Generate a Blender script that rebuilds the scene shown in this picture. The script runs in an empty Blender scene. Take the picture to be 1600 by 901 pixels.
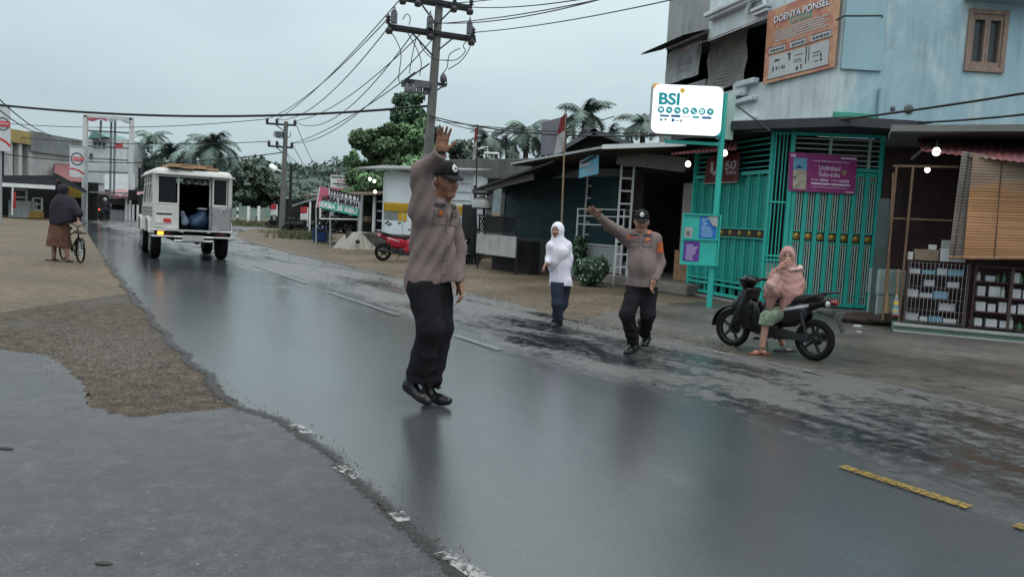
import bpy, math, random
import numpy as np
from mathutils import Vector, Matrix
random.seed(7)
rng = np.random.default_rng(7)
SC = bpy.context.scene
COL = SC.collection
PI = math.pi
rad = math.radians

H = 1.36
FPX = 1200.0
PITCH, ROLL = rad(4.81), rad(3.0)
Fw = Vector((0, math.cos(PITCH), -math.sin(PITCH)))
U0 = Vector((0, math.sin(PITCH), math.cos(PITCH)))
R0 = Vector((1, 0, 0))
Rc = math.cos(ROLL) * R0 + math.sin(ROLL) * U0
Uc = -math.sin(ROLL) * R0 + math.cos(ROLL) * U0
cam_d = bpy.data.cameras.new('camera')
cam_d.sensor_width = 36.0
cam_d.lens = FPX / 1600 * 36
cam_d.clip_start = 0.05
cam_d.clip_end = 3000
cam = bpy.data.objects.new('camera', cam_d)
COL.objects.link(cam)
m = Matrix.Identity(4)
for i in range(3):
    m[i][0], m[i][1], m[i][2] = Rc[i], Uc[i], -Fw[i]
m[2][3] = H
cam.matrix_world = m
SC.camera = cam


def ray(px, py):
    return Fw + (px - 800) / FPX * Rc - (py - 450.5) / FPX * Uc


def G(px, py, z=0.0):                      # survey point on the ground
    d = ray(px, py)
    t = (z - H) / d.z
    return Vector((d.x * t, d.y * t, z))


def AT(px, py, Y):                         # survey point at a known distance
    d = ray(px, py)
    t = Y / d.y
    return Vector((d.x * t, Y, H + d.z * t))


class Plane:                               # a vertical plane through two plan points
    def __init__(s, A, B):
        s.A = Vector((A[0], A[1], 0)); B = Vector((B[0], B[1], 0))
        s.L = (B - s.A).length
        s.u = (B - s.A) / s.L
        s.n = Vector((s.u.y, -s.u.x, 0))
        if s.n.dot(s.A) > 0:
            s.n = -s.n                     # towards the viewer side
    def pix(s, px, py, out=0.0):
        d = ray(px, py); C = Vector((0, 0, H)); o = s.A + s.n * out
        t = (o - C).dot(s.n) / d.dot(s.n)
        P = C + d * t
        return (P - s.A).dot(s.u), P.z
    def W(s, a, z, out=0.0):
        p = s.A + s.u * a + s.n * out
        return Vector((p.x, p.y, z))


class MB:
    def __init__(s):
        s.v, s.f, s.c = [], [], []
    def add(s, vs, fs):
        b = len(s.v)
        s.v += [tuple(v) for v in vs]
        s.f += [tuple(i + b for i in f) for f in fs]
        return s
    def box(s, c, size, R=None):
        hx, hy, hz = (k / 2 for k in size)
        vs = [Vector((x, y, z)) for x in (-hx, hx) for y in (-hy, hy) for z in (-hz, hz)]
        if R is not None:
            vs = [R @ v for v in vs]
        c = Vector(c)
        return s.add([v + c for v in vs], [(0, 1, 3, 2), (4, 6, 7, 5), (0, 4, 5, 1), (2, 3, 7, 6), (0, 2, 6, 4), (1, 5, 7, 3)])
    def bar(s, a, b, w, h=None, up=(0, 0, 1)):
        h = h or w
        a, b, up = Vector(a), Vector(b), Vector(up)
        d = (b - a).normalized()
        if abs(d.dot(up)) > .98:
            up = Vector((0, 1, 0)) if abs(d.y) < .9 else Vector((1, 0, 0))
        x = d.cross(up).normalized(); y = x.cross(d).normalized()
        vs = []
        for p in (a, b):
            for i, j in ((-1, -1), (1, -1), (1, 1), (-1, 1)):
                vs.append(p + x * i * w / 2 + y * j * h / 2)
        return s.add(vs, [(3, 2, 1, 0), (4, 5, 6, 7), (0, 1, 5, 4), (1, 2, 6, 5), (2, 3, 7, 6), (3, 0, 4, 7)])
    def tube(s, pts, r, n=8):
        pts = [Vector(p) for p in pts]
        rs = r if isinstance(r, (list, tuple)) else [r] * len(pts)
        b = len(s.v)
        d0 = (pts[1] - pts[0]).normalized()
        x = d0.cross(Vector((0, 0, 1)))
        if x.length < .05:
            x = d0.cross(Vector((0, 1, 0)))
        x.normalize()
        for i, p in enumerate(pts):
            if i == 0: d = pts[1] - p
            elif i == len(pts) - 1: d = p - pts[i - 1]
            else: d = pts[i + 1] - pts[i - 1]
            d.normalize()
            x = (x - d * x.dot(d)).normalized(); y = d.cross(x)
            for k in range(n):
                a = 2 * PI * k / n
                s.v.append(tuple(p + (x * math.cos(a) + y * math.sin(a)) * rs[i]))
        for i in range(len(pts) - 1):
            for k in range(n):
                k2 = (k + 1) % n
                s.f.append((b + i * n + k, b + i * n + k2, b + (i + 1) * n + k2, b + (i + 1) * n + k))
        s.f.append(tuple(b + k for k in range(n))[::-1])
        s.f.append(tuple(b + (len(pts) - 1) * n + k for k in range(n)))
        return s
    def lathe(s, prof, c=(0, 0, 0), R=None, n=24, close=True):
        c = Vector(c); b = len(s.v)
        for r, z in prof:
            for k in range(n):
                a = 2 * PI * k / n
                v = Vector((r * math.cos(a), r * math.sin(a), z))
                s.v.append(tuple((R @ v if R is not None else v) + c))
        for i in range(len(prof) - 1):
            for k in range(n):
                k2 = (k + 1) % n
                s.f.append((b + i * n + k, b + i * n + k2, b + (i + 1) * n + k2, b + (i + 1) * n + k))
        if close:
            s.f.append(tuple(b + k for k in range(n))[::-1])
            s.f.append(tuple(b + (len(prof) - 1) * n + k for k in range(n)))
        return s
    def prism(s, poly, o, u, v, w, d0, d1):
        o, u, v, w = Vector(o), Vector(u), Vector(v), Vector(w)
        n = len(poly)
        vs = [o + u * a + v * b_ + w * d0 for a, b_ in poly] + [o + u * a + v * b_ + w * d1 for a, b_ in poly]
        fs = [tuple(range(n))[::-1], tuple(range(n, 2 * n))]
        fs += [(i, (i + 1) % n, n + (i + 1) % n, n + i) for i in range(n)]
        return s.add(vs, fs)
    def pbox(s, pl, a0, a1, z0, z1, d0, d1):           # box on a Plane
        vs = [pl.W(a, z, d) for a in (a0, a1) for z in (z0, z1) for d in (d0, d1)]
        return s.add(vs, [(0, 1, 3, 2), (4, 6, 7, 5), (0, 4, 5, 1), (2, 3, 7, 6), (0, 2, 6, 4), (1, 5, 7, 3)])
    def grid(s, P):                                    # rows of points
        b = len(s.v); nr, nc = len(P), len(P[0])
        for r in P: s.v += [tuple(p) for p in r]
        for i in range(nr - 1):
            for j in range(nc - 1):
                s.f.append((b + i * nc + j, b + i * nc + j + 1, b + (i + 1) * nc + j + 1, b + (i + 1) * nc + j))
        return s


def to_mesh(name, V, Fs, smooth=None):
    me = bpy.data.meshes.new(name)
    if isinstance(V, np.ndarray):
        nv, nf = len(V), len(Fs)
        k = Fs.shape[1]
        me.vertices.add(nv); me.vertices.foreach_set('co', V.astype(np.float32).ravel())
        me.loops.add(nf * k); me.loops.foreach_set('vertex_index', Fs.astype(np.int32).ravel())
        me.polygons.add(nf)
        me.polygons.foreach_set('loop_start', np.arange(0, nf * k, k, dtype=np.int32))
        me.polygons.foreach_set('loop_total', np.full(nf, k, dtype=np.int32))
        me.update(calc_edges=True)
    else:
        me.from_pydata(V, [], Fs)
    if smooth is not None:
        me.polygons.foreach_set('use_smooth', [True] * len(me.polygons))
        if smooth < 179:
            me.set_sharp_from_angle(angle=rad(smooth))
    return me


def link(name, me, mat, parent=None):
    o = bpy.data.objects.new(name, me)
    COL.objects.link(o)
    if mat is not None:
        me.materials.append(mat)
    if parent is not None:
        o.parent = parent
    return o


def rootmat(o):
    M = o.matrix_basis.copy()
    while o.parent:
        o = o.parent
        M = o.matrix_basis @ M
    return M


def part(name, mb, mat, parent, world=False, smooth=None, bevel=0, label=None):
    """a part of a thing (vertices in the thing's own frame, or in the world's)"""
    if world:
        I = rootmat(parent).inverted()
        mb.v = [tuple(I @ Vector(v)) for v in mb.v]
    o = link(name, to_mesh(name, mb.v, mb.f, smooth), mat, parent)
    if bevel:
        md = o.modifiers.new('bevel', 'BEVEL'); md.width = bevel; md.segments = 2
        md.limit_method = 'ANGLE'; md.angle_limit = rad(40)
    if label: o['label'] = label
    return o


def thing(name, label, cat, loc=(0, 0, 0), rotz=0, group=None):
    o = bpy.data.objects.new(name, None)
    COL.objects.link(o)
    o.empty_display_size = .2
    o.location = loc; o.rotation_euler = (0, 0, rotz)
    o['label'] = label; o['category'] = cat
    if group: o['group'] = group
    return o


def solo(name, mb, mat, label, cat, group=None, loc=None, smooth=None, bevel=0):
    """a thing that is one mesh; vertices given in the world"""
    V = np.array(mb.v)
    if loc is None:
        loc = ((V[:, 0].min() + V[:, 0].max()) / 2, (V[:, 1].min() + V[:, 1].max()) / 2, V[:, 2].min())
    V = V - np.array(loc)
    o = link(name, to_mesh(name, [tuple(v) for v in V], mb.f, smooth), mat)
    o.location = loc
    o['label'] = label; o['category'] = cat
    if group: o['group'] = group
    if bevel:
        md = o.modifiers.new('bevel', 'BEVEL'); md.width = bevel; md.segments = 2
        md.limit_method = 'ANGLE'; md.angle_limit = rad(40)
    return o


def struct(name, mb, mat, smooth=None):
    o = link(name, to_mesh(name, mb.v, mb.f, smooth), mat)
    o['kind'] = 'structure'
    return o


def dup(root, loc, rotz=None, label=None, group=None, scale=None):
    r = root.copy(); COL.objects.link(r); r.location = loc
    if rotz is not None: r.rotation_euler = (0, 0, rotz)
    if scale: r.scale = (scale,) * 3
    if label: r['label'] = label
    if group: r['group'] = group
    for ch in list(root.children):
        c = ch.copy(); COL.objects.link(c); c.parent = r
        for g in list(ch.children):
            d = g.copy(); COL.objects.link(d); d.parent = c
    return r


_txt = {}
def text_geo(t, bold=.0):
    k = (t, bold)
    if k in _txt: return _txt[k]
    cu = bpy.data.curves.new('lettering', 'FONT'); cu.body = t; cu.offset = bold; cu.resolution_u = 4
    ob = bpy.data.objects.new('lettering', cu); COL.objects.link(ob)
    dg = bpy.context.evaluated_depsgraph_get(); dg.update()
    me = bpy.data.meshes.new_from_object(ob.evaluated_get(dg))
    vs = [tuple(v.co) for v in me.vertices]; fs = [tuple(p.vertices) for p in me.polygons]
    bpy.data.objects.remove(ob); bpy.data.curves.remove(cu); bpy.data.meshes.remove(me)
    A = np.array(vs)
    A[:, 0] -= A[:, 0].min(); A[:, 0] /= max(1e-6, A[:, 0].max())
    A[:, 1] -= A[:, 1].min(); A[:, 1] /= max(1e-6, A[:, 1].max())
    _txt[k] = (A, fs)
    return _txt[k]


def put_text(mb, t, o, u, v, x0, x1, y0, y1, bold=.02, slant=0.0):
    """lettering laid flat on a surface: o origin, u right, v up"""
    A, fs = text_geo(t, bold)
    o, u, v = Vector(o), Vector(u), Vector(v)
    mb.add([o + u * (x0 + a[0] * (x1 - x0) + slant * a[1] * (y1 - y0)) + v * (y0 + a[1] * (y1 - y0)) for a in A], fs)


def disc(mb, o, u, v, cx, cy, rx, ry=None, n=20):
    ry = ry or rx
    o, u, v = Vector(o), Vector(u), Vector(v)
    mb.add([o + u * (cx + rx * math.cos(2 * PI * k / n)) + v * (cy + ry * math.sin(2 * PI * k / n)) for k in range(n)], [tuple(range(n))])


def ring(mb, o, u, v, cx, cy, r0, r1, n=28, a0=0, a1=2 * PI, ky=1.0):
    o, u, v = Vector(o), Vector(u), Vector(v)
    vs = []
    for k in range(n + 1):
        a = a0 + (a1 - a0) * k / n
        for r in (r0, r1):
            vs.append(o + u * (cx + r * math.cos(a)) + v * (cy + r * ky * math.sin(a)))
    mb.add(vs, [(2 * k, 2 * k + 1, 2 * k + 3, 2 * k + 2) for k in range(n)])


def rect(mb, o, u, v, x0, x1, y0, y1):
    o, u, v = Vector(o), Vector(u), Vector(v)
    mb.add([o + u * x + v * y for x, y in ((x0, y0), (x1, y0), (x1, y1), (x0, y1))], [(0, 1, 2, 3)])


def lin(r, g, b):
    return tuple(((c / 255) / 12.92 if c / 255 <= .04045 else ((c / 255 + .055) / 1.055) ** 2.4) for c in (r, g, b))


class NT:
    def __init__(s, name):
        s.m = bpy.data.materials.new(name); s.m.use_nodes = True
        s.t = s.m.node_tree; s.n = s.t.nodes
        s.b = s.n['Principled BSDF']
    def new(s, k, **kw):
        x = s.n.new(k)
        for a, v in kw.items(): setattr(x, a, v)
        return x
    def lk(s, a, b): s.t.links.new(a, b)
    def pos(s, scale=(1, 1, 1), rotz=0.0):
        g = s.new('ShaderNodeNewGeometry'); mp = s.new('ShaderNodeMapping')
        mp.inputs['Scale'].default_value = scale; mp.inputs['Rotation'].default_value = (0, 0, rotz)
        s.lk(g.outputs['Position'], mp.inputs['Vector']); return mp.outputs['Vector']
    def obj(s, scale=(1, 1, 1)):
        g = s.new('ShaderNodeTexCoord'); mp = s.new('ShaderNodeMapping')
        mp.inputs['Scale'].default_value = scale
        s.lk(g.outputs['Object'], mp.inputs['Vector']); return mp.outputs['Vector']
    def noise(s, vec, scale, detail=4, rough=.55, dist=0.0):
        x = s.new('ShaderNodeTexNoise'); x.inputs['Scale'].default_value = scale
        x.inputs['Detail'].default_value = detail; x.inputs['Roughness'].default_value = rough
        x.inputs['Distortion'].default_value = dist
        s.lk(vec, x.inputs['Vector']); return x.outputs['Fac']
    def ramp(s, fac, stops):
        r = s.new('ShaderNodeValToRGB'); e = r.color_ramp.elements
        while len(e) < len(stops): e.new(.5)
        for i, (p, c) in enumerate(stops):
            e[i].position = p; e[i].color = (c, c, c, 1) if isinstance(c, (int, float)) else (*c, 1)
        s.lk(fac, r.inputs['Fac']); return r.outputs['Color']
    def mix(s, fac, a, b, mode='MIX'):
        x = s.new('ShaderNodeMix', data_type='RGBA', blend_type=mode)
        for sock, v in ((x.inputs[0], fac), (x.inputs[6], a), (x.inputs[7], b)):
            if isinstance(v, (int, float)): sock.default_value = v
            elif isinstance(v, tuple): sock.default_value = (*v, 1) if len(v) == 3 else v
            else: s.lk(v, sock)
        return x.outputs[2]
    def math(s, op, a, b=0.0, clamp=False):
        x = s.new('ShaderNodeMath', operation=op, use_clamp=clamp)
        for sock, v in ((x.inputs[0], a), (x.inputs[1], b)):
            if isinstance(v, (int, float)): sock.default_value = v
            else: s.lk(v, sock)
        return x.outputs[0]
    def col(s, v):
        if isinstance(v, tuple): s.b.inputs['Base Color'].default_value = (*v, 1)
        else: s.lk(v, s.b.inputs['Base Color'])
    def rgh(s, v):
        if isinstance(v, (int, float)): s.b.inputs['Roughness'].default_value = v
        else: s.lk(v, s.b.inputs['Roughness'])
    def bump(s, h, strength=.3, dist=.01):
        b = s.new('ShaderNodeBump'); b.inputs['Strength'].default_value = strength; b.inputs['Distance'].default_value = dist
        s.lk(h, b.inputs['Height']); s.lk(b.outputs['Normal'], s.b.inputs['Normal'])


def mat(name, c, rough=.6, metal=0.0, var=.25, vs=3.0, bump=0.0, bs=60.0, spec=.32, emit=0.0, streak=0.0, dirt=(0.05, 0.045, 0.04), sub=0.0):
    """general procedural material: base colour broken up by noise, optional rain streaks and bump"""
    N = NT(name)
    v = N.pos()
    n1 = N.noise(v, vs, 5, .6)
    lo = tuple(k * (1 - var) for k in c); hi = tuple(min(1, k * (1 + var * .7)) for k in c)
    colr = N.ramp(n1, [(.25, lo), (.75, hi)])
    if streak:
        n2 = N.noise(N.pos((6, 6, .55)), 1.0, 6, .65, .4)
        n3 = N.noise(N.pos(), .9, 4, .6)
        f = N.math('MULTIPLY', N.ramp(n2, [(.42, 0.0), (.72, 1.0)]), N.ramp(n3, [(.35, .15), (.7, 1.0)]))
        colr = N.mix(N.math('MULTIPLY', f, streak), colr, dirt)
    N.col(colr)
    N.rgh(N.ramp(N.noise(v, vs * 2.3, 3), [(.3, max(.02, rough - .1)), (.7, min(1, rough + .1))]))
    N.b.inputs['Metallic'].default_value = metal
    N.b.inputs['Specular IOR Level'].default_value = spec
    if bump:
        N.bump(N.noise(v, bs, 4, .6), bump, .01)
    if emit:
        N.lk(colr, N.b.inputs['Emission Color']); N.b.inputs['Emission Strength'].default_value = emit
    return N.m
def A3(v): return np.array(v, dtype=np.float32)
def unit(v):
    v = np.array(v, dtype=np.float64); return v / np.linalg.norm(v)
def cone(P, a, b, ra, rb):
    a, b = A3(a), A3(b); ba = b - a
    h = np.clip((P - a) @ ba / max(1e-9, float(ba @ ba)), 0, 1)
    return np.linalg.norm(P - a - h[:, None] * ba, axis=1) - (ra + (rb - ra) * h)
def ell(P, c, r, B=None):
    q = P - A3(c)
    if B is not None: q = q @ A3(B).T          # rows of B are the axes
    r = A3(r)
    k0 = np.linalg.norm(q / r, axis=1); k1 = np.linalg.norm(q / (r * r), axis=1) + 1e-9
    return k0 * (k0 - 1) / k1
def rbox(P, c, h, rd, B=None):
    q = P - A3(c)
    if B is not None: q = q @ A3(B).T
    q = np.abs(q) - (A3(h) - rd)
    return np.linalg.norm(np.maximum(q, 0), axis=1) + np.minimum(q.max(1), 0) - rd
def smin(a, b, k):
    h = np.clip(.5 + .5 * (b - a) / k, 0, 1)
    return b + (a - b) * h - k * h * (1 - h)
def smax(a, b, k): return -smin(-a, -b, k)
def U(k, *ds):
    d = ds[0]
    for e in ds[1:]: d = smin(d, e, k)
    return d
def chain(P, pts, rs, k=.02):
    d = None
    for i in range(len(pts) - 1):
        e = cone(P, pts[i], pts[i + 1], rs[i], rs[i + 1])
        d = e if d is None else smin(d, e, k)
    return d
def plane(P, o, n): return (P - A3(o)) @ A3(unit(n))
def wob(P, s, ph=0.0):
    x, y, z = P[:, 0] * s + ph, P[:, 1] * s + 1.3 * ph, P[:, 2] * s - ph
    return (np.sin(x + 1.7 * np.sin(.7 * y + .9 * z)) + np.sin(1.3 * y - .8 * x + 1.4 * np.sin(.8 * z + .6 * x)) + np.sin(1.1 * z + 1.5 * np.sin(.9 * x - .7 * y))) / 3


def sdf_mesh(fn, lo, hi, res):
    lo = np.array(lo, float); hi = np.array(hi, float)
    Bk = 8
    nb = np.maximum(1, np.ceil((hi - lo) / res / Bk).astype(int))
    n = nb * Bk
    bc = np.stack(np.meshgrid(*[(np.arange(k) * Bk + (Bk - 1) / 2) * res + lo[i] for i, k in enumerate(nb)], indexing='ij'), -1).reshape(-1, 3).astype(np.float32)
    dc = fn(bc)
    act = np.abs(dc) < Bk * res * 1.35 + .01
    D = np.repeat(np.repeat(np.repeat(dc.reshape(nb), Bk, 0), Bk, 1), Bk, 2).astype(np.float32)
    off = np.stack(np.meshgrid(*[np.arange(Bk)] * 3, indexing='ij'), -1).reshape(-1, 3)
    ai = np.stack(np.unravel_index(np.nonzero(act)[0], nb), -1) * Bk
    for s in range(0, len(ai), 400):
        idx = (ai[s:s + 400, None, :] + off[None]).reshape(-1, 3)
        P = (idx * res + lo).astype(np.float32)
        D[idx[:, 0], idx[:, 1], idx[:, 2]] = fn(P)
    S = D < 0
    cnt = np.zeros(np.array(S.shape) - 1, np.int8)
    for dx in (0, 1):
        for dy in (0, 1):
            for dz in (0, 1):
                cnt += S[dx:S.shape[0] - 1 + dx, dy:S.shape[1] - 1 + dy, dz:S.shape[2] - 1 + dz]
    C = np.stack(np.nonzero((cnt > 0) & (cnt < 8)), -1)
    cid = np.full(cnt.shape, -1, np.int64); cid[C[:, 0], C[:, 1], C[:, 2]] = np.arange(len(C))
    corners = [(x, y, z) for x in (0, 1) for y in (0, 1) for z in (0, 1)]
    vals = {c: D[C[:, 0] + c[0], C[:, 1] + c[1], C[:, 2] + c[2]] for c in corners}
    acc = np.zeros((len(C), 3)); w = np.zeros(len(C))
    for a in corners:
        for ax in range(3):
            if a[ax] == 0:
                b = list(a); b[ax] = 1; b = tuple(b)
                va, vb = vals[a], vals[b]; mk = (va < 0) != (vb < 0)
                t = np.where(mk, va / np.where(va == vb, 1, va - vb), 0)
                p = np.array(a, float)[None] + np.zeros((len(C), 3)); p[:, ax] = t
                acc[mk] += p[mk]; w[mk] += 1
    V = (C + acc / w[:, None]) * res + lo
    quads = []
    for ax in range(3):
        o1, o2 = (ax + 1) % 3, (ax + 2) % 3
        sl0 = [slice(None)] * 3; sl1 = [slice(None)] * 3
        sl0[ax] = slice(0, -1); sl1[ax] = slice(1, None)
        s0, s1 = S[tuple(sl0)], S[tuple(sl1)]
        E = np.stack(np.nonzero(s0 != s1), -1)
        ok = (E[:, o1] > 0) & (E[:, o2] > 0) & (E[:, o1] < cnt.shape[o1]) & (E[:, o2] < cnt.shape[o2])
        E = E[ok]
        def g(d1, d2):
            e = E.copy(); e[:, o1] -= d1; e[:, o2] -= d2
            return cid[e[:, 0], e[:, 1], e[:, 2]]
        q = np.stack([g(1, 1), g(0, 1), g(0, 0), g(1, 0)], -1)
        inside = s0[E[:, 0], E[:, 1], E[:, 2]]
        q = np.where(inside[:, None], q, q[:, ::-1])
        quads.append(q)
    Q = np.concatenate(quads)
    Q = Q[(Q >= 0).all(1)]
    return V, Q


def sdf_part(name, fn, lo, hi, res, mt, parent, colfn=None, label=None):
    V, Q = sdf_mesh(fn, lo, hi, res)
    me = to_mesh(name, V, Q, 180)
    if colfn is not None:
        c = colfn(V.astype(np.float32))
        at = me.color_attributes.new('Col', 'FLOAT_COLOR', 'POINT')
        at.data.foreach_set('color', np.concatenate([c, np.ones((len(c), 1))], 1).astype(np.float32).ravel())
    o = link(name, me, mt, parent)
    if label: o['label'] = label
    return o


def march(fn, o, d, tmax=1.0):
    o = np.array(o, float); d = unit(d); t = 0.0
    for _ in range(80):
        v = float(fn((o + d * t)[None].astype(np.float32))[0])
        if v < .0008: break
        t += max(v * .7, .0006)
        if t > tmax: break
    return o + d * t


def patch(mb, fn, c, u, v, w, h, lift=.004, n=5, shape=None, back=.25):
    """a flat badge / pocket flap that follows the surface below it; c centre, u right, v up, seen along -(u x v)"""
    u, v = unit(u), unit(v); nn = np.cross(u, v)
    P = []
    for i in range(n + 1):
        row = []
        for j in range(n + 1):
            a, b = (j / n - .5) * w, (i / n - .5) * h
            if shape is not None: a, b = shape(a, b, w, h)
            p = march(fn, np.array(c) + u * a + v * b + nn * back, -nn)
            row.append(p + nn * lift)
        P.append(row)
    mb.grid(P)


def round_shape(a, b, w, h):
    x, y = a / (w / 2), b / (h / 2)
    return a * math.sqrt(max(0, 1 - y * y / 2)), b * math.sqrt(max(0, 1 - x * x / 2))
SUN_EL, SUN_AZ = rad(62), rad(150)
W = bpy.data.worlds.new('World'); SC.world = W; W.use_nodes = True
wt = W.node_tree; wn = wt.nodes
bg = wn['Background']
sky = wn.new('ShaderNodeTexSky'); sky.sky_type = 'NISHITA'; sky.sun_disc = False
sky.sun_elevation = SUN_EL; sky.sun_rotation = SUN_AZ; sky.air_density = 1.0; sky.dust_density = 4.0
sc_ = wn.new('ShaderNodeMix'); sc_.data_type = 'RGBA'; sc_.blend_type = 'MULTIPLY'; sc_.inputs[0].default_value = 1
sc_.inputs[7].default_value = (.09, .09, .09, 1)
wt.links.new(sky.outputs['Color'], sc_.inputs[6])
tc = wn.new('ShaderNodeTexCoord'); sp = wn.new('ShaderNodeSeparateXYZ')
wt.links.new(tc.outputs['Generated'], sp.inputs[0])
gr = wn.new('ShaderNodeValToRGB')                       # cloud deck: paler low down, brightest overhead
ce = gr.color_ramp.elements
ce[0].position = 0.0; ce[0].color = (.41, .51, .545, 1)
ce[1].position = 1.0; ce[1].color = (2.1, 2.14, 2.15, 1)
e = ce.new(.12); e.color = (.455, .565, .60, 1)
e = ce.new(.27); e.color = (.60, .72, .755, 1)
e = ce.new(.50); e.color = (1.10, 1.18, 1.20, 1)
wt.links.new(sp.outputs['Z'], gr.inputs['Fac'])
cn = wn.new('ShaderNodeTexNoise'); cn.inputs['Scale'].default_value = 2.2; cn.inputs['Detail'].default_value = 4
cm = wn.new('ShaderNodeMapping'); cm.inputs['Scale'].default_value = (1, 1, 3.2)
wt.links.new(tc.outputs['Generated'], cm.inputs[0]); wt.links.new(cm.outputs[0], cn.inputs['Vector'])
cr = wn.new('ShaderNodeValToRGB'); cr.color_ramp.elements[0].color = (.86, .87, .885, 1); cr.color_ramp.elements[1].color = (1.06, 1.06, 1.05, 1)
cr.color_ramp.elements[0].position = .3; cr.color_ramp.elements[1].position = .7
wt.links.new(cn.outputs['Fac'], cr.inputs['Fac'])
m1 = wn.new('ShaderNodeMix'); m1.data_type = 'RGBA'; m1.blend_type = 'MULTIPLY'; m1.inputs[0].default_value = 1
wt.links.new(gr.outputs['Color'], m1.inputs[6]); wt.links.new(cr.outputs['Color'], m1.inputs[7])
m2 = wn.new('ShaderNodeMix'); m2.data_type = 'RGBA'; m2.inputs[0].default_value = .9
wt.links.new(sc_.outputs[2], m2.inputs[6]); wt.links.new(m1.outputs[2], m2.inputs[7])
wt.links.new(m2.outputs[2], bg.inputs['Color']); bg.inputs['Strength'].default_value = 1.25
sd = bpy.data.lights.new('sun', 'SUN'); sd.energy = .7; sd.angle = rad(25); sd.color = (1, .97, .93)
so = bpy.data.objects.new('sun', sd); COL.objects.link(so)
so.rotation_euler = (rad(90) - SUN_EL, 0, PI - SUN_AZ)
so.location = (0, 0, 30)
SC.render.engine = 'CYCLES'
SC.cycles.use_denoising = True
SC.cycles.max_bounces = 6; SC.cycles.diffuse_bounces = 3; SC.cycles.glossy_bounces = 3
SC.cycles.transparent_max_bounces = 8
SC.cycles.sample_clamp_indirect = 4.0
SC.view_settings.view_transform = 'Standard'; SC.view_settings.look = 'None'
SC.view_settings.exposure = 0; SC.view_settings.gamma = 1

RDIR = rad(33.3)
def road_axes(N):
    g = N.new('ShaderNodeNewGeometry'); mp = N.new('ShaderNodeMapping')
    mp.inputs['Rotation'].default_value = (0, 0, -RDIR)
    N.lk(g.outputs['Position'], mp.inputs['Vector'])
    return mp.outputs['Vector']
def scaled(N, vec, sc, loc=(0, 0, 0)):
    mp = N.new('ShaderNodeMapping'); mp.inputs['Scale'].default_value = sc; mp.inputs['Location'].default_value = loc
    N.lk(vec, mp.inputs['Vector']); return mp.outputs['Vector']

def asphalt():
    N = NT('wet asphalt')
    ax = road_axes(N)
    s = N.new('ShaderNodeSeparateXYZ'); N.lk(ax, s.inputs[0])
    c0 = G(715, 527); xc = c0.x * math.cos(RDIR) + c0.y * math.sin(RDIR)     # centre line across the road
    acr = N.math('ADD', s.outputs['X'], -xc)
    side = N.ramp(N.math('ADD', N.math('ADD', N.math('MULTIPLY', acr, .2), .5), N.math('MULTIPLY', N.math('SUBTRACT', N.noise(scaled(N, ax, (.9, .22, 1), (7, 3, 0)), 1.0, 6, .65, .6), .5), .75)), [(.44, 0.0), (.66, 1.0)])  # 0 left lane, 1 right side
    big = N.noise(scaled(N, ax, (.55, .11, 1)), 1.0, 5, .6, .6)
    pud = N.noise(scaled(N, ax, (1.05, .30, 1), (3, 1, 0)), 1.0, 6, .62, .9)
    fine = N.noise(N.pos(), 95, 3, .7)
    mid = N.noise(N.pos(), 9, 5, .65)
    wl = N.ramp(big, [(.30, .72), (.62, 1.0)])
    wr = N.ramp(N.math('ADD', N.math('ADD', pud, N.math('MULTIPLY', N.math('SUBTRACT', fine, .5), .16)), N.math('MULTIPLY', N.math('SUBTRACT', mid, .5), .5)), [(.455, 0.0), (.62, 1.0)])
    wet = N.mix(side, wl, wr)
    wetf = N.math('ADD', wet, N.math('MULTIPLY', N.math('SUBTRACT', fine, .5), .35), True)
    N.rgh(N.ramp(wetf, [(0.0, .46), (.45, .28), (.8, .13), (1.0, .075)]))
    dry = N.ramp(fine, [(.3, (.022, .023, .024)), (.5, (.055, .058, .060)), (.68, (.125, .128, .128))])
    dry = N.mix(N.ramp(N.noise(scaled(N, ax, (.8, .15, 1)), 1.0, 4, .6), [(.35, 0.0), (.7, .55)]), dry, N.mix(side, (.070, .078, .083), (.082, .077, .070)))
    c = N.mix(wetf, dry, N.mix(side, (.046, .053, .057), (.018, .020, .022)))
    stones = N.ramp(N.noise(N.pos(), 130, 2, .5), [(.66, 0.0), (.72, 1.0)])
    c = N.mix(N.math('MULTIPLY', stones, N.math('SUBTRACT', 1.0, N.math('MULTIPLY', wetf, .55))), c, (.21, .205, .195))
    N.col(c)
    hgt = N.math('MULTIPLY', N.noise(N.pos(), 70, 4, .7), N.math('SUBTRACT', 1.10, wetf))
    hgt = N.math('ADD', hgt, N.math('MULTIPLY', N.noise(scaled(N, ax, (6, 2, 1)), 1.0, 3), .05))
    N.bump(hgt, .35, .012)
    N.b.inputs['IOR'].default_value = 1.68
    return N.m

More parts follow.
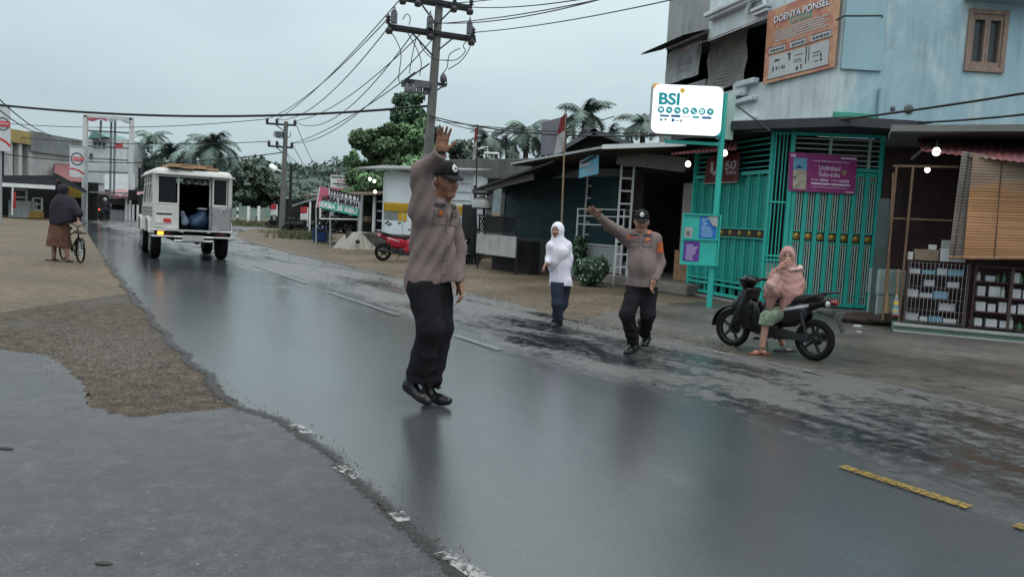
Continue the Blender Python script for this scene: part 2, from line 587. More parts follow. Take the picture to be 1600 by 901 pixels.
def rough_ground(name, c_lo, c_mid, c_hi, rough=(.75, .45), grain=55, stones=.0, stone_c=(.25, .22, .19), bump=.6, big=.5, wetc=.45, spec=.5, specks=0):
    N = NT(name)
    p = N.pos()
    n1 = N.noise(p, big, 5, .6, .5); n2 = N.noise(p, grain, 4, .7); n3 = N.noise(p, 7, 6, .75)
    c = N.ramp(N.math('ADD', N.math('MULTIPLY', n2, .42), N.math('MULTIPLY', n3, .58)), [(.40, c_lo), (.5, c_mid), (.61, c_hi)])
    wet = N.ramp(n1, [(.40, 0.0), (.62, 1.0)])
    dk = N.new('ShaderNodeMix', data_type='RGBA', blend_type='MULTIPLY'); dk.inputs[0].default_value = 1
    N.lk(c, dk.inputs[6]); dk.inputs[7].default_value = (wetc + .1, wetc + .06, wetc, 1)
    c = N.mix(wet, c, dk.outputs[2])
    if stones:
        v = N.new('ShaderNodeTexVoronoi'); v.inputs['Scale'].default_value = 38; N.lk(p, v.inputs['Vector'])
        f = N.ramp(v.outputs['Distance'], [(.16, 1.0), (.26, 0.0)])
        k = N.ramp(N.noise(p, 31, 2), [(.56 - stones * .2, 0.0), (.62 - stones * .2, 1.0)])
        c = N.mix(N.math('MULTIPLY', f, k), c, stone_c)
    if specks:
        f = N.math('MULTIPLY', N.ramp(N.noise(p, 34, 3, .6), [(.55, 0.0), (.63, 1.0)]), N.ramp(N.noise(p, 2.2, 4, .7), [(.42, 0.0), (.62, 1.0)])); c = N.mix(N.math('MULTIPLY', f, specks), c, (.012, .013, .014))
        c = N.mix(N.ramp(N.noise(p, 1.3, 6, .7), [(.40, .55), (.60, 0.0)]), c, (.022, .024, .027))
    N.col(c)
    N.rgh(N.mix(wet, rough[0], rough[1]) if False else N.ramp(wet, [(0.0, rough[0]), (1.0, rough[1])]))
    N.b.inputs['Specular IOR Level'].default_value = spec
    N.bump(N.math('ADD', N.math('MULTIPLY', n2, .5), n3), bump, .02)
    return N.m

M_ASPH = asphalt()
M_DIRT = rough_ground('wet sandy dirt', (.070, .056, .038), (.120, .099, .070), (.180, .150, .108), (.9, .55), 45, .3, (.22, .19, .15), spec=.18)
M_GRAV = rough_ground('brown gravel', (.020, .0155, .011), (.052, .041, .029), (.120, .098, .073), (.8, .5), 60, .8, (.20, .17, .14), 1.0, .8, .62, spec=.15)
M_FORE = rough_ground('worn forecourt tarmac', (.062, .057, .051), (.094, .087, .078), (.138, .127, .115), (.55, .27), 80, .2, (.17, .16, .15), .40, .35, .6, specks=.5)
M_APRON = rough_ground('smooth wet apron tarmac', (.018, .021, .023), (.036, .041, .044), (.072, .077, .081), (.46, .30), 100, .12, (.12, .12, .12), .40, .9, .66, specks=.9)

def jag(pts, step, amp, seed):
    r = random.Random(seed); out = []
    for i in range(len(pts)):
        a, b = pts[i], pts[(i + 1) % len(pts)]
        d = b - a; k = max(1, min(60, int(d.length / step)))
        nrm = Vector((-d.y, d.x, 0)).normalized() if d.length > 0 else Vector((0, 0, 0))
        out.append(a)
        for q in range(1, k):
            out.append(a + d * (q / k) + nrm * r.uniform(-amp, amp))
    return out
def sheet(name, px, z, mt, step=.25, amp=.05, seed=1):
    pts = [p if isinstance(p, Vector) else G(*p) for p in px]
    pts = jag([Vector((p.x, p.y, 0)) for p in pts], step, amp, seed)
    mb = MB(); mb.add([(p.x, p.y, z) for p in pts], [tuple(range(len(pts)))])
    return struct(name, mb, mt)

mb = MB(); rect(mb, (0, 0, 0), (1, 0, 0), (0, 1, 0), -900, 900, -60, 1400)
struct('ground', mb, M_DIRT)
LEFT_EDGE = [(730, 920), (620, 815), (545, 745), (480, 690), (440, 660), (375, 640), (330, 600), (260, 530), (200, 455), (150, 385), (128, 350)]
sheet('road', LEFT_EDGE + [(112, 342), (118, 333), (240, 334.5), (330, 339), (430, 346), (470, 349), (455, 354), (400, 357), (375, 362), (368, 368), (385, 378), (460, 398), (540, 416),
      (620, 433), (720, 456), (800, 473), (860, 491), (920, 506), (1040, 531), (1180, 560), (1300, 583), (1500, 625), (1600, 645), (1800, 685), Vector((4.5, 1.0, 0)), Vector((6, -6, 0)), Vector((-3, -6, 0)), Vector((-.2, 1.2, 0))],
      .008, M_ASPH, .22, .045, 3)
sheet('forecourt', [(905, 502), (1040, 531), (1180, 560), (1300, 583), (1500, 625), (1600, 645), (1800, 685), Vector((4.6, 1.0, 0)), Vector((16, 1, 0)), Vector((16, 17, 0)), (1390, 470), (1330, 492), (1185, 482), (1090, 470), (1010, 478), (950, 486)],
      .004, M_FORE, .3, .10, 4)
sheet('gravel_shoulder', [(-260, 505), (0, 490), (60, 479), (130, 470), (205, 458), (262, 530), (332, 600), (377, 641), (290, 650), (200, 658), (140, 645), (125, 600), (70, 562), (0, 552), (-300, 548)],
      .012, M_GRAV, .12, .05, 5)
sheet('tarmac_apron', [(-420, 541), (0, 548), (75, 558), (130, 600), (142, 640), (200, 655), (290, 648), (375, 638), (442, 662), (482, 692), (547, 747), (622, 817), (735, 925), Vector((-.2, .9, 0)), Vector((-3.2, -4, 0)), Vector((-12, -4, 0))],
      .016, M_APRON, .07, .03, 6)

def paint(name, c):
    N = NT(name)
    N.col(N.ramp(N.noise(N.pos(), 14, 4), [(.3, tuple(k * .6 for k in c)), (.7, c)]))
    a = N.ramp(N.noise(N.pos(), 26, 5, .75), [(.47, 0.0), (.56, 1.0)])
    N.lk(a, N.b.inputs['Alpha']); N.rgh(.35)
    return N.m
def paint2(name, c):
    N = NT(name)
    N.col(N.ramp(N.noise(N.pos(), 14, 4), [(.3, tuple(k * .55 for k in c)), (.7, c)]))
    a = N.ramp(N.noise(N.pos(), 40, 5, .75), [(.41, 0.0), (.50, 1.0)])
    N.lk(a, N.b.inputs['Alpha']); N.rgh(.3)
    return N.m
M_WORN = paint('worn white road paint', (.30, .30, .29))
M_FAINT = paint2('faint white road paint', (.17, .175, .175))
M_YEL = paint2('yellow road paint', (.27, .18, .035))
def dash(name, p, q, w, mt, z=.0205):
    a, b = G(*p), G(*q); d = (b - a).normalized(); nrm = Vector((-d.y, d.x, 0)) * w / 2
    mb = MB(); mb.add([(*(a + nrm).xy, z), (*(b + nrm).xy, z), (*(b - nrm).xy, z), (*(a - nrm).xy, z)], [(0, 1, 2, 3)])
    struct(name, mb, mt)
for p, q in (((690, 868), (760, 915)), ((528, 733), (562, 752)), ((458, 667), (482, 681)), ((618, 806), (632, 820))):
    dash('edge_line', p, q, .075, M_WORN)
for p, q in (((398, 416), (480, 444)), ((515, 458), (622, 494)), ((712, 526), (782, 549))):
    dash('centre_line', p, q, .10, M_FAINT)
dash('centre_line', (1314, 732), (1514, 797), .085, M_YEL); dash('centre_line', (1585, 824), (1690, 860), .085, M_YEL)
for p, q in (((1200, 568), (1268, 583)), ((1090, 546), (1150, 558))):
    dash('edge_line', p, q, .06, M_WORN)
def edge_band():
    N = NT('broken tarmac edge'); at = N.new('ShaderNodeAttribute', attribute_name='Col'); s_ = N.new('ShaderNodeSeparateXYZ'); N.lk(at.outputs['Vector'], s_.inputs[0])
    n = N.noise(N.pos(), 26, 6, .75); n2 = N.noise(N.pos(), 70, 3, .7)
    N.col(N.ramp(n2, [(.38, (.008, .008, .008)), (.55, (.026, .026, .025)), (.68, (.10, .095, .085))])); N.rgh(N.ramp(n, [(.4, .25), (.6, .6)])); N.bump(n2, .9, .03)
    N.lk(N.ramp(N.math('ADD', N.math('MULTIPLY', s_.outputs['X'], .52), N.math('MULTIPLY', n, .8)), [(.74, 0.0), (.86, .9)]), N.b.inputs['Alpha'])
    pts = jag([Vector((p.x, p.y, 0)) for p in [G(*q) for q in LEFT_EDGE]], .3, .05, 9); pts = pts[:next(i for i, p in enumerate(pts) if p.length > 21)]
    V, A, k = [], [], 7
    for i, p in enumerate(pts):
        d = (pts[min(i + 1, len(pts) - 1)] - pts[max(i - 1, 0)]); nn = Vector((-d.y, d.x, 0)).normalized(); w = .13 + .003 * p.length
        for j in range(k): t = j / (k - 1) * 2 - 1; V.append(tuple(p + nn * t * w + Vector((0, 0, .018)))); A.append(1 - abs(t))
    me = to_mesh('broken_edge', V, [(i * k + j, i * k + j + 1, (i + 1) * k + j + 1, (i + 1) * k + j) for i in range(len(pts) - 1) for j in range(k - 1)])
    c = me.color_attributes.new('Col', 'FLOAT_COLOR', 'POINT'); c.data.foreach_set('color', np.repeat(np.array(A, np.float32), 4)); o = link('broken_edge', me, N.m); o['kind'] = 'structure'
edge_band()
M_CRK = mat('dark crack', (.012, .012, .012), .8)
for p, q in (((935, 508), (985, 517)), ((1015, 521), (1100, 537)), ((1430, 590), (1463, 598)), ((1475, 600), (1525, 611)), ((1553, 618), (1620, 630)), ((1400, 608), (1412, 611)), ((1418, 617), (1460, 629)), ((1250, 580), (1290, 590)), ((1300, 560), (1380, 570))):
    a, b = G(*p), G(*q); d = (b - a).normalized(); n_ = Vector((-d.y, d.x, 0)); r = random.Random(p[0]); k = 9; w = .022
    L = [a.lerp(b, i / k) + n_ * r.uniform(-.02, .02) for i in range(k + 1)]
    mb = MB(); mb.grid([[tuple(L[i] + n_ * w * math.sin(PI * i / k) * r.uniform(.5, 1) + Vector((0, 0, .0125))) for i in range(k + 1)], [tuple(L[i] - n_ * w * math.sin(PI * i / k) * r.uniform(.5, 1) + Vector((0, 0, .0125))) for i in range(k + 1)]]); struct('road_crack', mb, M_CRK)
dash('edge_line', (372, 371), (462, 397), .12, M_FAINT); dash('edge_line', (470, 399), (600, 428), .1, M_FAINT)

def pebbles():
    mb = MB(); r = random.Random(11)
    def stone(p, s):
        z0 = .012
        k = 5; vs = []
        for i in range(k):
            a = 2 * PI * i / k + r.random(); q = s * r.uniform(.7, 1.2)
            vs.append((p.x + q * math.cos(a), p.y + q * math.sin(a), z0))
        vs.append((p.x + r.uniform(-.3, .3) * s, p.y + r.uniform(-.3, .3) * s, z0 + s * r.uniform(.5, .9)))
        mb.add(vs, [(i, (i + 1) % k, k) for i in range(k)])
    edge = [G(*p) for p in LEFT_EDGE[:-1]]
    for _ in range(2200):
        i = r.randrange(len(edge) - 1); t = r.random()
        a, b = edge[i], edge[i + 1]; d = (b - a).normalized(); nn = Vector((-d.y, d.x, 0))
        p = a.lerp(b, t) + nn * r.gauss(.04, .07)
        stone(p, r.uniform(.003, .008))
    gp = [(20, 500), (120, 480), (205, 470), (260, 545), (360, 630), (200, 640), (150, 600), (60, 545)]
    for _ in range(4200):
        t = [r.expovariate(1) for _ in gp]; sm = sum(t)
        p = G(sum(a * q[0] for a, q in zip(t, gp)) / sm, sum(a * q[1] for a, q in zip(t, gp)) / sm)
        p += Vector((r.gauss(0, .25), r.gauss(0, .25), 0))
        e_ = min(range(len(edge) - 1), key=lambda i: (edge[i].lerp(edge[i + 1], .5) - p).length); d_ = edge[e_ + 1] - edge[e_]
        if d_.x * (p.y - edge[e_].y) - d_.y * (p.x - edge[e_].x) < .06: continue
        stone(p, r.choice((.005, .006, .008, .010, .016)) * r.uniform(.7, 1.2))
    for _ in range(1500):
        q = r.choice([((420, 392), (900, 490)), ((470, 380), (1000, 480)), ((900, 500), (1150, 545))]); t = r.random()
        p = G(q[0][0] + (q[1][0] - q[0][0]) * t, q[0][1] + (q[1][1] - q[0][1]) * t + r.gauss(0, 5))
        stone(p, r.uniform(.008, .025))
    o = link('gravel', to_mesh('gravel', mb.v, mb.f), mat('loose stones', (.095, .084, .070), .6, var=.75, vs=45))
    o['kind'] = 'stuff'; o['label'] = 'loose brown stones scattered along the broken tarmac edges'
    o['category'] = 'gravel'
pebbles()
for (px, py, s, n) in ((10, 706, .026, 'dark stone lying on the wet tarmac at the left'), (162, 887, .022, 'short dark twig on the tarmac nearest the viewer')):  # the second is a twig, given the same lathed shape as the stone
    p = G(px, py)
    me_mb = MB(); me_mb.lathe([(s * .7, 0), (s, s * .35), (s * .75, s * .7), (s * .2, s * .95)], p + Vector((0, 0, .015)), Matrix.Diagonal((1.7, .5, .6)) @ Matrix.Rotation(.4, 3, 'Z'), 7)
    solo('stone', me_mb, mat('stone', (.03, .03, .03), .6), n, 'stone', smooth=60)
def blue_wall():
    N = NT('pale blue wall paint'); p = N.pos()
    c = N.mix(N.ramp(N.noise(N.pos((.8, .8, .45)), 1.0, 6, .62, .5), [(.44, 0.0), (.60, 1.0)]), (.27, .405, .475), (.46, .56, .565))
    c = N.mix(N.math('MULTIPLY', N.ramp(N.noise(N.pos((5, 5, .4)), 1.0, 6, .65, .5), [(.45, 0.0), (.75, .8)]), N.ramp(N.noise(p, 1.1, 4), [(.4, .1), (.65, 1.0)])), c, (.16, .23, .25))
    c = N.mix(N.ramp(N.noise(p, 3.5, 6, .7), [(.60, 0.0), (.75, .7)]), c, (.20, .22, .20)); N.col(c); N.rgh(.8); N.b.inputs['Specular IOR Level'].default_value = .2; N.bump(N.noise(p, 28, 4), .15, .01); return N.m
M_BLUE = blue_wall()
M_BLUE2 = mat('faded white blue wall paint', (.56, .64, .66), .75, var=.2, vs=1.3, streak=.5, dirt=(.12, .14, .14), bump=.15, bs=30)
M_PATCH = mat('grey blue sheet', (.27, .42, .48), .5, var=.1, vs=1.0, streak=.3, dirt=(.08, .11, .12))
M_GREYW = mat('weathered grey plaster', (.30, .32, .32), .85, var=.25, vs=1.2, streak=.75, dirt=(.07, .07, .065), bump=.2, bs=25)
M_CONC = mat('stained concrete', (.21, .215, .205), .85, var=.35, vs=1.4, streak=.85, dirt=(.035, .037, .033), bump=.25, bs=25)
M_TURQ = mat('turquoise gate paint', (.032, .40, .34), .38, var=.12, vs=5, streak=.25, dirt=(.02, .15, .13))
M_TURQD = mat('turquoise sheet', (.018, .26, .22), .45, var=.15, vs=3, streak=.35, dirt=(.01, .08, .07))
M_PALE = mat('pale green bar paint', (.30, .42, .38), .45, var=.15, vs=8)
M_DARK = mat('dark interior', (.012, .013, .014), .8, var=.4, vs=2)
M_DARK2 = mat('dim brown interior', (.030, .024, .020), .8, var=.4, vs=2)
M_RIB = mat('flat dark shutter', (.035, .032, .030), .6, var=.5, vs=2, streak=.5)  # plain flat dark sheet set behind the gate bars
M_GOLD = mat('gold medallion paint', (.30, .21, .05), .35, metal=.4, var=.2, vs=20)
M_BLACKM = mat('black painted metal', (.015, .016, .018), .4, var=.3, vs=6)
M_STEEL = mat('galvanised steel', (.42, .44, .45), .38, metal=.7, var=.2, vs=9)
M_WHITE = mat('white painted steel', (.62, .64, .65), .45, var=.1, vs=4, streak=.3, dirt=(.2, .19, .17))
M_MAROON = mat('maroon tile sheet', (.17, .065, .072), .5, var=.3, vs=4, streak=.4, dirt=(.05, .03, .03))
M_WOOD = mat('tan timber', (.25, .15, .085), .6, var=.35, vs=7)
M_GLASS = mat('dark window glass', (.015, .020, .024), .08, var=.3, vs=2, spec=.6)
M_GREEN = mat('green fascia paint', (.05, .30, .22), .5, var=.2, vs=3, streak=.5)
M_BULB = mat('lit lamp glass', (1, .97, .85), .3, emit=3, var=0)
M_BRICKW = mat('whitewashed plinth', (.32, .34, .34), .7, var=.2, vs=3, streak=.4)

def bulb(p, label, hang=.25, r=.075, group=None):
    t = thing('hanging_lamp', label, 'lamp', tuple(p), 0, group)
    a = MB(); a.lathe([(.01, r * 1.3), (r * .6, r * 1.05), (r * .98, r * .4), (r, 0), (r * .8, -r * .55), (r * .3, -r * .9)], n=18); part('bulb', a, M_BULB, t, smooth=60)
    b = MB(); b.lathe([(r * .35, r * 1.9), (r * .35, r * 1.2), (r * .5, r * 1.0)], n=12); b.tube([(0, 0, r * 1.8), (0, 0, r + hang)], .008, 6); part('lamp_holder', b, M_BLACKM, t, smooth=50)
    return t

gA, gB = G(1185, 480), G(1372, 497)
YG = (gA.y + gB.y) / 2
PGR = Plane((gA.x, YG + .1), (gB.x, YG - .05))                # folding gate (facing the viewer)
gL = G(1076, 459)
PGL = Plane((gL.x, gL.y), (gA.x, YG + .1))                    # sheet gate along the street
cor = AT(1303, 200, YG + .12)
PD = Plane((cor.x, cor.y), (cor.x + 6.5, cor.y + .25))        # blue wall with the window
PC = Plane((cor.x, cor.y), (cor.x - 2.92, cor.y + 9.56))      # street side wall of the upper floor
zc = PD.pix(1400, 197)[1]                                     # underside of the upper floor
ZT = 9.2

bh = thing('shophouse', 'pale blue two storey corner shophouse above the turquoise gates', 'building', (cor.x, cor.y, 0))
wa0, wz1 = PD.pix(1514, 14); wa1, _ = PD.pix(1576, 20); _, wz0 = PD.pix(1511, 112)
mb = MB()
mb.pbox(PD, 0, wa0, zc, ZT, -.25, 0); mb.pbox(PD, wa1, 6.5, zc, ZT, -.25, 0)
mb.pbox(PD, wa0, wa1, zc, wz0, -.25, 0); mb.pbox(PD, wa0, wa1, wz1, ZT, -.25, 0)
part('front_wall', mb, M_BLUE, bh, True)
fr = MB(); t_ = .085
fr.pbox(PD, wa0, wa0 + t_, wz0, wz1, -.12, .05); fr.pbox(PD, wa1 - t_, wa1, wz0, wz1, -.12, .05)
fr.pbox(PD, wa0 + t_, wa1 - t_, wz0, wz0 + t_, -.12, .05); fr.pbox(PD, wa0 + t_, wa1 - t_, wz1 - t_, wz1, -.12, .05)
wm = (wa0 + wa1) / 2
win = part('window', fr, mat('pale pinkish window timber', (.23, .165, .135), .6, var=.25, vs=9, streak=.3), bh, True, bevel=.006)
lf = MB()
for a0, a1 in ((wa0 + t_, wm - .004), (wm + .004, wa1 - t_)):
    lf.pbox(PD, a0, a0 + .045, wz0 + t_, wz1 - t_, -.06, .02); lf.pbox(PD, a1 - .045, a1, wz0 + t_, wz1 - t_, -.06, .02)
    lf.pbox(PD, a0 + .045, a1 - .045, wz0 + t_, wz0 + t_ + .1, -.06, .02); lf.pbox(PD, a0 + .045, a1 - .045, wz1 - t_ - .1, wz1 - t_, -.06, .02)
part('casement', lf, win.data.materials[0], win, True)
pn = MB(); pn.pbox(PD, wa0 + t_, wa1 - t_, wz0 + t_, wz1 - t_, -.09, -.065); part('pane', pn, mat('dusty window glass', (.05, .06, .068), .2, var=.3), win, True)
_, ez = PD.pix(1540, 4)
eb = MB(); eb.pbox(PD, PD.pix(1505, 5)[0], 6.5, ez, ez + .12, .003, .35); part('window_hood', eb, M_PATCH, bh, True)
pa0, pz0 = PD.pix(1308, 108); pa1, pz1 = PD.pix(1386, -2)
pp = MB(); pp.pbox(PD, pa0 + .05, pa1, pz0, pz1, .003, .05); part('wall_sheet', pp, M_PATCH, bh, True, bevel=.006)
b0, bz = PD.pix(1307, 32); b1, bz1 = PD.pix(1365, 37)
br = MB(); br.tube([PD.W(b0, bz, .02), PD.W(b0, bz, .3), PD.W(b1, bz1 + .06, .3), PD.W(b1, bz1 + .02, .3)], .018, 8); br.tube([PD.W(.03, bz, .02), PD.W(.03, pz0, .02)], .014, 6); part('bracket_bar', br, M_BLACKM, bh, True)
la0, lz0 = PD.pix(1294, 194); la1, lz1 = PD.pix(1366, 179)
lg = MB(); lg.pbox(PD, -.05, la1, zc - .02, lz1, .003, .10); part('ledge', lg, M_GREEN, bh, True, bevel=.01)
pa, pz = PD.pix(1376, 138); _, pzb = PD.pix(1374, 190)
pi_ = MB(); pi_.tube([PD.W(pa, pzb, .06), PD.W(pa, pz, .06)], .05, 12); part('vent_pipe', pi_, M_PATCH, bh, True, smooth=50)
for px, py, rr in ((1395, 170, .045), (1420, 171, .085)):
    a, z = PD.pix(px, py)
    v_ = MB(); o = PD.W(a, z, .004)
    v_.lathe([(rr * .25, .03), (rr * .7, .028), (rr, .01), (rr * 1.1, 0)], o, Matrix((PD.u, (0, 0, 1), PD.n)).transposed(), 14); part('vent_cover', v_, mat('grey vent mesh', (.10, .11, .115), .7, var=.4, vs=30), bh, True)
def cpx(px, py): return PC.pix(px, py)
a1198 = cpx(1199, 100)[0]; a1152 = cpx(1152, 208)[0]; a1105 = cpx(1106, 60)[0]; a1040 = cpx(1041, 60)[0]
mb = MB()
mb.pbox(PC, .003, a1198, zc - .05, ZT, -.2, 0)
zsill = cpx(1180, 131)[1]
mb.pbox(PC, a1198, a1105, zc - .05, zsill, -.2, 0)
zlin = cpx(1200, 28)[1]
mb.pbox(PC, a1198, a1105, zlin, ZT, -.2, 0)
part('side_wall', mb, M_BLUE2, bh, True)
for px, py, w, h, d in ((1160, 140, .25, .30, .10), (1163, 158, .5, .10, .14), (1160, 190, .55, .12, .12), (1172, 130, .35, .12, .16), (1155, 150, .3, .1, .2)):
    a, z = cpx(px, py); ml = MB(); ml.pbox(PC, a - w, a + w, z - h / 2, z + h / 2, .003, d); part('moulding', ml, M_BLUE2, bh, True, bevel=.02)
for px, py, w, h, d in ((1150, 14, 1.0, .10, .16), (1152, 8, 1.1, .10, .22), (1193, 14, .28, .07, .15), (1194, 20, .24, .07, .12)):
    a, z = cpx(px, py); ml = MB(); ml.pbox(PC, a - w, a + w, z - h / 2, z + h / 2, .003, d); part('moulding', ml, M_BLUE2, bh, True, bevel=.02)
sc_m = MB(); a, z = cpx(1186, 17); o = PC.W(a, z, .08)
sc_m.tube([o + PC.u * .33 * math.cos(t) * (1.0 - .0 * t) + Vector((0, 0, .28 * math.sin(t))) for t in [i * PI / 10 for i in range(0, 11)]], .05, 8); part('arch_moulding', sc_m, M_BLUE2, bh, True, smooth=60)
rc = MB(); rc.pbox(PC, a1198, a1105, zsill, zlin, -1.6, -1.5); rc.pbox(PC, a1198 - .0, a1198 + .05, zsill, zlin, -1.5, -.201); rc.pbox(PC, a1198 + .06, a1105, zsill - .1, zsill - .003, -1.5, -.201)
rc.pbox(PC, a1198, a1105, zlin - .02, zlin + .06, -1.6, -.201)
rc.pbox(PC, a1105 - .06, a1105 - .004, zsill, zlin, -1.5, -.201)
part('balcony_recess', rc, mat('dark balcony', (.025, .035, .043), .8, var=.4, vs=2), bh, True)
bl = MB(); c0a, c0z = cpx(1107, 135); c1a, c1z = cpx(1172, 58)
rows = 34; P = []
for i in range(rows + 1):
    zz = zsill + .08 + (zlin - .12 - zsill) * i / rows
    P.append([PC.W(c1a + (c0a - c1a) * j / 6, zz, .05 + .012 * (i % 2) + .03 * math.sin(j * 1.3 + i * .3)) for j in range(7)])
bl.grid(P); part('balcony_blind', bl, mat('grey weathered bamboo blind', (.23, .225, .215), .8, var=.25, vs=5, streak=.5), bh, True)
rf = MB(); nW = 40; P = []
for i in range(2):
    P.append([PC.W(a1198 + .05 + (a1105 - a1198 + .2) * j / nW, zlin - .28 * i + .02 * (j % 2), .05 + .6 * i) for j in range(nW + 1)])
rf.grid(P); part('balcony_roof', rf, M_MAROON, bh, True)
cz = zc - .06
cn_ = MB()
q = [PD.W(1.05, 0, 1.1), PD.W(-.25, 0, 1.15), PC.W(.6, 0, 1.75), PC.W(a1152 - .2, 0, 1.75), PC.W(a1152 - .2, 0, .02), PD.W(-.004, 0, .02), PD.W(1.05, 0, .02)]
n = len(q)
cn_.add([(p.x, p.y, cz) for p in q] + [(p.x, p.y, cz - .16) for p in q], [tuple(range(n)), tuple(range(n, 2 * n))[::-1]] + [(i, n + i, n + (i + 1) % n, (i + 1) % n) for i in range(n)])
part('canopy', cn_, mat('dark canopy sheet', (.035, .038, .042), .6, var=.3, vs=3, streak=.5), bh, True)
sh = MB()
zl = zc - .22
q0 = [PGR.W(.05, 0, -.55), PGR.W(PGR.L + .1, 0, -.55)]
P = []
for z in (0.0, zl):
    P.append([PGR.W(.1 + PGR.L * j / 2, z, -.5) for j in range(3)])
sh.grid(P); part('shutter', sh, M_RIB, bh, True)
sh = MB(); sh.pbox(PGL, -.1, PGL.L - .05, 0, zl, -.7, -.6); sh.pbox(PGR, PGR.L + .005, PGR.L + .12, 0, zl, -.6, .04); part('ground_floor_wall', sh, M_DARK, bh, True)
pl_ = MB(); pl_.pbox(PGR, -.15, PGR.L + .1, 0, .10, -.6, .22); pl_.pbox(PGL, 0, PGL.L - .12, 0, .06, -.6, .12); part('plinth', pl_, M_CONC, bh, True, bevel=.02)

gh = thing('grey_building', 'grey plaster upper storey with dark awnings beside the blue shophouse', 'building', tuple(PC.W(a1105, 0)))
mb = MB(); zt2 = ZT + .4
zr2 = cpx(1075, 58)[1]
mb.pbox(PC, a1105 + .004, a1040, zr2 - .1, zt2, -3, -.02); mb.pbox(PC, a1105 + .004, a1040, 3.3, cpx(1070, 133)[1], -3, -.02)
part('wall', mb, M_GREYW, gh, True)
mb = MB(); mb.pbox(PC, a1105 + .004, a1040, cpx(1070, 133)[1], zr2 - .1, -1.4, -1.3); mb.pbox(PC, a1105 + .01, a1040 - .01, zr2 - .099, zr2, -1.4, -.05); mb.pbox(PC, a1040 - .06, a1040 - .004, cpx(1070, 133)[1], zr2 - .1, -1.3, -.05); part('recess', mb, mat('blue dark recess', (.02, .035, .048), .8), gh, True)
mb = MB(); P = []
for i in range(2):
    P.append([PC.W(a1105 - .05 + (a1040 - a1105 + .2) * j / 30, zr2 - .02 - .22 * i + .015 * (j % 2), .0 + .65 * i) for j in range(31)])
mb.grid(P); P2 = [[p - Vector((0, 0, .03)) for p in r] for r in P]; mb.grid(P2); part('awning', mb, M_DARK2, gh, True)
mb = MB(); s1 = cpx(1047, 100)[0]; s0 = a1105 + .12; zlo = cpx(1070, 126)[1]
o = PC.W(s1, zlo, .10); vv = Vector((0, 0, 1)); uu = -PC.u
wS = s1 - s0; hS = zr2 - .25 - zlo
P = [[o + uu * (wS * j / 8) + vv * (hS * i / 5) + PC.n * .025 * math.sin(j * 1.7 + i) for j in range(9)] for i in range(6)]
mb.grid(P); part('cloth_blind', mb, mat('grey white cloth', (.36, .38, .39), .8, var=.2, vs=4, streak=.5), gh, True)
mb = MB()
for i, (y, x0_, x1_) in enumerate(((.56, .25, .8), (.46, .3, .75), (.30, .35, .7))):
    x = x0_
    while x < x1_: rect(mb, o + PC.n * .09, uu, vv, wS * x, wS * (x + .05), hS * y, hS * (y + .055)); x += .07
part('faded_print', mb, mat('faded grey ink', (.25, .265, .275), .8), gh, True)
aw = MB(); A0, A1 = AT(1046, 243, 16.6), AT(1150, 236, 14.6)
B0, B1 = AT(1062, 232, 18.2), AT(1156, 214, 15.6)
P = []
for i in range(7):
    r = []
    for j in range(49):
        t = j / 48; p = A0.lerp(A1, t).lerp(B0.lerp(B1, t), i / 6)
        r.append(p + Vector((0, 0, .03 * abs(math.sin(j * PI / 3)) + .018 * (i % 2))))
    P.append(r)
aw.grid(P); part('tile_awning', aw, M_MAROON, gh, True)

fg = thing('folding_gate', 'turquoise folding gate with gold medallions behind the seated woman', 'gate', tuple(PGR.W(PGR.L / 2, 0)))
zg = 2.62; nl = 7; x0, x1 = .32, PGR.L - .06
zm = PGR.pix(1290, 371)[1]
for k in range(nl):
    a0 = x0 + (x1 - x0) * k / nl; a1 = x0 + (x1 - x0) * (k + 1) / nl - .012
    f = MB(); sw = .075
    f.pbox(PGR, a0, a0 + sw, .13, zg, 0, .05); 
    f.pbox(PGR, a0 + sw, a1, .13, .20, .005, .045); f.pbox(PGR, a0 + sw, a1, zg - .07, zg, .005, .045); f.pbox(PGR, a0 + sw, a1, zg - .2, zg - .175, .01, .04)
    f.pbox(PGR, a0 + sw, a1, zm + .085, zm + .105, .01, .04); f.pbox(PGR, a0 + sw, a1, zm - .105, zm - .085, .01, .04); f.pbox(PGR, a0 + sw, a1, .33, .35, .01, .04)
    lf = part('gate_leaf', f, M_TURQ, fg, True, bevel=.004)
    b = MB(); nb = 3
    for q in range(nb):
        xx = a0 + sw + (a1 - a0 - sw) * (q + .6) / nb
        b.tube([PGR.W(xx, .2, .025), PGR.W(xx, zm - .105, .025)], .013, 6); b.tube([PGR.W(xx, zm + .105, .025), PGR.W(xx, zg - .07, .025)], .013, 6)
    part('bars', b, M_PALE, lf, True)
    md = MB(); md.pbox(PGR, a0 + sw, a1, zm - .085, zm + .085, .015, .03); part('band', md, mat('dark band', (.03, .025, .02), .6), lf, True)
    md = MB(); c = PGR.W((a0 + sw + a1) / 2, zm, .031); md.lathe([(.062, 0), (.06, .012), (.035, .02), (.02, .028), (.004, .03)], c, Matrix((PGR.u, (0, 0, 1), PGR.n)).transposed(), 16); part('medallion', md, M_GOLD, lf, True, smooth=40)
fm = MB()
fm.pbox(PGR, x1 + .0, x1 + .07, .1, zl, -.02, .07); fm.pbox(PGR, x0 - .09, x0 - .012, .1, zl, -.02, .07); fm.pbox(PGR, x0 - .012, x1, zg + .012, zg + .08, -.01, .06); fm.pbox(PGR, x0 - .012, x1, zl - .06, zl, -.01, .06)
part('gate_frame', fm, M_TURQ, fg, True, bevel=.005)
lv = MB()
for k in range(6):
    z = zg + .08 + (zl - .06 - zg - .08) * (k + .5) / 6
    lv.pbox(PGR, x0, x1, z - .010, z + .010, .0, .03)
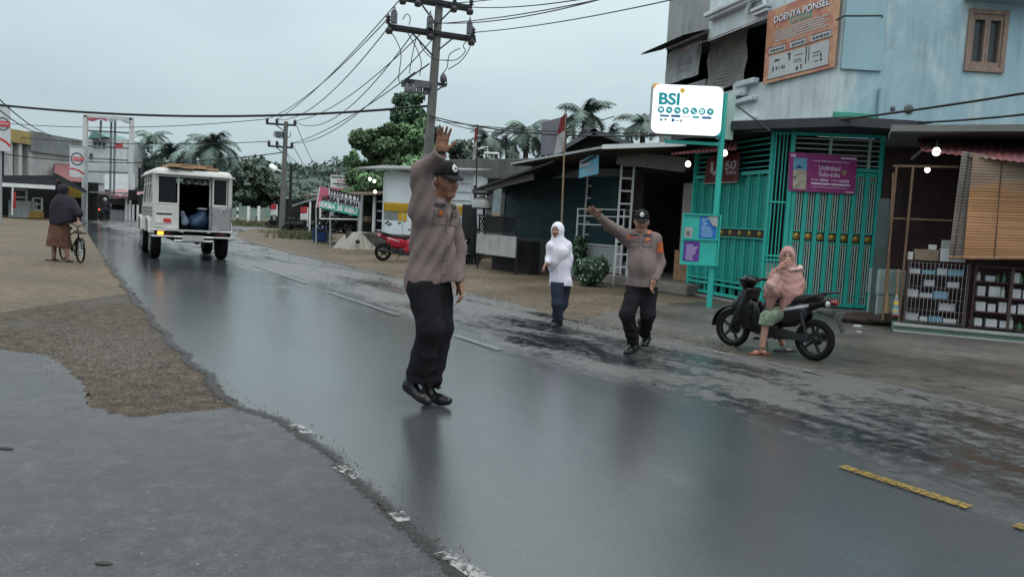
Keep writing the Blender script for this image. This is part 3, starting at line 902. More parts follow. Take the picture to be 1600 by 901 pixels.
lv.pbox(PGR, x0 + .6, x0 + .65, zg + .08, zl - .06, .031, .05); lv.pbox(PGR, x0 + 1.3, x0 + 1.35, zg + .08, zl - .06, .031, .05)
part('top_grille', lv, M_PALE, fg, True)
cg = MB()
for xx in (.0, .07, .14, .20): cg.tube([PGR.W(xx - .03, .12, .0), PGR.W(xx - .03, zl, .0)], .012, 6)
for z in (.12, .92, 1.0, 2.0, zl - .05): cg.pbox(PGR, -.06, .22, z, z + .035, -.02, .02)
part('fixed_bars', cg, M_TURQ, fg, True)
ht = MB(); ht.pbox(PGR, -.03, .20, .55, .9, -.06, -.03); hp = part('letter_hatch', ht, mat('grey white letters behind bars', (.35, .36, .37), .7, var=.5, vs=25), fg, True)

sg = thing('sheet_gate', 'turquoise sheet metal gate along the pavement behind the notice board', 'gate', tuple(PGL.W(PGL.L / 2, 0)))
zg2 = 2.62; n2 = 8; y0, y1 = .03, PGL.L - .14
s_ = MB(); s_.pbox(PGL, y0, y1, .42, zg2 - .1, -.04, -.025); part('sheet', s_, M_TURQD, sg, True)
f = MB()
for k in range(n2 + 1):
    a = y0 + (y1 - y0) * k / n2
    f.pbox(PGL, a - .016, a + .016, .1, zg2 - .07, -.02, .02)
for z0_, z1_ in ((.1, .16), (.30, .345), (.40, .43), (zg2 - .07, zg2), (zm + .08, zm + .10), (zm - .10, zm - .08)): f.pbox(PGL, y0 - .016, y1 + .016, z0_, z1_, .021, .05)
part('gate_frame', f, M_TURQ, sg, True)
b_ = MB()
for k in range(n2 * 2):
    a = y0 + (y1 - y0) * (k + .5) / (n2 * 2); b_.tube([PGL.W(a, .12, 0), PGL.W(a, zg2 - .07, 0)], .009, 6)
part('bars', b_, M_TURQ, sg, True)
bd = MB(); bd.pbox(PGL, y0, y1, zm - .08, zm + .08, .0205, .03); part('band', bd, mat('dark band', (.03, .025, .02), .6), sg, True)
for k in range(n2):
    a = y0 + (y1 - y0) * (k + .5) / n2
    md = MB(); md.lathe([(.055, 0), (.05, .012), (.02, .022), (.004, .024)], PGL.W(a, zm, .031), Matrix((PGL.u, (0, 0, 1), PGL.n)).transposed(), 14); part('medallion', md, M_GOLD, sg, True, smooth=40)
tg = MB()
for k in range(6):
    z = zg2 + .06 + (zl - zg2 - .06) * k / 6; tg.pbox(PGL, y0, y1, z, z + .02, -.01, .02)
tg.pbox(PGL, y1 + .0165, y1 + .09, .08, zl, -.02, .06); tg.pbox(PGL, y0 - .09, y0 - .0165, .08, zl, -.02, .06)
part('top_grille', tg, M_TURQ, sg, True)

def cloth(pl, c00, c10, c11, c01, out, wave=.02, nu=14, nv=8, seed=1):
    """banner cloth between four plane points (bottom-left, bottom-right, top-right, top-left)"""
    P = []
    for i in range(nv + 1):
        r = []
        for j in range(nu + 1):
            s, t = j / nu, i / nv
            a = (c00[0] * (1 - s) + c10[0] * s) * (1 - t) + (c01[0] * (1 - s) + c11[0] * s) * t
            z = (c00[1] * (1 - s) + c10[1] * s) * (1 - t) + (c01[1] * (1 - s) + c11[1] * s) * t
            r.append(pl.W(a, z - .0 * s, out + wave * math.sin(3.1 * s + 5 * t + seed) * math.sin(PI * s)))
        P.append(r)
    return P
class Skin:   # bilinear drawing surface over a banner: (x,y) in 0..1, lifted from the cloth
    def __init__(s, P, lift, n): s.P, s.l, s.n = P, lift, n
    def at(s, x, y):
        nv, nu = len(s.P) - 1, len(s.P[0]) - 1
        i = min(nv - 1, max(0, int(y * nv))); j = min(nu - 1, max(0, int(x * nu)))
        fy, fx = y * nv - i, x * nu - j
        p = (s.P[i][j] * (1 - fx) + s.P[i][j + 1] * fx) * (1 - fy) + (s.P[i + 1][j] * (1 - fx) + s.P[i + 1][j + 1] * fx) * fy
        return p + s.n * s.l
    def rect(s, mb, x0, x1, y0, y1, n=6):
        mb.grid([[s.at(x0 + (x1 - x0) * j / n, y0 + (y1 - y0) * i / n) for j in range(n + 1)] for i in range(n + 1)])
    def text(s, mb, t, x0, x1, y0, y1, bold=.02, slant=0):
        A, fs = text_geo(t, bold)
        mb.add([s.at(x0 + a[0] * (x1 - x0) + slant * a[1], y0 + a[1] * (y1 - y0)) for a in A], fs)
    def poly(s, mb, pts): mb.add([s.at(x, y) for x, y in pts], [tuple(range(len(pts)))])
    def disc(s, mb, cx, cy, rx, ry, n=16): s.poly(mb, [(cx + rx * math.cos(2 * PI * k / n), cy + ry * math.sin(2 * PI * k / n)) for k in range(n)])

def scribble(mb, S, x0, x1, y0, y1, seed=0):
    r = random.Random(int(x0 * 997 + y0 * 7919)); x = x0          # print too small to read: uneven dashes
    while x < x1 - .004:
        w = min(r.uniform(.012, .045), x1 - x); S.rect(mb, x, x + w, y0, y1 - r.uniform(0, .25) * (y1 - y0), 1); x += w + .010
def ink(name, c, e=0.0): return mat(name, c, .6, var=.08, vs=6, emit=e)
I_WHITE = ink('white print', (.66, .67, .70)); I_BLACK = ink('black print', (.018, .018, .02)); I_RED = ink('red print', (.45, .03, .04))
I_NAVY = ink('navy print', (.02, .03, .12)); I_GREY = ink('grey print', (.30, .32, .33)); I_YEL = ink('yellow print', (.62, .38, .04))

mg = thing('magenta_banner', 'magenta banner with white lettering tied across the folding gate', 'banner', tuple(PGR.W(1, 1.9)))
cs = [PGR.pix(*p) for p in ((1229, 298), (1333, 304), (1337, 245), (1231, 238))]
P = cloth(PGR, *cs, .09, .018)
c_ = MB(); c_.grid(P); part('cloth', c_, mat('magenta vinyl', (.26, .035, .17), .45, var=.25, vs=3), mg, True, smooth=180)
S1 = Skin(P, .004, PGR.n); S2 = Skin(P, .007, PGR.n)
t_ = MB(); S1.text(t_, 'Unlimited', .45, .76, .58, .71); S1.text(t_, 'Suka-suka', .45, .76, .42, .55); S1.rect(t_, .34, .62, .20, .25); S1.rect(t_, .64, .92, .20, .25)
scribble(t_, S1, .36, .90, .80, .83); scribble(t_, S1, .34, .46, .31, .34); scribble(t_, S1, .48, .61, .29, .37); scribble(t_, S1, .64, .74, .31, .34); scribble(t_, S1, .76, .90, .29, .37); S1.rect(t_, .76, .99, .90, .95); S1.rect(t_, .36, .88, .13, .145); S1.rect(t_, .03, .10, .88, .95); S1.rect(t_, .86, .98, .03, .06)
part('lettering', t_, ink('pale pink print', (.62, .50, .62)), mg, True)
p_ = MB(); S1.rect(p_, .07, .27, .55, .86); part('picture_sky', p_, ink('blue sky print', (.12, .33, .47)), mg, True)
p_ = MB(); S1.rect(p_, .07, .27, .05, .545); S2.poly(p_, [(.06, .45), (.1, .56), (.25, .56), (.28, .4), (.2, .38)]); part('picture_ground', p_, mat('sandy picture print', (.40, .36, .29), .6, var=.5, vs=14), mg, True)
p_ = MB(); S2.poly(p_, [(.10, .60), (.15, .68), (.22, .60)]); S2.rect(p_, .44, .58, .715, .745); S2.poly(p_, [(.05, .36), (.12, .38), (.10, .33)]); part('picture_mark', p_, I_NAVY, mg, True)
p_ = MB(); S1.disc(p_, .82, .55, .035, .07); part('seal', p_, ink('olive seal print', (.30, .22, .12)), mg, True)

mr = thing('maroon_banner', 'dark maroon creased banner hanging on the sheet gate behind the turquoise pole', 'banner', tuple(PGL.W(1.5, 2)))
cs = [PGL.pix(*p) for p in ((1106, 288), (1160, 285), (1164, 238), (1112, 247))]
P = cloth(PGL, *cs, .10, .03, seed=3); c_ = MB(); c_.grid(P); part('cloth', c_, mat('maroon vinyl', (.10, .012, .016), .45, var=.45, vs=4), mr, True, smooth=180)
S1 = Skin(P, .005, PGL.n); t_ = MB(); S1.text(t_, '50', .62, .92, .45, .75); S1.text(t_, 'RIBU', .66, .93, .28, .40); S1.rect(t_, .0, .99, .0, .03); S1.poly(t_, [(.2, .35), (.45, .62), (.5, .5), (.3, .3)])
S1.rect(t_, .15, .25, .4, .8); part('lettering', t_, ink('dull pink print', (.42, .36, .38)), mr, True)

og = thing('phone_shop_banner', 'large faded orange phone shop banner on the upper side wall', 'banner', tuple(PC.W(1, 5)))
cs = [PC.pix(*p) for p in ((1197, 133), (1302, 107), (1307, -17), (1205, 19))]
cs[1] = (.02, cs[1][1]); cs[2] = (.02, cs[2][1])
P = cloth(PC, *cs, .08, .02, 16, 16, 2); c_ = MB(); c_.grid(P)
NB = NT('faded orange print vinyl'); nv = NB.noise(NB.pos(), 2.6, 5, .6, .8); NB.col(NB.ramp(nv, [(.3, (.36, .10, .085)), (.46, (.44, .18, .12)), (.58, (.50, .30, .17)), (.72, (.45, .15, .13))])); NB.rgh(.5)
part('cloth', c_, NB.m, og, True, smooth=180)
S1 = Skin(P, .006, PC.n); S2 = Skin(P, .010, PC.n); S3 = Skin(P, .014, PC.n)
p_ = MB(); S1.rect(p_, .08, .91, .05, .36, 14); S1.rect(p_, .06, .30, .40, .475); S1.rect(p_, .37, .60, .40, .475); S1.rect(p_, .66, .92, .40, .475)
for k in range(5): S1.rect(p_, .14, .88 - .05 * (k % 2), .545 + .032 * k, .56 + .032 * k)
part('panels', p_, ink('washed white print', (.43, .45, .46)), og, True)
p_ = MB(); S1.rect(p_, .36, .66, .72, .80); part('teal_box', p_, ink('faded teal print', (.12, .27, .26)), og, True)
p_ = MB(); scribble(p_, S2, .39, .63, .735, .785); part('box_lettering', p_, ink('pale orange print', (.45, .30, .2)), og, True)
p_ = MB(); S2.text(p_, 'DOENYA PONSEL', .125, .885, .795, .885, .035); part('lettering_shadow', p_, ink('dark blue print', (.05, .09, .15)), og, True)
p_ = MB(); S3.text(p_, 'DOENYA PONSEL', .12, .88, .80, .89, .02); part('lettering', p_, I_WHITE, og, True)
p_ = MB()
S2.rect(p_, .05, .95, .385, .392); S2.rect(p_, .06, .30, .476, .484); S2.rect(p_, .37, .6, .476, .484); S2.rect(p_, .66, .92, .476, .484)
S2.rect(p_, .60, .615, .14, .36); S2.rect(p_, .64, .65, .16, .36); S2.rect(p_, .06, .93, .043, .052)
for x, y, w, h in ((.16, .27, .07, .03), (.14, .14, .02, .07), (.19, .15, .02, .05), (.23, .16, .015, .03), (.27, .15, .02, .05), (.30, .15, .02, .04), (.36, .25, .025, .09), (.34, .32, .04, .02), (.48, .08, .03, .05), (.54, .09, .02, .06), (.80, .12, .03, .03), (.80, .17, .02, .05), (.70, .24, .1, .012), (.70, .2, .08, .01), (.72, .13, .06, .012), (.44, .22, .1, .01), (.44, .19, .12, .008), (.44, .28, .12, .008)): S2.rect(p_, x, x + w, y, y + h)
scribble(p_, S2, .40, .58, .42, .45); scribble(p_, S2, .09, .28, .42, .45); scribble(p_, S2, .69, .90, .42, .45)
part('small_print', p_, ink('dark grey print', (.05, .055, .06)), og, True)

kA, kB = G(1397, 517), G(1600, 536)
kB2 = kB + (kB - kA) * .8
PK = Plane((kA.x, kA.y), (kB2.x, kB2.y))
sp_ = thing('right_shop', 'dim shop front with a green step and maroon sheet awning at the right edge', 'building', tuple(PK.W(1, 0)))
mb = MB(); mb.pbox(PK, -.02, PK.L, 0.0, .10, -2.2, .0); part('floor_step', mb, mat('green step paint', (.13, .22, .17), .5, var=.2, vs=4, streak=.3), sp_, True, bevel=.01)
mb = MB(); mb.pbox(PK, -.02, PK.L, .095, .14, .003, .05); mb.pbox(PK, -.02, PK.L, .0, .025, .003, .04); part('step_edge', mb, M_BRICKW, sp_, True)
mb = MB(); mb.pbox(PK, -.3, PK.L, 0, 3.2, -2.4, -2.3); mb.pbox(PK, PK.L, PK.L + .1, 0, 3.2, -2.3, 0); part('back_wall', mb, mat('dark red curtain', (.035, .016, .018), .8, var=.4, vs=3, streak=.4), sp_, True)
mb = MB(); mb.pbox(PK, -.3, PK.L, 3.1, 3.2, -2.3, -.1); part('ceiling', mb, mat('dim pale ceiling', (.16, .17, .16), .7), sp_, True)
mb = MB()
def kpx(px, py, o=0): return PK.pix(px, py, o)
zf = kpx(1430, 260)[1]; zf2 = kpx(1430, 343)[1]
for px in (1398, 1424): 
    a = kpx(px, 300)[0]; mb.pbox(PK, a - .016, a + .016, .14, zf + .03, -.16, -.11)
mb.pbox(PK, kpx(1398, 300)[0] - .05, kpx(1490, 300)[0] + .4, zf, zf + .035, -.205, -.162); mb.pbox(PK, kpx(1398, 300)[0] - .05, kpx(1490, 300)[0] + .4, zf2, zf2 + .025, -.205, -.162)
part('timber_frame', mb, mat('dim timber', (.12, .075, .045), .6, var=.35, vs=7), sp_, True)
mb = MB(); a0 = kpx(1376, 300)[0]
mb.pbox(PK, a0, kpx(1398, 300)[0], .14, 2.1, -.9, -.88); part('side_glass', mb, mat('greenish glass', (.06, .085, .08), .12, var=.3), sp_, True)
A0, A1 = AT(1440, 236, 12.0), AT(1760, 272, 10.2); B0, B1 = AT(1432, 216, 13.0), AT(1760, 226, 12.6)
P = []
for i in range(5):
    r = []
    for j in range(101):
        t = j / 100; p = A0.lerp(A1, t).lerp(B0.lerp(B1, t), i / 4); r.append(p + Vector((0, 0, .010 * math.sin(j * PI / 2))))
    P.append(r)
mb = MB(); mb.grid(P); part('awning', mb, M_MAROON, sp_, True)
mb = MB(); mb.tube([AT(1425, 248, 13.0), AT(1446, 231, 12.3)], .025, 6); mb.bar(AT(1370, 196, 13.6), AT(1440, 208, 13.1), .12, .03); mb.bar(AT(1440, 208, 13.1), AT(1780, 224, 12.7), .10, .03); part('awning_rail', mb, M_CONC, sp_, True)
mb = MB(); mb.bar(AT(1440, 203, 13.3), AT(1780, 216, 13.1), .05, .05); part('fascia_edge', mb, M_GREEN, sp_, True)

def blind(label, px0, px1, py0, py1, tone, out):
    t = thing('bamboo_blind', label, 'blind', tuple(PK.W(kpx(px0[0], 300)[0], 1.5)))
    q00, q10, q11, q01 = kpx(px0[0], py1[0], out), kpx(px1[0], py1[1], out), kpx(px1[1], py0[1], out), kpx(px0[1], py0[0], out)
    nr = 70; P = []
    for i in range(nr + 1):
        tt = i / nr; r = []
        for j in range(9):
            s = j / 8
            a = (q00[0] * (1 - s) + q10[0] * s) * (1 - tt) + (q01[0] * (1 - s) + q11[0] * s) * tt
            z = (q00[1] * (1 - s) + q10[1] * s) * (1 - tt) + (q01[1] * (1 - s) + q11[1] * s) * tt
            r.append(PK.W(a, z, out + .005 * (i % 2) + .02 * math.sin(tt * 9 + s * 2)))
        P.append(r)
    mb = MB(); mb.grid(P)
    N = NT('bamboo slats'); n1 = N.noise(N.pos((1.2, 1.2, 40)), 1.0, 4, .6); n2 = N.noise(N.pos(), 1.6, 4)
    c = N.ramp(n1, [(.3, tuple(k * .55 for k in tone)), (.6, tone), (.8, tuple(k * 1.35 for k in tone))])
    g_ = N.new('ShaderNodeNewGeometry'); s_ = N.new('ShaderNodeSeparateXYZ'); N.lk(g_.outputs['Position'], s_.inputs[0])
    hi_ = N.ramp(N.math('ADD', N.math('MULTIPLY', N.math('SUBTRACT', s_.outputs['Z'], 1.5), .7), N.math('MULTIPLY', N.math('SUBTRACT', n2, .5), .5)), [(.42, 0.0), (.62, .85)])  # warm glow on the lower slats put into the colour, greyer higher up
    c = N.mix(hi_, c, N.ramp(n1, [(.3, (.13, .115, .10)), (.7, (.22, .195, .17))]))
    N.col(N.mix(N.ramp(n2, [(.4, 0.0), (.7, .5)]), c, tuple(k * .5 for k in tone))); N.rgh(.6)
    part('slats', mb, N.m, t, True)
    mb = MB(); e0, e1 = PK.W(q00[0], q00[1], out + .01), PK.W(q10[0], q10[1], out + .01); mb.tube([e0, e1], .022, 8); part('bottom_rod', mb, M_WOOD, t, True)
    for s in (.2, .75):
        mb = MB(); top = PK.W(q01[0] * (1 - s) + q11[0] * s, q01[1] * (1 - s) + q11[1] * s, out + .03); bt = PK.W(q00[0] * (1 - s) + q10[0] * s, q00[1] * (1 - s) + q10[1] * s, out + .03); mb.tube([top, bt], .006, 5); part('cord', mb, M_DARK2, t, True)
def blind2(label, pts, tone, out):
    return blind(label, (pts[0][0], pts[3][0]), (pts[1][0], pts[2][0]), (pts[3][1], pts[2][1]), (pts[0][1], pts[1][1]), tone, out)
blind2('grey weathered bamboo blind hanging under the maroon awning', ((1482, 402), (1520, 402), (1560, 246), (1503, 236)), (.15, .125, .105), .10)
blind2('wide orange bamboo blind rolled halfway down at the right edge', ((1505, 403), (1760, 404), (1760, 262), (1520, 244)), (.40, .20, .085), .16)

M_CARTON = mat('white carton board', (.48, .50, .52), .6, var=.2, vs=9)
M_CARTB = mat('blue white carton', (.20, .36, .48), .6, var=.3, vs=9)
M_CARTG = mat('brown carton', (.20, .15, .11), .7, var=.3, vs=9)
def rack(label, pxa, pxb, ztop, out, shelves, mt, glass=False):
    a0, a1 = kpx(pxa, 450, out)[0], kpx(pxb, 450, out)[0]
    t = thing('goods_rack', label, 'shelf', tuple(PK.W((a0 + a1) / 2, .1, out - .2)))
    f = MB()
    for a in (a0, a1):
        for d in (out, out - .38): f.pbox(PK, a - .013, a + .013, .105, ztop, d - .013, d + .013)
    part('frame', f, mt, t, True)
    for k in range(shelves + 1):
        z = .16 + (ztop - .2) * k / shelves
        s = MB(); s.pbox(PK, a0 + .014, a1 - .014, z, z + .018, out - .37, out - .012); part('shelf', s, mt, t, True)
    return t, a0, a1
M_RACK = mat('brown rack paint', (.06, .04, .035), .5, var=.3)
rk, ra0, ra1 = rack('brown wire rack of white cartons behind the shop step', 1417, 1512, 1.12, -.15, 5, M_RACK)
w_ = MB()
for k in range(15): 
    a = ra0 + (ra1 - ra0) * (k + .5) / 15; w_.tube([PK.W(a, .16, -.13), PK.W(a, 1.1, -.13)], .0035, 4)
part('wire_front', w_, M_STEEL, rk, True)
rr = random.Random(5)
for k in range(5):
    z = .16 + (1.12 - .2) * k / 5 + .018; a = ra0 + .03
    while a < ra1 - .12:
        w = rr.uniform(.10, .22); h = rr.uniform(.06, .13)
        if a + w > ra1 - .02: break
        if rr.random() < .85:
            mtc = rr.choice([M_CARTON, M_CARTON, M_CARTON, M_CARTB])
            b = MB(); b.pbox(PK, a, a + w, z, z + h, -.45 - rr.uniform(0, .03), -.2 - rr.uniform(0, .05))
            blue = mtc is M_CARTB
            solo('carton', b, mtc, 'flat blue and white carton lying in the brown wire rack' if blue else 'plain white carton stacked in the brown wire rack', 'carton', 'blue cartons in the wire rack' if blue else 'white cartons in the wire rack', bevel=.004)
        a += w + rr.uniform(.01, .04)
topz = 1.125
for (p0, p1, h, mtc, lab) in ((1419, 1426, .12, M_CARTON, 'small white box at the left end of the rack top'), (1428, 1466, .17, M_CARTG, 'long brown carton on top of the wire rack'), (1468, 1484, .20, M_CARTON, 'tall white box in the middle of the rack top'), (1485, 1508, .17, mat('pale grey carton', (.33, .36, .34), .6), 'pale grey green carton at the right of the rack top')):
    b = MB(); b.pbox(PK, kpx(p0, 400, -.3)[0], kpx(p1, 400, -.3)[0], topz, topz + h, -.5, -.2); solo('carton', b, mtc, lab, 'carton', bevel=.006)
b = MB(); b.pbox(PK, kpx(1450, 400, -.3)[0], kpx(1462, 400, -.3)[0], topz + .171, topz + .25, -.45, -.25); solo('carton', b, M_CARTON, 'small white packet lying on the long brown carton', 'carton', bevel=.006)
b = MB(); b.pbox(PK, kpx(1470, 400, -.3)[0], kpx(1500, 400, -.3)[0], topz + .203, topz + .33, -.45, -.25); solo('carton', b, mat('greenish carton', (.30, .34, .31), .6), 'grey green carton topmost of the boxes on the rack', 'carton', bevel=.006)
rk2, rb0, rb1 = rack('dark red glazed cabinet of bottles and packets at the right edge', 1522, 1640, 1.12, -.15, 4, mat('dark red cabinet', (.055, .02, .03), .35, var=.3))
st = MB(); st.pbox(PK, (rb0 + rb1) / 2 - .02, (rb0 + rb1) / 2 + .02, .16, 1.1, -.14, -.12); part('mullion', st, M_RACK, rk2, True)
for k in range(4):
    z = .16 + (1.12 - .2) * k / 4 + .018; a = rb0 + .06
    while a < rb1 - .1:
        if rr.random() < .55:
            r0 = rr.uniform(.028, .045); h = rr.uniform(.10, .18)
            p = PK.W(a, z, -.28)
            b = MB(); b.lathe([(r0, 0), (r0, h * .62), (r0 * .45, h * .78), (r0 * .42, h)], p, None, 12)
            gcol = rr.random() < .4
            solo('bottle', b, mat('green bottle', (.05, .14, .07), .25) if gcol else mat('white bottle', (.42, .44, .44), .35), 'green bottle standing in the dark red cabinet' if gcol else 'whitish bottle standing in the dark red cabinet', 'bottle', 'green bottles in the cabinet' if gcol else 'white bottles in the cabinet', smooth=40)
            a += r0 * 2 + rr.uniform(.02, .06)
        else:
            w = rr.uniform(.08, .15); h = rr.uniform(.08, .16)
            b = MB(); b.pbox(PK, a, a + w, z, z + h, -.42, -.24); solo('carton', b, M_CARTON, 'pale packet standing in the dark red cabinet', 'packet', 'packets in the cabinet', bevel=.004)
            a += w + rr.uniform(.02, .05)
def broom(label, p_top, p_bot, c, mtb):
    t = thing('broom', label, 'broom', tuple(p_bot))
    d = (p_bot - p_top).normalized()
    s = MB(); s.tube([p_top, p_bot - d * .3], .013, 7); part('handle', s, M_WOOD, t, True)
    s = MB(); s.tube([p_bot - d * .32, p_bot - d * .2, p_bot], [.018, .035, .055], 10); part('bristles', s, mtb, t, True)
broom('tall straw broom leaning on the glazed corner', AT(1396, 270, 12.3), AT(1385, 488, 12.4), None, mat('straw', (.30, .21, .11), .8, var=.3, vs=30))
NB = NT('striped fibre'); nz = NB.ramp(NB.noise(NB.pos((1, 1, 9)), 1.2, 1), [(.4, (.45, .33, .03)), (.5, (.02, .22, .42)), (.6, (.35, .10, .05))]); NB.col(nz)
broom('small broom with blue and yellow bristles beside the rack', AT(1404, 420, 12.0), AT(1399, 492, 12.0), None, NB.m)
o = thing('sack_heap', 'brown heap of wet sacks on the ground between gate and shop', 'sack', tuple(G(1372, 506)))
sdf_part('sacks', lambda P: U(.06, ell(P, (0, 0, .07), (.62, .3, .11)), ell(P, (.35, .05, .12), (.3, .25, .14)), ell(P, (-.3, 0, .06), (.3, .22, .09))) + .018 * wob(P, 17), (-.75, -.4, -.03), (.75, .4, .35), .02, mat('wet sacking', (.032, .022, .017), .7, var=.4, vs=8, bump=.4), o)
b = MB(); p = G(1340, 511); b.lathe([(.06, 0), (.065, .02), (.03, .04)], p, Matrix.Diagonal((1.3, .7, 1)), 7); solo('litter', b, I_GREY, 'crumpled white scrap lying beside the sack heap', 'litter')
b = MB(); p = G(1342, 519); b.lathe([(.035, 0), (.04, .012), (.02, .02)], p, Matrix.Diagonal((1.2, .7, 1)), 7); solo('litter', b, I_GREY, 'small white scrap on the tarmac in front of the sack heap', 'litter')
bx_ = MB(); q = AT(1385, 440, 13.0); bx_.box((q.x, q.y, q.z), (.45, .4, .42)); bx_.box((q.x, q.y, .32), (.42, .36, .62)); solo('crate', bx_, mat('pale plastic crate', (.25, .32, .31), .5, var=.2, vs=6, streak=.4), 'pale plastic crate behind the brooms at the glazed corner', 'crate', bevel=.015)

bulb(AT(1463, 238, 12.0), 'bright round lamp hanging under the maroon awning', .12, .06)
bulb(AT(1449, 266, 13.2), 'small lamp glowing deeper inside the right shop', .3, .045)
bulb(AT(1132, 240, 14.3), 'bright lamp beside the turquoise sign pole', .15, .055)
bulb(AT(1075, 257, 16.3), 'bright lamp under the tile awning left of the gate', .2, .06)
base = G(1108, 480); YS = base.y
M_SIGNW = ink('lit white acrylic', (.78, .83, .85), .72)
M_TEAL = ink('teal acrylic', (.012, .25, .27), .35)
def sgn(px, py): return AT(px, py, YS - .02)
pt = thing('sign_pole', 'turquoise pole carrying the lit bank sign and the notice board', 'pole', tuple(base))
top = sgn(1131, 146)
mb = MB(); mb.tube([base + Vector((0, 0, -.05)), Vector((base.x, YS, top.z))], .055, 14); part('pole', mb, M_TURQ, pt, True, smooth=50)
pole_x = base.x
zb = sgn(1060, 222).z
mb = MB(); mb.bar((sgn(1040, 218).x, YS, zb), (pole_x, YS, zb), .05, .06); mb.bar((sgn(1040, 218).x, YS - .0, zb + .07), (sgn(1040, 218).x, YS, zb), .03); part('arm', mb, M_TURQ, pt, True, bevel=.004)
fl, frr = sgn(1017, 170), sgn(1125, 176)
PS = Plane((fl.x, fl.y - .10), (frr.x, frr.y - .16))
wS = PS.L; zS0 = PS.pix(1070, 211)[1]; zS1 = PS.pix(1072, 133)[1]; hS = zS1 - zS0
bs = thing('bank_sign', 'lit white BSI bank sign box with teal letters and round icons', 'sign', tuple(PS.W(wS / 2, zS0, -.1)))
def rrect(w, h, r, n=7):
    out = []
    for cx, cy, a0 in ((w - r, r, -90), (w - r, h - r, 0), (r, h - r, 90), (r, r, 180)):
        for k in range(n + 1):
            a = rad(a0 + 90 * k / n); out.append((cx + r * math.cos(a), cy + r * math.sin(a)))
    return out
zv = Vector((0, 0, 1))
mb = MB(); mb.prism([(0, 0), (wS, 0), (wS, hS), (0, hS)], PS.W(0, zS0), PS.u, zv, PS.n, -.30, -.012); part('case', mb, mat('grey sign case', (.30, .33, .34), .5, var=.15, streak=.4), bs, True, bevel=.012)
mb = MB(); o = PS.W(0.0, zS0)
for (pts, nm, mt_) in (([(.0, hS), (.0, hS * .80), (wS * .13, hS)], 'orange_corner', ink('orange acrylic', (.62, .30, .05), .25)), ([(wS, 0), (wS, hS * .22), (wS * .84, 0)], 'teal_corner', M_TEAL)):
    c = MB(); c.prism(pts, o, PS.u, zv, PS.n, -.010, -.002); part(nm, c, mt_, bs, True)
fc = MB(); fc.prism(rrect(wS - .01, hS - .01, .13), o + PS.u * .005 + zv * .005, PS.u, zv, PS.n, -.001, .012); part('face', fc, M_SIGNW, bs, True)
fp = o + PS.n * .015
def RX(x): return wS * x
def RY(y): return hS * y
lt = MB(); put_text(lt, 'BSI', fp, PS.u, zv, RX(.09), RX(.385), RY(.585), RY(.83), .035); part('letters', lt, M_TEAL, bs, True)
yl = MB(); disc(yl, fp, PS.u, zv, RX(.415), RY(.885), .032); yl2 = MB()
ring(yl, fp, PS.u, zv, RX(.415), RY(.885), .034, .046, 6); part('star', yl, ink('amber acrylic', (.65, .38, .03), .3), bs, True)
fn = MB(); put_text(fn, 'BANK SYARIAH', fp, PS.u, zv, RX(.46), RX(.90), RY(.665), RY(.715), 0); put_text(fn, 'INDONESIA', fp, PS.u, zv, RX(.46), RX(.78), RY(.59), RY(.64), 0); part('faint_lettering', fn, ink('pale teal acrylic', (.50, .72, .70), .75), bs, True)
ic = MB(); gl = MB(); fp2 = fp + PS.n * .003
for k in range(7):
    cx, cy = RX(.13 + .1165 * k), RY(.485); disc(ic, fp, PS.u, zv, cx, cy, .060, n=24)
    if k == 0: rect(gl, fp2, PS.u, zv, cx - .028, cx + .028, cy - .02, cy + .025); 
    elif k in (1, 2): rect(gl, fp2, PS.u, zv, cx - .034, cx + .02, cy + .004, cy + .016); rect(gl, fp2, PS.u, zv, cx - .02, cx + .034, cy - .018, cy - .006)
    elif k == 3: gl.add([fp2 + PS.u * (cx + a) + zv * (cy + b) for a, b in ((-.035, .03), (.03, .02), (.018, -.015), (-.015, -.015))], [(3, 2, 1, 0)]); disc(gl, fp2, PS.u, zv, cx - .008, cy - .028, .008, n=8); disc(gl, fp2, PS.u, zv, cx + .014, cy - .028, .008, n=8)
    elif k == 4: gl.add([fp2 + PS.u * (cx + a) + zv * (cy + b) for a, b in ((-.04, .02), (-.025, .032), (.015, -.008), (.0, -.02))], [(3, 2, 1, 0)]); rect(gl, fp2, PS.u, zv, cx, cx + .035, cy - .03, cy - .02)
    elif k == 5: ring(gl, fp2, PS.u, zv, cx, cy, .016, .034, 18); rect(gl, fp2, PS.u, zv, cx - .034, cx - .016, cy - .034, cy + .034)
    else: gl.add([fp2 + PS.u * (cx + a) + zv * (cy + b) for a, b in ((.012, .04), (-.028, -.006), (-.002, -.006), (-.012, -.038), (.028, .008), (.004, .008))], [(5, 4, 3, 2, 1, 0)])
part('icons', ic, M_TEAL, bs, True); part('icon_marks', gl, ink('white icon acrylic', (.62, .80, .80), .7), bs, True)
sm = MB()
for x0_, x1_, y0_, y1_ in ((.12, .25, .345, .385), (.28, .41, .345, .395), (.72, .85, .34, .385)): rect(sm, fp, PS.u, zv, RX(x0_), RX(x1_), RY(y0_), RY(y1_))
rect(sm, fp, PS.u, zv, RX(.29), RX(.33), RY(.255), RY(.315)); part('navy_logos', sm, ink('navy acrylic', (.03, .11, .24), .25), bs, True)
sm = MB(); ring(sm, fp, PS.u, zv, RX(.63), RY(.365), .045, .062, 20, ky=.36); rect(sm, fp, PS.u, zv, RX(.585), RX(.675), RY(.352), RY(.378)); rect(sm, fp, PS.u, zv, RX(.125), RX(.16), RY(.26), RY(.31)); part('teal_logos', sm, M_TEAL, bs, True)
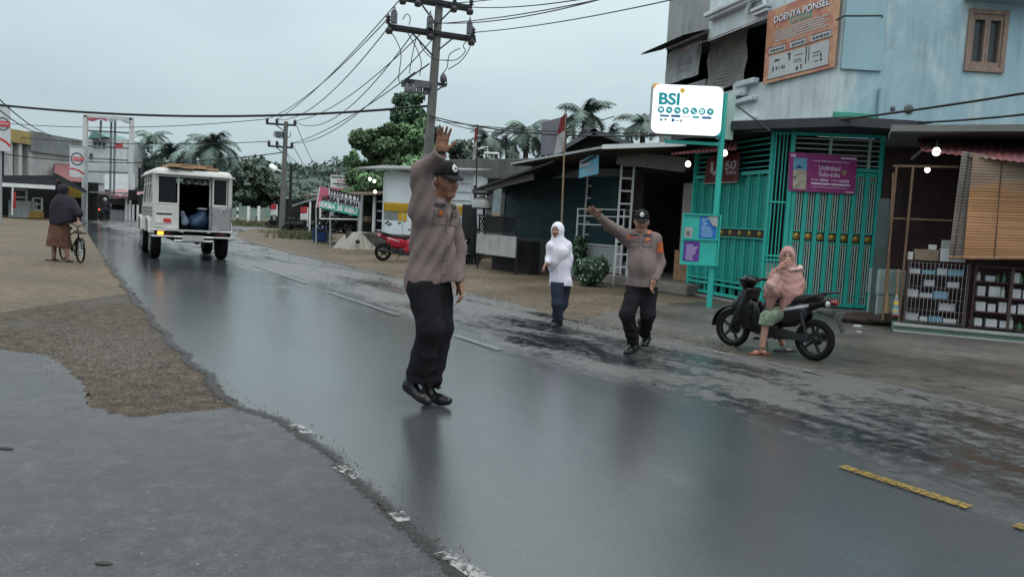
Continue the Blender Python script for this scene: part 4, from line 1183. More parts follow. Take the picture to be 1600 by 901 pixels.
sm = MB(); rect(sm, fp, PS.u, zv, RX(.43), RX(.55), RY(.365), RY(.378)); rect(sm, fp, PS.u, zv, RX(.185), RX(.225), RY(.275), RY(.31)); rect(sm, fp, PS.u, zv, RX(.35), RX(.395), RY(.265), RY(.285)); rect(sm, fp, PS.u, zv, RX(.41), RX(.44), RY(.255), RY(.305)); part('small_logos', sm, ink('grey acrylic', (.30, .27, .28), .3), bs, True)
sm = MB(); put_text(sm, 'AGEN BSI', fp, PS.u, zv, RX(.575), RX(.74), RY(.155), RY(.19), 0); part('agent_lettering', sm, ink('pale teal acrylic', (.45, .68, .68), .6), bs, True)
sm = MB(); put_text(sm, 'DOENYA PONSEL', fp, PS.u, zv, RX(.575), RX(.88), RY(.085), RY(.125), 0); part('name_lettering', sm, ink('tan acrylic', (.50, .42, .32), .5), bs, True)
gp_ = MB(); q = sgn(1136, 142); q2 = sgn(1150, 215); gp_.box(((q.x + q2.x) / 2, YS + .35, (q.z + q2.z) / 2), (.30, .05, q.z - q2.z)); part('back_board', gp_, mat('pale green board', (.33, .46, .42), .6, var=.15, streak=.5), pt, True)
PN = Plane((sgn(1064, 380).x, YS - .075), (pole_x + .06, YS - .075))
zn0, zn1 = PN.pix(1088, 413)[1], PN.pix(1090, 335)[1]; zn_m = PN.pix(1090, 374)[1]
nb_ = thing('notice_board', 'turquoise notice board with a blue poster and a purple poster', 'notice board', tuple(PN.W(PN.L / 2, zn0)))
mb = MB(); mb.pbox(PN, 0, PN.L, zn0, zn1, -.02, 0); part('board', mb, M_TURQ, nb_, True, bevel=.004)
mb = MB()
for a0, a1, z0_, z1_ in ((-.015, PN.L + .015, zn1 - .012, zn1 + .012), (-.015, PN.L + .015, zn0 - .012, zn0 + .012), (.012, PN.L - .012, zn_m - .01, zn_m + .01)): mb.pbox(PN, a0, a1, z0_, z1_, .003, .03)
for a0 in (-.015, PN.L - .009): mb.pbox(PN, a0, a0 + .024, zn0 + .012, zn1 - .012, .003, .03)
part('frame', mb, M_TURQ, nb_, True)
def nrect(x0, x1, y0, y1, lift=.006):
    mb = MB(); rect(mb, PN.W(0, zn0, lift), PN.u, zv, PN.L * x0, PN.L * x1, (zn1 - zn0) * y0, (zn1 - zn0) * y1); return mb
part('blue_poster', nrect(.45, .92, .53, .97), ink('blue poster print', (.02, .14, .42)), nb_, True)
mb = MB(); o2 = PN.W(0, zn0, .010)
mb.add([o2 + PN.u * PN.L * x + zv * (zn1 - zn0) * y + PN.n * d for x, y, d in ((.65, .97, 0), (.92, .97, .02), (.93, .76, .03), (.80, .80, .01))], [(3, 2, 1, 0)])
part('peeled_corner', mb, I_GREY, nb_, True)
mb = MB()
for k in range(9):
    r_ = random.Random(k); rect(mb, o2, PN.u, zv, PN.L * (.49 + .05 * r_.random()), PN.L * (.6 + .08 * r_.random() + (.15 if k < 5 else 0)), (zn1 - zn0) * (.57 + .042 * k), (zn1 - zn0) * (.585 + .042 * k))
part('print', mb, ink('pale blue print', (.30, .50, .66)), nb_, True)
part('purple_poster', nrect(.06, .50, .06, .46), ink('purple poster print', (.10, .035, .24)), nb_, True)
mb = MB()
for k in range(8):
    r_ = random.Random(k + 30); rect(mb, o2, PN.u, zv, PN.L * (.12 + .03 * r_.random()), PN.L * (.30 + .15 * r_.random()), (zn1 - zn0) * (.09 + .04 * k), (zn1 - zn0) * (.11 + .04 * k))
part('print', mb, ink('lilac print', (.42, .36, .55)), nb_, True)
part('paper_slip', nrect(.05, .27, .53, .74), I_GREY, nb_, True)
mb = MB(); rect(mb, o2, PN.u, zv, PN.L * .11, PN.L * .21, (zn1 - zn0) * .57, (zn1 - zn0) * .66); part('print', mb, ink('grey dots', (.12, .13, .13)), nb_, True)

sA, sB = G(1072, 462), G(745, 414)
PX = Plane((sA.x, sA.y), (sB.x, sB.y))
def spx(px, py, out=0): return PX.pix(px, py, out)
ds = thing('dark_shop', 'dark open shop front under a flat white edged canopy', 'building', tuple(PX.W(3, 0)))
a_l = spx(745, 414)[0]; a_t = spx(905, 438)[0]; a_r = -0.05
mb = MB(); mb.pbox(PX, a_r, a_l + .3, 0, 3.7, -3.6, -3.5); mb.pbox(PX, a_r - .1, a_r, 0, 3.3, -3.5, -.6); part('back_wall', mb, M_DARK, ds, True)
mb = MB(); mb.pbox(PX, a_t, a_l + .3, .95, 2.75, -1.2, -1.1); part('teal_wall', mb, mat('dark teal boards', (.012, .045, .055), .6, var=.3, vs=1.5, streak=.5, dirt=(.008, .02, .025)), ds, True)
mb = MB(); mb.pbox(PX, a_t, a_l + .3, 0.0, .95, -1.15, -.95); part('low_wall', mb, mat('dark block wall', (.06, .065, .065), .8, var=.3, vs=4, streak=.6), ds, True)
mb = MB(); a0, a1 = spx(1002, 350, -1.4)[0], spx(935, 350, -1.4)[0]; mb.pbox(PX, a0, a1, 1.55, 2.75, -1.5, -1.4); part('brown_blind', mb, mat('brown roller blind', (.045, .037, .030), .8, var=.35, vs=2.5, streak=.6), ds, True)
mb = MB(); a0, a1 = spx(1074, 380, -.8)[0] - .1, spx(1062, 380, -.8)[0]; mb.pbox(PX, a0, a1, .25, 2.5, -.9, -.8); part('pale_door_leaf', mb, mat('cream door leaf', (.24, .235, .21), .6, var=.15, vs=3, streak=.5), ds, True)
mb = MB(); mb.pbox(PX, a0 - .06, a1 + .08, .25, .95, -.795, -.74); part('timber_panel', mb, M_WOOD, ds, True)
pz = MB(); pz.pbox(PX, a_r, spx(900, 440)[0], 0, .24, -3.4, .05); part('plinth', pz, mat('worn concrete plinth', (.17, .155, .135), .7, var=.35, vs=4, streak=.5, bump=.3), ds, True, bevel=.03)
K = AT(943, 227, 17.9); Kr = AT(1074, 225, 16.4); Kl = spx(800, 262, 1.0); Klp = PX.W(Kl[0], K.z - .25, 1.0)
back1 = PX.W(a_r, K.z, -3.4); back2 = PX.W(Kl[0], K.z - .05, -3.4)
mb = MB(); zc_ = K.z
V = [Vector((K.x, K.y, zc_)), Vector((Kr.x, Kr.y, zc_)), Vector((back1.x, back1.y, zc_)), Vector((back2.x, back2.y, zc_)), Vector((Klp.x, Klp.y, zc_ - .25))]
mb.add(V + [v - Vector((0, 0, .10)) for v in V], [(4, 3, 2, 1, 0), (5, 6, 7, 8, 9)] + [(i, (i + 1) % 5, 5 + (i + 1) % 5, 5 + i) for i in range(5)])
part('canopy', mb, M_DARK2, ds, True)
mb = MB(); up_ = Vector((0, 0, 1)); mb.bar(V[0] - up_ * .04 + PX.n * .03, V[1] - up_ * .04 + PX.n * .03, .03, .10); part('canopy_edge', mb, M_WHITE, ds, True)
mb = MB(); mb.bar(V[0] - up_ * .05 + PX.n * .03, V[4] - up_ * .05 + PX.n * .03, .03, .05); part('canopy_side_edge', mb, M_STEEL, ds, True)
mb = MB(); w0, w1 = AT(965, 246, 18.3), AT(1072, 258, 17.2); mb.bar(w0, w1, .05, .32); part('ceiling_board', mb, mat('grey ceiling board', (.12, .115, .105), .7, var=.25, streak=.5), ds, True)
q = [AT(738, 296, 23.0), AT(866, 250, 19.5), AT(905, 262, 22.0), AT(790, 300, 26)]
mb = MB(); mb.add(q + [p - up_ * .05 for p in q], [(0, 1, 2, 3), (7, 6, 5, 4), (0, 4, 5, 1), (1, 5, 6, 2), (2, 6, 7, 3), (3, 7, 4, 0)]); part('lean_to_sheet', mb, M_BLACKM, ds, True)
mb = MB(); mb.bar(AT(757, 294, 22.6), AT(834, 276, 20.9), .03, .17); part('hanging_board', mb, mat('grey weathered board', (.21, .215, .21), .7, var=.4, vs=5, streak=.7), ds, True)
mb = MB()
for p in ((745, 412, 24.0, 296),): mb.tube([G(745, 413), AT(742, 290, G(745, 413).y)], .045, 8)
mb.tube([AT(757, 320, 24.2), AT(757, 395, 24.2)], .03, 6)
part('black_post', mb, M_BLACKM, ds, True)
mb = MB(); g0, g1, g2 = AT(846, 252, 24), AT(924, 208, 24), AT(1000, 236, 24)
mb.add([g0, g1, g2, Vector((g2.x, 24, 1)), Vector((g0.x, 24, 1))], [(0, 1, 2, 3, 4)]); mb2 = MB()
hb = thing('gabled_house', 'house with a low grey gable roof behind the dark shop', 'house', (g1.x, 24, 0))
part('gable_wall', mb, mat('dim gable wall', (.05, .052, .052), .8, var=.3, streak=.4), hb, True)
for a, b in ((g0, g1), (g1, g2)):
    d = (b - a).normalized(); nn = Vector((-d.z, 0, d.x))
    P = [[a - d * .3 + (b - a + d * .4) * t + Vector((0, -.7 + 6 * k, 0)) + nn * .05 for t in (0, 1)] for k in (0, 1)]
    mb2.grid(P); mb2.add([P[0][0], P[0][1], P[0][1] - nn * .12, P[0][0] - nn * .12], [(0, 1, 2, 3)])
part('roof', mb2, mat('grey sheet roof', (.13, .14, .145), .5, var=.25, vs=2, streak=.4), hb, True)
mb = MB(); mb.bar(AT(790, 300, 30), AT(850, 249, 27), .06, .12); mb.bar(AT(848, 260, 26.8), AT(849, 246, 26.8), .1)
part('roof_edge', mb, M_WHITE, hb, True)

def truss(label, b, t, w, n):
    th = thing('truss_post', label, 'post', tuple(b))
    d = t - b; side = Vector((1, .0, 0)) * w / 2
    m1_ = MB(); m1_.bar(b - side, t - side, .05); m1_.bar(b + side, t + side, .05); part('upright', m1_, M_WHITE, th, True)
    m2_ = MB()
    for k in range(n): p = b + d * ((k + .5) / n); m2_.bar(p - side * .82, p + side * .82, .04)
    part('rung', m2_, M_WHITE, th, True)
p0 = G(968, 446); yb = p0.y
truss('white ladder like steel post right of the plant, holding the canopy', p0, Vector((p0.x + .02, yb, AT(990, 229, yb).z)), .30, 11)
p0 = G(914, 432); yb = p0.y
truss('thinner grey white ladder post left of the other one, under the blue banner', p0, Vector((p0.x + .03, yb, AT(927, 262, yb).z)), .24, 9)
cA, cB = G(900, 437), G(965, 447)
PCg = Plane((cA.x, cA.y + .6), (cB.x + .15, cB.y + .7))
cs_ = thing('display_stand', 'white steel framed stand with ribbed grey lower panel behind the plant', 'stand', tuple(PCg.W(.5, .1)))
zt_ = PCg.pix(905, 325)[1]; zq = PCg.pix(930, 382)[1]
m_ = MB()
for a in (0, PCg.L): m_.pbox(PCg, a - .018, a + .018, .24, zt_, -.02, .02)
for z in (zt_ - .02, zt_ - .2, zt_ - .42, zq): m_.pbox(PCg, .019, PCg.L - .019, z - .012, z + .012, -.015, .015)
for a in (0, PCg.L): m_.pbox(PCg, a - .015, a + .015, zt_ - .04, zt_ - .01, -.6, -.021)
part('frame', m_, M_WHITE, cs_, True)
P = [[PCg.W(.02 + (PCg.L - .04) * j / 60, z, -.03 + .018 * (j % 2)) for j in range(61)] for z in (.26, zq)]
m_ = MB(); m_.grid(P); part('ribbed_panel', m_, mat('grey ribbed sheet', (.28, .30, .30), .5, var=.15, vs=3, streak=.4), cs_, True)
PB = Plane((AT(904, 300, 18.6).x, 18.9), (AT(937, 300, 18.3).x, 18.2))
bb = thing('blue_banner', 'small blue and white banner slung under the canopy by the ladder post', 'banner', tuple(PB.W(.2, 2.5)))
P = cloth(PB, PB.pix(904, 279), PB.pix(935, 271), PB.pix(936, 237), PB.pix(906, 252), 0, .03)
m_ = MB(); m_.grid(P); part('cloth', m_, mat('blue vinyl', (.10, .30, .42), .5, var=.3, vs=4), bb, True, smooth=180)
S = Skin(P, .006, PB.n); m_ = MB(); S.poly(m_, [(.0, .62), (.5, .55), (.98, .72), (.98, .99), (.02, .99)]); scribble(m_, S, .3, .9, .33, .42); scribble(m_, S, .3, .85, .18, .25); part('white_print', m_, I_GREY, bb, True)
m_ = MB(); S2 = Skin(P, .012, PB.n); scribble(m_, S2, .1, .9, .75, .92); part('lettering', m_, I_BLACK, bb, True)
PU = Plane((AT(846, 215, 21).x, 22.4), (AT(886, 215, 19.9).x, 19.9))
us = thing('roof_signboard', 'blank grey purple signboard standing above the shop roof', 'sign', tuple(PU.W(.5, 3)))
q = [PU.pix(845, 243), PU.pix(881, 236), PU.pix(881, 182), PU.pix(846, 192)]
m_ = MB(); m_.grid(cloth(PU, *q, 0, .01)); part('board', m_, mat('grey purple vinyl', (.16, .155, .185), .6, var=.15, vs=2, streak=.4), us, True)
m_ = MB(); m_.bar(PU.W(q[1][0] + .06, q[1][1] - .4, -.02), PU.W(q[2][0] + .06, q[2][1] + .05, -.02), .09); part('post', m_, M_BLACKM, us, True); m_ = MB(); m_.bar(PU.W(q[0][0], q[0][1] - .5, -.05), PU.W(q[0][0], q[3][1], -.05), .05); part('frame', m_, M_BLACKM, us, True)

def flagpole(label, b, top, flag, mtp):
    t = thing('flag_pole', label, 'flag', tuple(b))
    m_ = MB(); m_.tube([b, top], [.03, .018], 8); part('pole', m_, mtp, t, True, smooth=50)
    f = [Vector(p) for p in flag]   # top-in, top-out, bottom-out, bottom-in
    for nm, k0, k1, mt_ in (('red_band', 0, .45, mat('red flag cloth', (.20, .03, .036), .8, var=.3, vs=4)), ('white_band', .45, 1, mat('white flag cloth', (.40, .41, .42), .8, var=.15, vs=4))):
        P = []
        for i in range(9):
            v = k0 + (k1 - k0) * i / 8; r = []
            for j in range(7):
                s = j / 6; p = f[0].lerp(f[3], v).lerp(f[1].lerp(f[2], v), s); r.append(p + Vector((0, .06 * math.sin(s * 6 + v * 7), 0)))
            P.append(r)
        m_ = MB(); m_.grid(P); part(nm, m_, mt_, t, True, smooth=180)
b = G(880, 442); yb = b.y
b = Vector((AT(880, 345, yb).x, yb, 0))
flagpole('tall bamboo pole with a limp red and white flag beside the girl', b, AT(884, 170, yb), [AT(883, 178, yb), AT(876, 184, yb - .1), AT(865, 243, yb - .1), AT(881, 236, yb)], mat('bamboo', (.22, .17, .11), .5, var=.3, vs=8))
yb = 24.5
flagpole('dark pole with a limp flag at the corner of the lean-to', G(742, 412), AT(746, 194, G(742, 412).y), [AT(746, 196, yb - .4), AT(742, 204, yb - .4), AT(738, 250, yb - .4), AT(744, 248, yb - .4)], M_BLACKM)

PL_ = Plane((AT(742, 380, 21.6).x, 22.6), (AT(806, 380, 20.6).x, 20.6))
st_ = thing('food_stall', 'black lattice food stall with a blank white front panel', 'stall', tuple(PL_.W(.5, 0)))
za, zb_ = PL_.pix(775, 399)[1], PL_.pix(775, 367)[1]; zc2, zd = PL_.pix(785, 364)[1], PL_.pix(785, 337)[1]
m_ = MB(); m_.pbox(PL_, .0, PL_.L, za, zb_, -.02, .01); part('front_panel', m_, mat('blank white panel', (.36, .38, .37), .6, var=.2, vs=3, streak=.6), st_, True)
m_ = MB(); x = 0.0
while x < PL_.L:
    for s in (1, -1):
        a0, a1 = x, x + s * (zd - zc2); 
        if 0 <= a1 <= PL_.L: m_.bar(PL_.W(a0, zc2, 0), PL_.W(a1, zd, 0.012 * s), .03, .02)
    x += .14
m_.bar(PL_.W(0, zc2, 0), PL_.W(PL_.L, zc2, 0), .04); m_.bar(PL_.W(0, zd, 0), PL_.W(PL_.L, zd, 0), .04)
part('lattice', m_, M_BLACKM, st_, True)
m_ = MB()
for a in (.02, PL_.L - .02): m_ = MB(); m_.bar(PL_.W(a, 0, -.05), PL_.W(a, zd + .0, -.05), .05); part('post', m_, M_BLACKM, st_, True)
m_ = MB()
m_.bar(PL_.W(.25, zd, -.05), PL_.W(.25, zd + .55, -.05), .05); m_.bar(PL_.W(.0, 0, -.9), PL_.W(0, 2.1, -.9), .06)
part('rear_post', m_, M_BLACKM, st_, True)
m_ = MB(); m_.pbox(PL_, .06, PL_.L - .06, .0, .9, -.8, -.5); part('counter', m_, M_DARK, st_, True)
gh_ = thing('hanging_cover', 'pale plastic food cover hanging at the stall post', 'food cover', tuple(AT(752, 325, 22)))
m_ = MB(); c = AT(752, 318, 22); m_.lathe([(.26, -.12), (.25, .0), (.2, .12), (.08, .2), (.02, .22)], c, None, 14); part('dome', m_, mat('milky plastic', (.28, .30, .30), .3, var=.2), gh_, True, smooth=60)
m_ = MB(); m_.lathe([(.29, -.16), (.29, -.122)], c, None, 14); m_.lathe([(.18, .24), (.30, .28), (.28, .33), (.05, .36)], c, None, 14); part('rim', m_, M_BLACKM, gh_, True)
PH = Plane((AT(768, 300, 21).x, 21), (AT(783, 300, 20.6).x, 20.6))
hg = thing('hanging_banner', 'narrow grey vertical banner hanging under the lean-to', 'banner', tuple(PH.W(.1, 1.7)))
P = cloth(PH, PH.pix(768, 337), PH.pix(781, 338), PH.pix(784, 294), PH.pix(772, 297), 0, .02); m_ = MB(); m_.grid(P); part('cloth', m_, mat('grey blue vinyl', (.19, .23, .24), .6, var=.4, vs=7), hg, True)
S = Skin(P, .006, PH.n); m_ = MB(); S.rect(m_, .05, .95, .02, .08); part('orange_foot', m_, ink('dull orange print', (.3, .14, .07)), hg, True)
sl = thing('wooden_stand', 'square grey wooden stand with open legs beside the stall', 'stand', tuple(G(827, 416)))
c = G(827, 416); c = Vector((c.x, c.y - .1, 0)); m_ = MB()
zt_ = AT(827, 383, c.y).z
for sx in (-1, 1):
    for sy in (-1, 1): m_.bar(c + Vector((.19 * sx, .17 * sy, 0)), c + Vector((.17 * sx, .15 * sy, zt_)), .045)
part('legs', m_, mat('grey wood', (.16, .15, .14), .7, var=.3, vs=9), sl, True)
m_ = MB(); m_.box(c + Vector((0, 0, zt_ + .02)), (.46, .42, .035)); part('top', m_, sl.children[0].data.materials[0], sl, True)
m_ = MB(); m_.bar(c + Vector((-.18, -.16, .25)), c + Vector((.18, -.16, .25)), .04); m_.bar(c + Vector((-.17, -.15, zt_ * .8)), c + Vector((.17, -.15, zt_ * .8)), .04); part('stretcher', m_, sl.children[0].data.materials[0], sl, True)
kt = MB(); kt.lathe([(.05, 0), (.09, .03), (.09, .1), (.05, .15), (.02, .17)], c + Vector((0, 0, .272)), None, 12); solo('kettle', kt, M_STEEL, 'small metal kettle hanging inside the wooden stand', 'kettle', smooth=50)
bc = MB(); q = AT(731, 372, 25); bc.box((q.x, 25, .95), (.42, .5, 1.9)); solo('cabinet', bc, M_BLACKM, 'tall black cabinet between the white kiosk and the lean-to post', 'cabinet', bevel=.02)

b = G(977, 446); m_ = MB(); m_.lathe([(.13, .24), (.17, .53), (.175, .54), (.16, .54), (.12, .28)], Vector((b.x + .1, b.y + .6, 0)), None, 18, close=False); m_.lathe([(.13, .24), (.12, .27)], Vector((b.x + .1, b.y + .6, 0)), None, 18)
solo('bucket', m_, mat('pale plastic bucket', (.33, .36, .36), .45, var=.2, vs=6, streak=.3), 'pale plastic bucket on the plinth at the foot of the ladder post', 'bucket', smooth=50)
jg = thing('water_jug', 'clear plastic water jug with a blue lid behind the girl', 'jug', tuple(G(899, 432)))
c = G(899, 432); c = AT(897, 420, c.y); m_ = MB(); m_.lathe([(.11, -.22), (.13, -.15), (.12, -.02), (.13, .05), (.10, .10)], c, None, 16); part('jug_body', m_, mat('milky blue plastic', (.27, .35, .39), .25, var=.15), jg, True, smooth=50)
m_ = MB(); m_.lathe([(.13, .10), (.13, .15), (.05, .17)], c, None, 16); part('lid', m_, mat('blue lid', (.03, .16, .36), .4), jg, True, smooth=40)
m_ = MB(); m_.tube([c + Vector((-.1, -.02, .1)), c + Vector((-.12, -.02, .30)), c + Vector((-.03, -.02, .42)), c + Vector((.09, -.02, .2)), c + Vector((.1, -.02, .1))], .012, 6); part('bail', m_, M_STEEL, jg, True)
m_ = MB(); m_.box((c.x, c.y, (c.z - .22) / 2), (.3, .3, c.z - .22)); solo('pedestal', m_, M_CONC, 'low concrete block under the water jug', 'block', bevel=.02)

cb = thing('concrete_house', 'bare stained concrete flat roofed house behind the stall', 'house', tuple(AT(780, 300, 31)))
PQ = Plane((AT(690, 300, 34).x, 34), (AT(868, 300, 30).x, 30)); z1 = PQ.pix(780, 250)[1]; zq0 = PQ.pix(780, 280)[1]
m_ = MB(); m_.pbox(PQ, 0, PQ.L, 0, z1 - .8, -6, 0); part('wall', m_, M_CONC, cb, True)
m_ = MB(); m_.pbox(PQ, -.3, PQ.L + .3, z1 - .8, z1, -6, .45); part('parapet', m_, mat('mouldy concrete parapet', (.13, .132, .126), .85, var=.4, vs=1.5, streak=.9, dirt=(.025, .028, .025), bump=.3), cb, True, bevel=.03)
m_ = MB(); m_.pbox(PQ, .3, 1.6, 1.2, 2.3, .003, .04); part('window', m_, M_GLASS, cb, True)
an = thing('roof_pipes', 'thin white pipes and bracket standing on the concrete parapet', 'pipe', tuple(PQ.W(3, z1, -.5)))
q = [AT(757, 239, 32), AT(757, 247, 32), AT(779, 247, 32), AT(779, 240, 32)]; m_ = MB(); m_.tube([q[1], q[0], q[3], q[2]], .05, 6); m_.tube([AT(747, 233, 32), AT(762, 229, 32), AT(762, 246, 32)], .03, 6); part('pipes', m_, M_WHITE, an, True)

YK = 29.5
kk = thing('white_kiosk', 'white steel kiosk with a yellow stripe raised on a low wall', 'kiosk', tuple(AT(660, 368, YK)))
PKi = Plane((AT(600, 300, YK).x, YK), (AT(739, 300, YK - .7).x, YK - .7))
kz0, kz1 = PKi.pix(620, 366)[1], PKi.pix(620, 268)[1]
def kz(py): return PKi.pix(620, py)[1]
m_ = MB(); m_.pbox(PKi, 0, PKi.L, kz0, kz1, -2.2, 0); part('body', m_, mat('white blue steel sheet', (.66, .73, .77), .45, var=.06, vs=2, streak=.15), kk, True)
m_ = MB(); m_.pbox(PKi, -.0, PKi.L, kz(330), kz(317), .003, .05)
for z in (kz(320.5), kz(324), kz(327)): m_.pbox(PKi, -.0, PKi.L, z - .02, z + .02, .051, .075)
part('yellow_stripe', m_, mat('yellow sheet', (.52, .33, .02), .45, var=.15), kk, True)
m_ = MB(); m_.pbox(PKi, .62, .95, kz(345), kz(330) - .01, .003, .015); part('yellow_square', m_, mat('yellow sheet', (.52, .33, .02), .45, var=.15), kk, True)
m_ = MB(); m_.pbox(PKi, .05, .61, kz(344), kz(331), .003, .015); part('grey_window', m_, mat('grey window film', (.22, .24, .24), .4), kk, True)
m_ = MB()
for i, (px, py) in enumerate(((604, 349), (608, 352), (611, 350), (607, 347), (625, 349))):
    a, z = PKi.pix(px, py); m_.pbox(PKi, a - .07, a + .04, z - .02, z + .03, .003 + .001 * i, .012 + .001 * i)
part('mark', m_, I_BLACK, kk, True)
m_ = MB()
for px in (631, 645): a = PKi.pix(px, 300)[0]; m_.pbox(PKi, a - .01, a + .012, kz0 + .02, kz(331), .016, .03)
for k in range(5): z = kz(282 + 13 * k) if k < 3 else kz(335 + 13 * (k - 3)); m_.pbox(PKi, PKi.pix(704, 300)[0], PKi.L - .08, z - .015, z + .015, .003, .05)
a = PKi.pix(660, 300)[0]; m_.pbox(PKi, a - .015, a + .015, kz0 + .02, kz1, .076, .10); m_.pbox(PKi, PKi.L - .06, PKi.L, kz0, kz1, .076, .1); m_.pbox(PKi, 0, .05, kz0, kz1, .076, .1)
part('seam', m_, mat('grey white seam', (.50, .55, .58), .5), kk, True)
m_ = MB(); q = [PKi.W(-1.0, kz(266), .5), PKi.W(PKi.L + .2, kz(262), .5), PKi.W(PKi.L + .2, kz(262) + .25, -2.4), PKi.W(-1.0, kz(262) + .25, -2.4)]
m_.add(q + [p - up_ * .06 for p in q], [(0, 1, 2, 3), (7, 6, 5, 4), (0, 4, 5, 1), (1, 5, 6, 2), (2, 6, 7, 3), (3, 7, 4, 0)]); part('roof', m_, mat('grey sheet roof', (.15, .16, .165), .5, var=.2), kk, True)
m_ = MB(); m_.pbox(PKi, -1.3, PKi.L + .5, 0, kz0 - .003, -3.5, .5); solo('retaining_wall', m_, mat('mossy low wall', (.055, .058, .045), .85, var=.5, vs=3, streak=.7, bump=.4), 'low dark mossy wall carrying the kiosk', 'wall', bevel=.04)
for i, (px, py) in enumerate(((578, 280), (585, 283.5), (586, 300))):
    bulb(AT(px, py, YK - .2), ['lit lamp highest and leftmost beside the kiosk roof', 'lit lamp just right of the highest one beside the kiosk', 'lit lamp lowest of the three beside the kiosk'][i], .25, .06)
sd_ = thing('open_shed', 'open dark roadside shed between the slanted banner and the kiosk', 'shed', tuple(AT(560, 360, 31)))
PSh = Plane((AT(488, 360, 36).x, 36.0), (AT(601, 360, 33.6).x, 33.6)); kz0_ = kz0; kz0 = PSh.pix(560, 367)[1]
m_ = MB(); m_.pbox(PSh, .3, PSh.L, kz0, 2.6, -2.6, -2.5); m_.pbox(PSh, .3, PSh.L, kz0, kz0 + .05, -2.5, .0); part('back_wall', m_, M_DARK, sd_, True)
m_ = MB(); q = [PSh.W(-.4, 2.15, .5), PSh.W(PSh.L - .05, 2.35, .5), PSh.W(PSh.L - .05, 2.75, -2.7), PSh.W(-.4, 2.55, -2.7)]
m_.add(q + [p - up_ * .07 for p in q], [(0, 1, 2, 3), (7, 6, 5, 4), (0, 4, 5, 1), (1, 5, 6, 2), (2, 6, 7, 3), (3, 7, 4, 0)]); part('roof', m_, mat('rust brown sheet', (.10, .075, .06), .6, var=.4, vs=4), sd_, True)
for px in (564, 584):
    a = PSh.pix(px, 340)[0]; m_ = MB(); m_.pbox(PSh, a - .05, a + .05, kz0, 2.25, -.06, .04); part('post', m_, M_WHITE, sd_, True)
m_ = MB(); m_.pbox(PSh, .3, 2.6, kz0 + .52, kz0 + .6, -.5, .0); m_.pbox(PSh, 1.8, 2.5, kz0 + .05, kz0 + .5, -.5, -.1); part('counter', m_, mat('brown counter', (.11, .08, .065), .6, var=.4, vs=5), sd_, True)
m_ = MB(); a = PSh.pix(592, 340)[0]
for k in range(4): m_.pbox(PSh, a - .22, a + .22, kz0 + .25 + .42 * k, kz0 + .29 + .42 * k, -.6, -.1)
part('shelf', m_, M_WHITE, sd_, True)
for k in range(7):
    a = .5 + .42 * k; m_ = MB(); h = .25 + .12 * ((k * 7) % 3); m_.pbox(PSh, a, a + .26, kz0 + .603, kz0 + .6 + h, -.45, -.15); solo('box', m_, [M_CARTG, M_CARTON, M_RACK][k % 3], 'small box standing on the counter of the open shed', 'box', 'boxes on the shed counter', bevel=.01)
kzs = kz0; kz0 = kz0_
tc_ = G(556, 394); tp = thing('tarpaulin_heap', 'pale tarpaulin draped over a heap of sand at the roadside', 'tarpaulin', (tc_.x, tc_.y + .8, 0))
def tarp(P):
    d = ell(P, (0, 0, 0), (1.15, .95, .74))
    d = smax(d, plane(P, (.0, -.2, .80), (.42, -.75, .6)), .05)
    d = smax(d, plane(P, (-.25, -.2, .72), (-.72, -.5, .62)), .05)
    d = smax(d, plane(P, (.25, 0, .8), (.75, .1, .72)), .05)
    ang = np.arctan2(P[:, 1], P[:, 0])
    return d + .018 * np.sin(ang * 17 + 2 * P[:, 2]) * np.clip(1 - P[:, 2], 0, 1) + .015 * wob(P, 6)
sdf_part('cloth', tarp, (-1.4, -1.3, -.05), (1.4, 1.2, 1.0), .03, mat('pale tarpaulin', (.27, .255, .225), .65, var=.25, vs=3, streak=.4), tp)
m_ = MB(); m_.lathe([(.09, 0), (.09, .03), (.03, .06)], (tc_.x + .05, tc_.y + .02, .38), Matrix.Rotation(rad(60), 3, 'X'), 9); part('stone', m_, M_DARK, tp, True)
sdf_part('sand', lambda P: ell(P, (0, -.4, -.02), (1.35, .9, .14)) + .02 * wob(P, 9), (-1.6, -1.5, -.05), (1.6, .8, .2), .035, M_DIRT, tp)
bt = G(501, 378); tb = thing('blue_tub', 'square blue plastic tub full of bags at the roadside', 'tub', (bt.x, bt.y, 0))
m_ = MB(); m_.add([(-.30, -.25, .02), (.30, -.25, .02), (.30, .25, .02), (-.30, .25, .02), (-.36, -.3, .66), (.36, -.3, .66), (.36, .3, .66), (-.36, .3, .66)], [(0, 3, 2, 1), (4, 5, 6, 7), (0, 1, 5, 4), (1, 2, 6, 5), (2, 3, 7, 6), (3, 0, 4, 7)]); part('body', m_, mat('dark blue plastic', (.015, .045, .16), .4, var=.2, vs=4), tb, bevel=.02)
sdf_part('bag', lambda P: U(.04, ell(P, (-.08, 0, .7), (.22, .2, .12)), ell(P, (.15, 0, .66), (.16, .15, .12))) + .012 * wob(P, 22), (-.4, -.35, .5), (.4, .35, .9), .02, mat('pale blue plastic bag', (.20, .36, .50), .4, var=.25), tb)

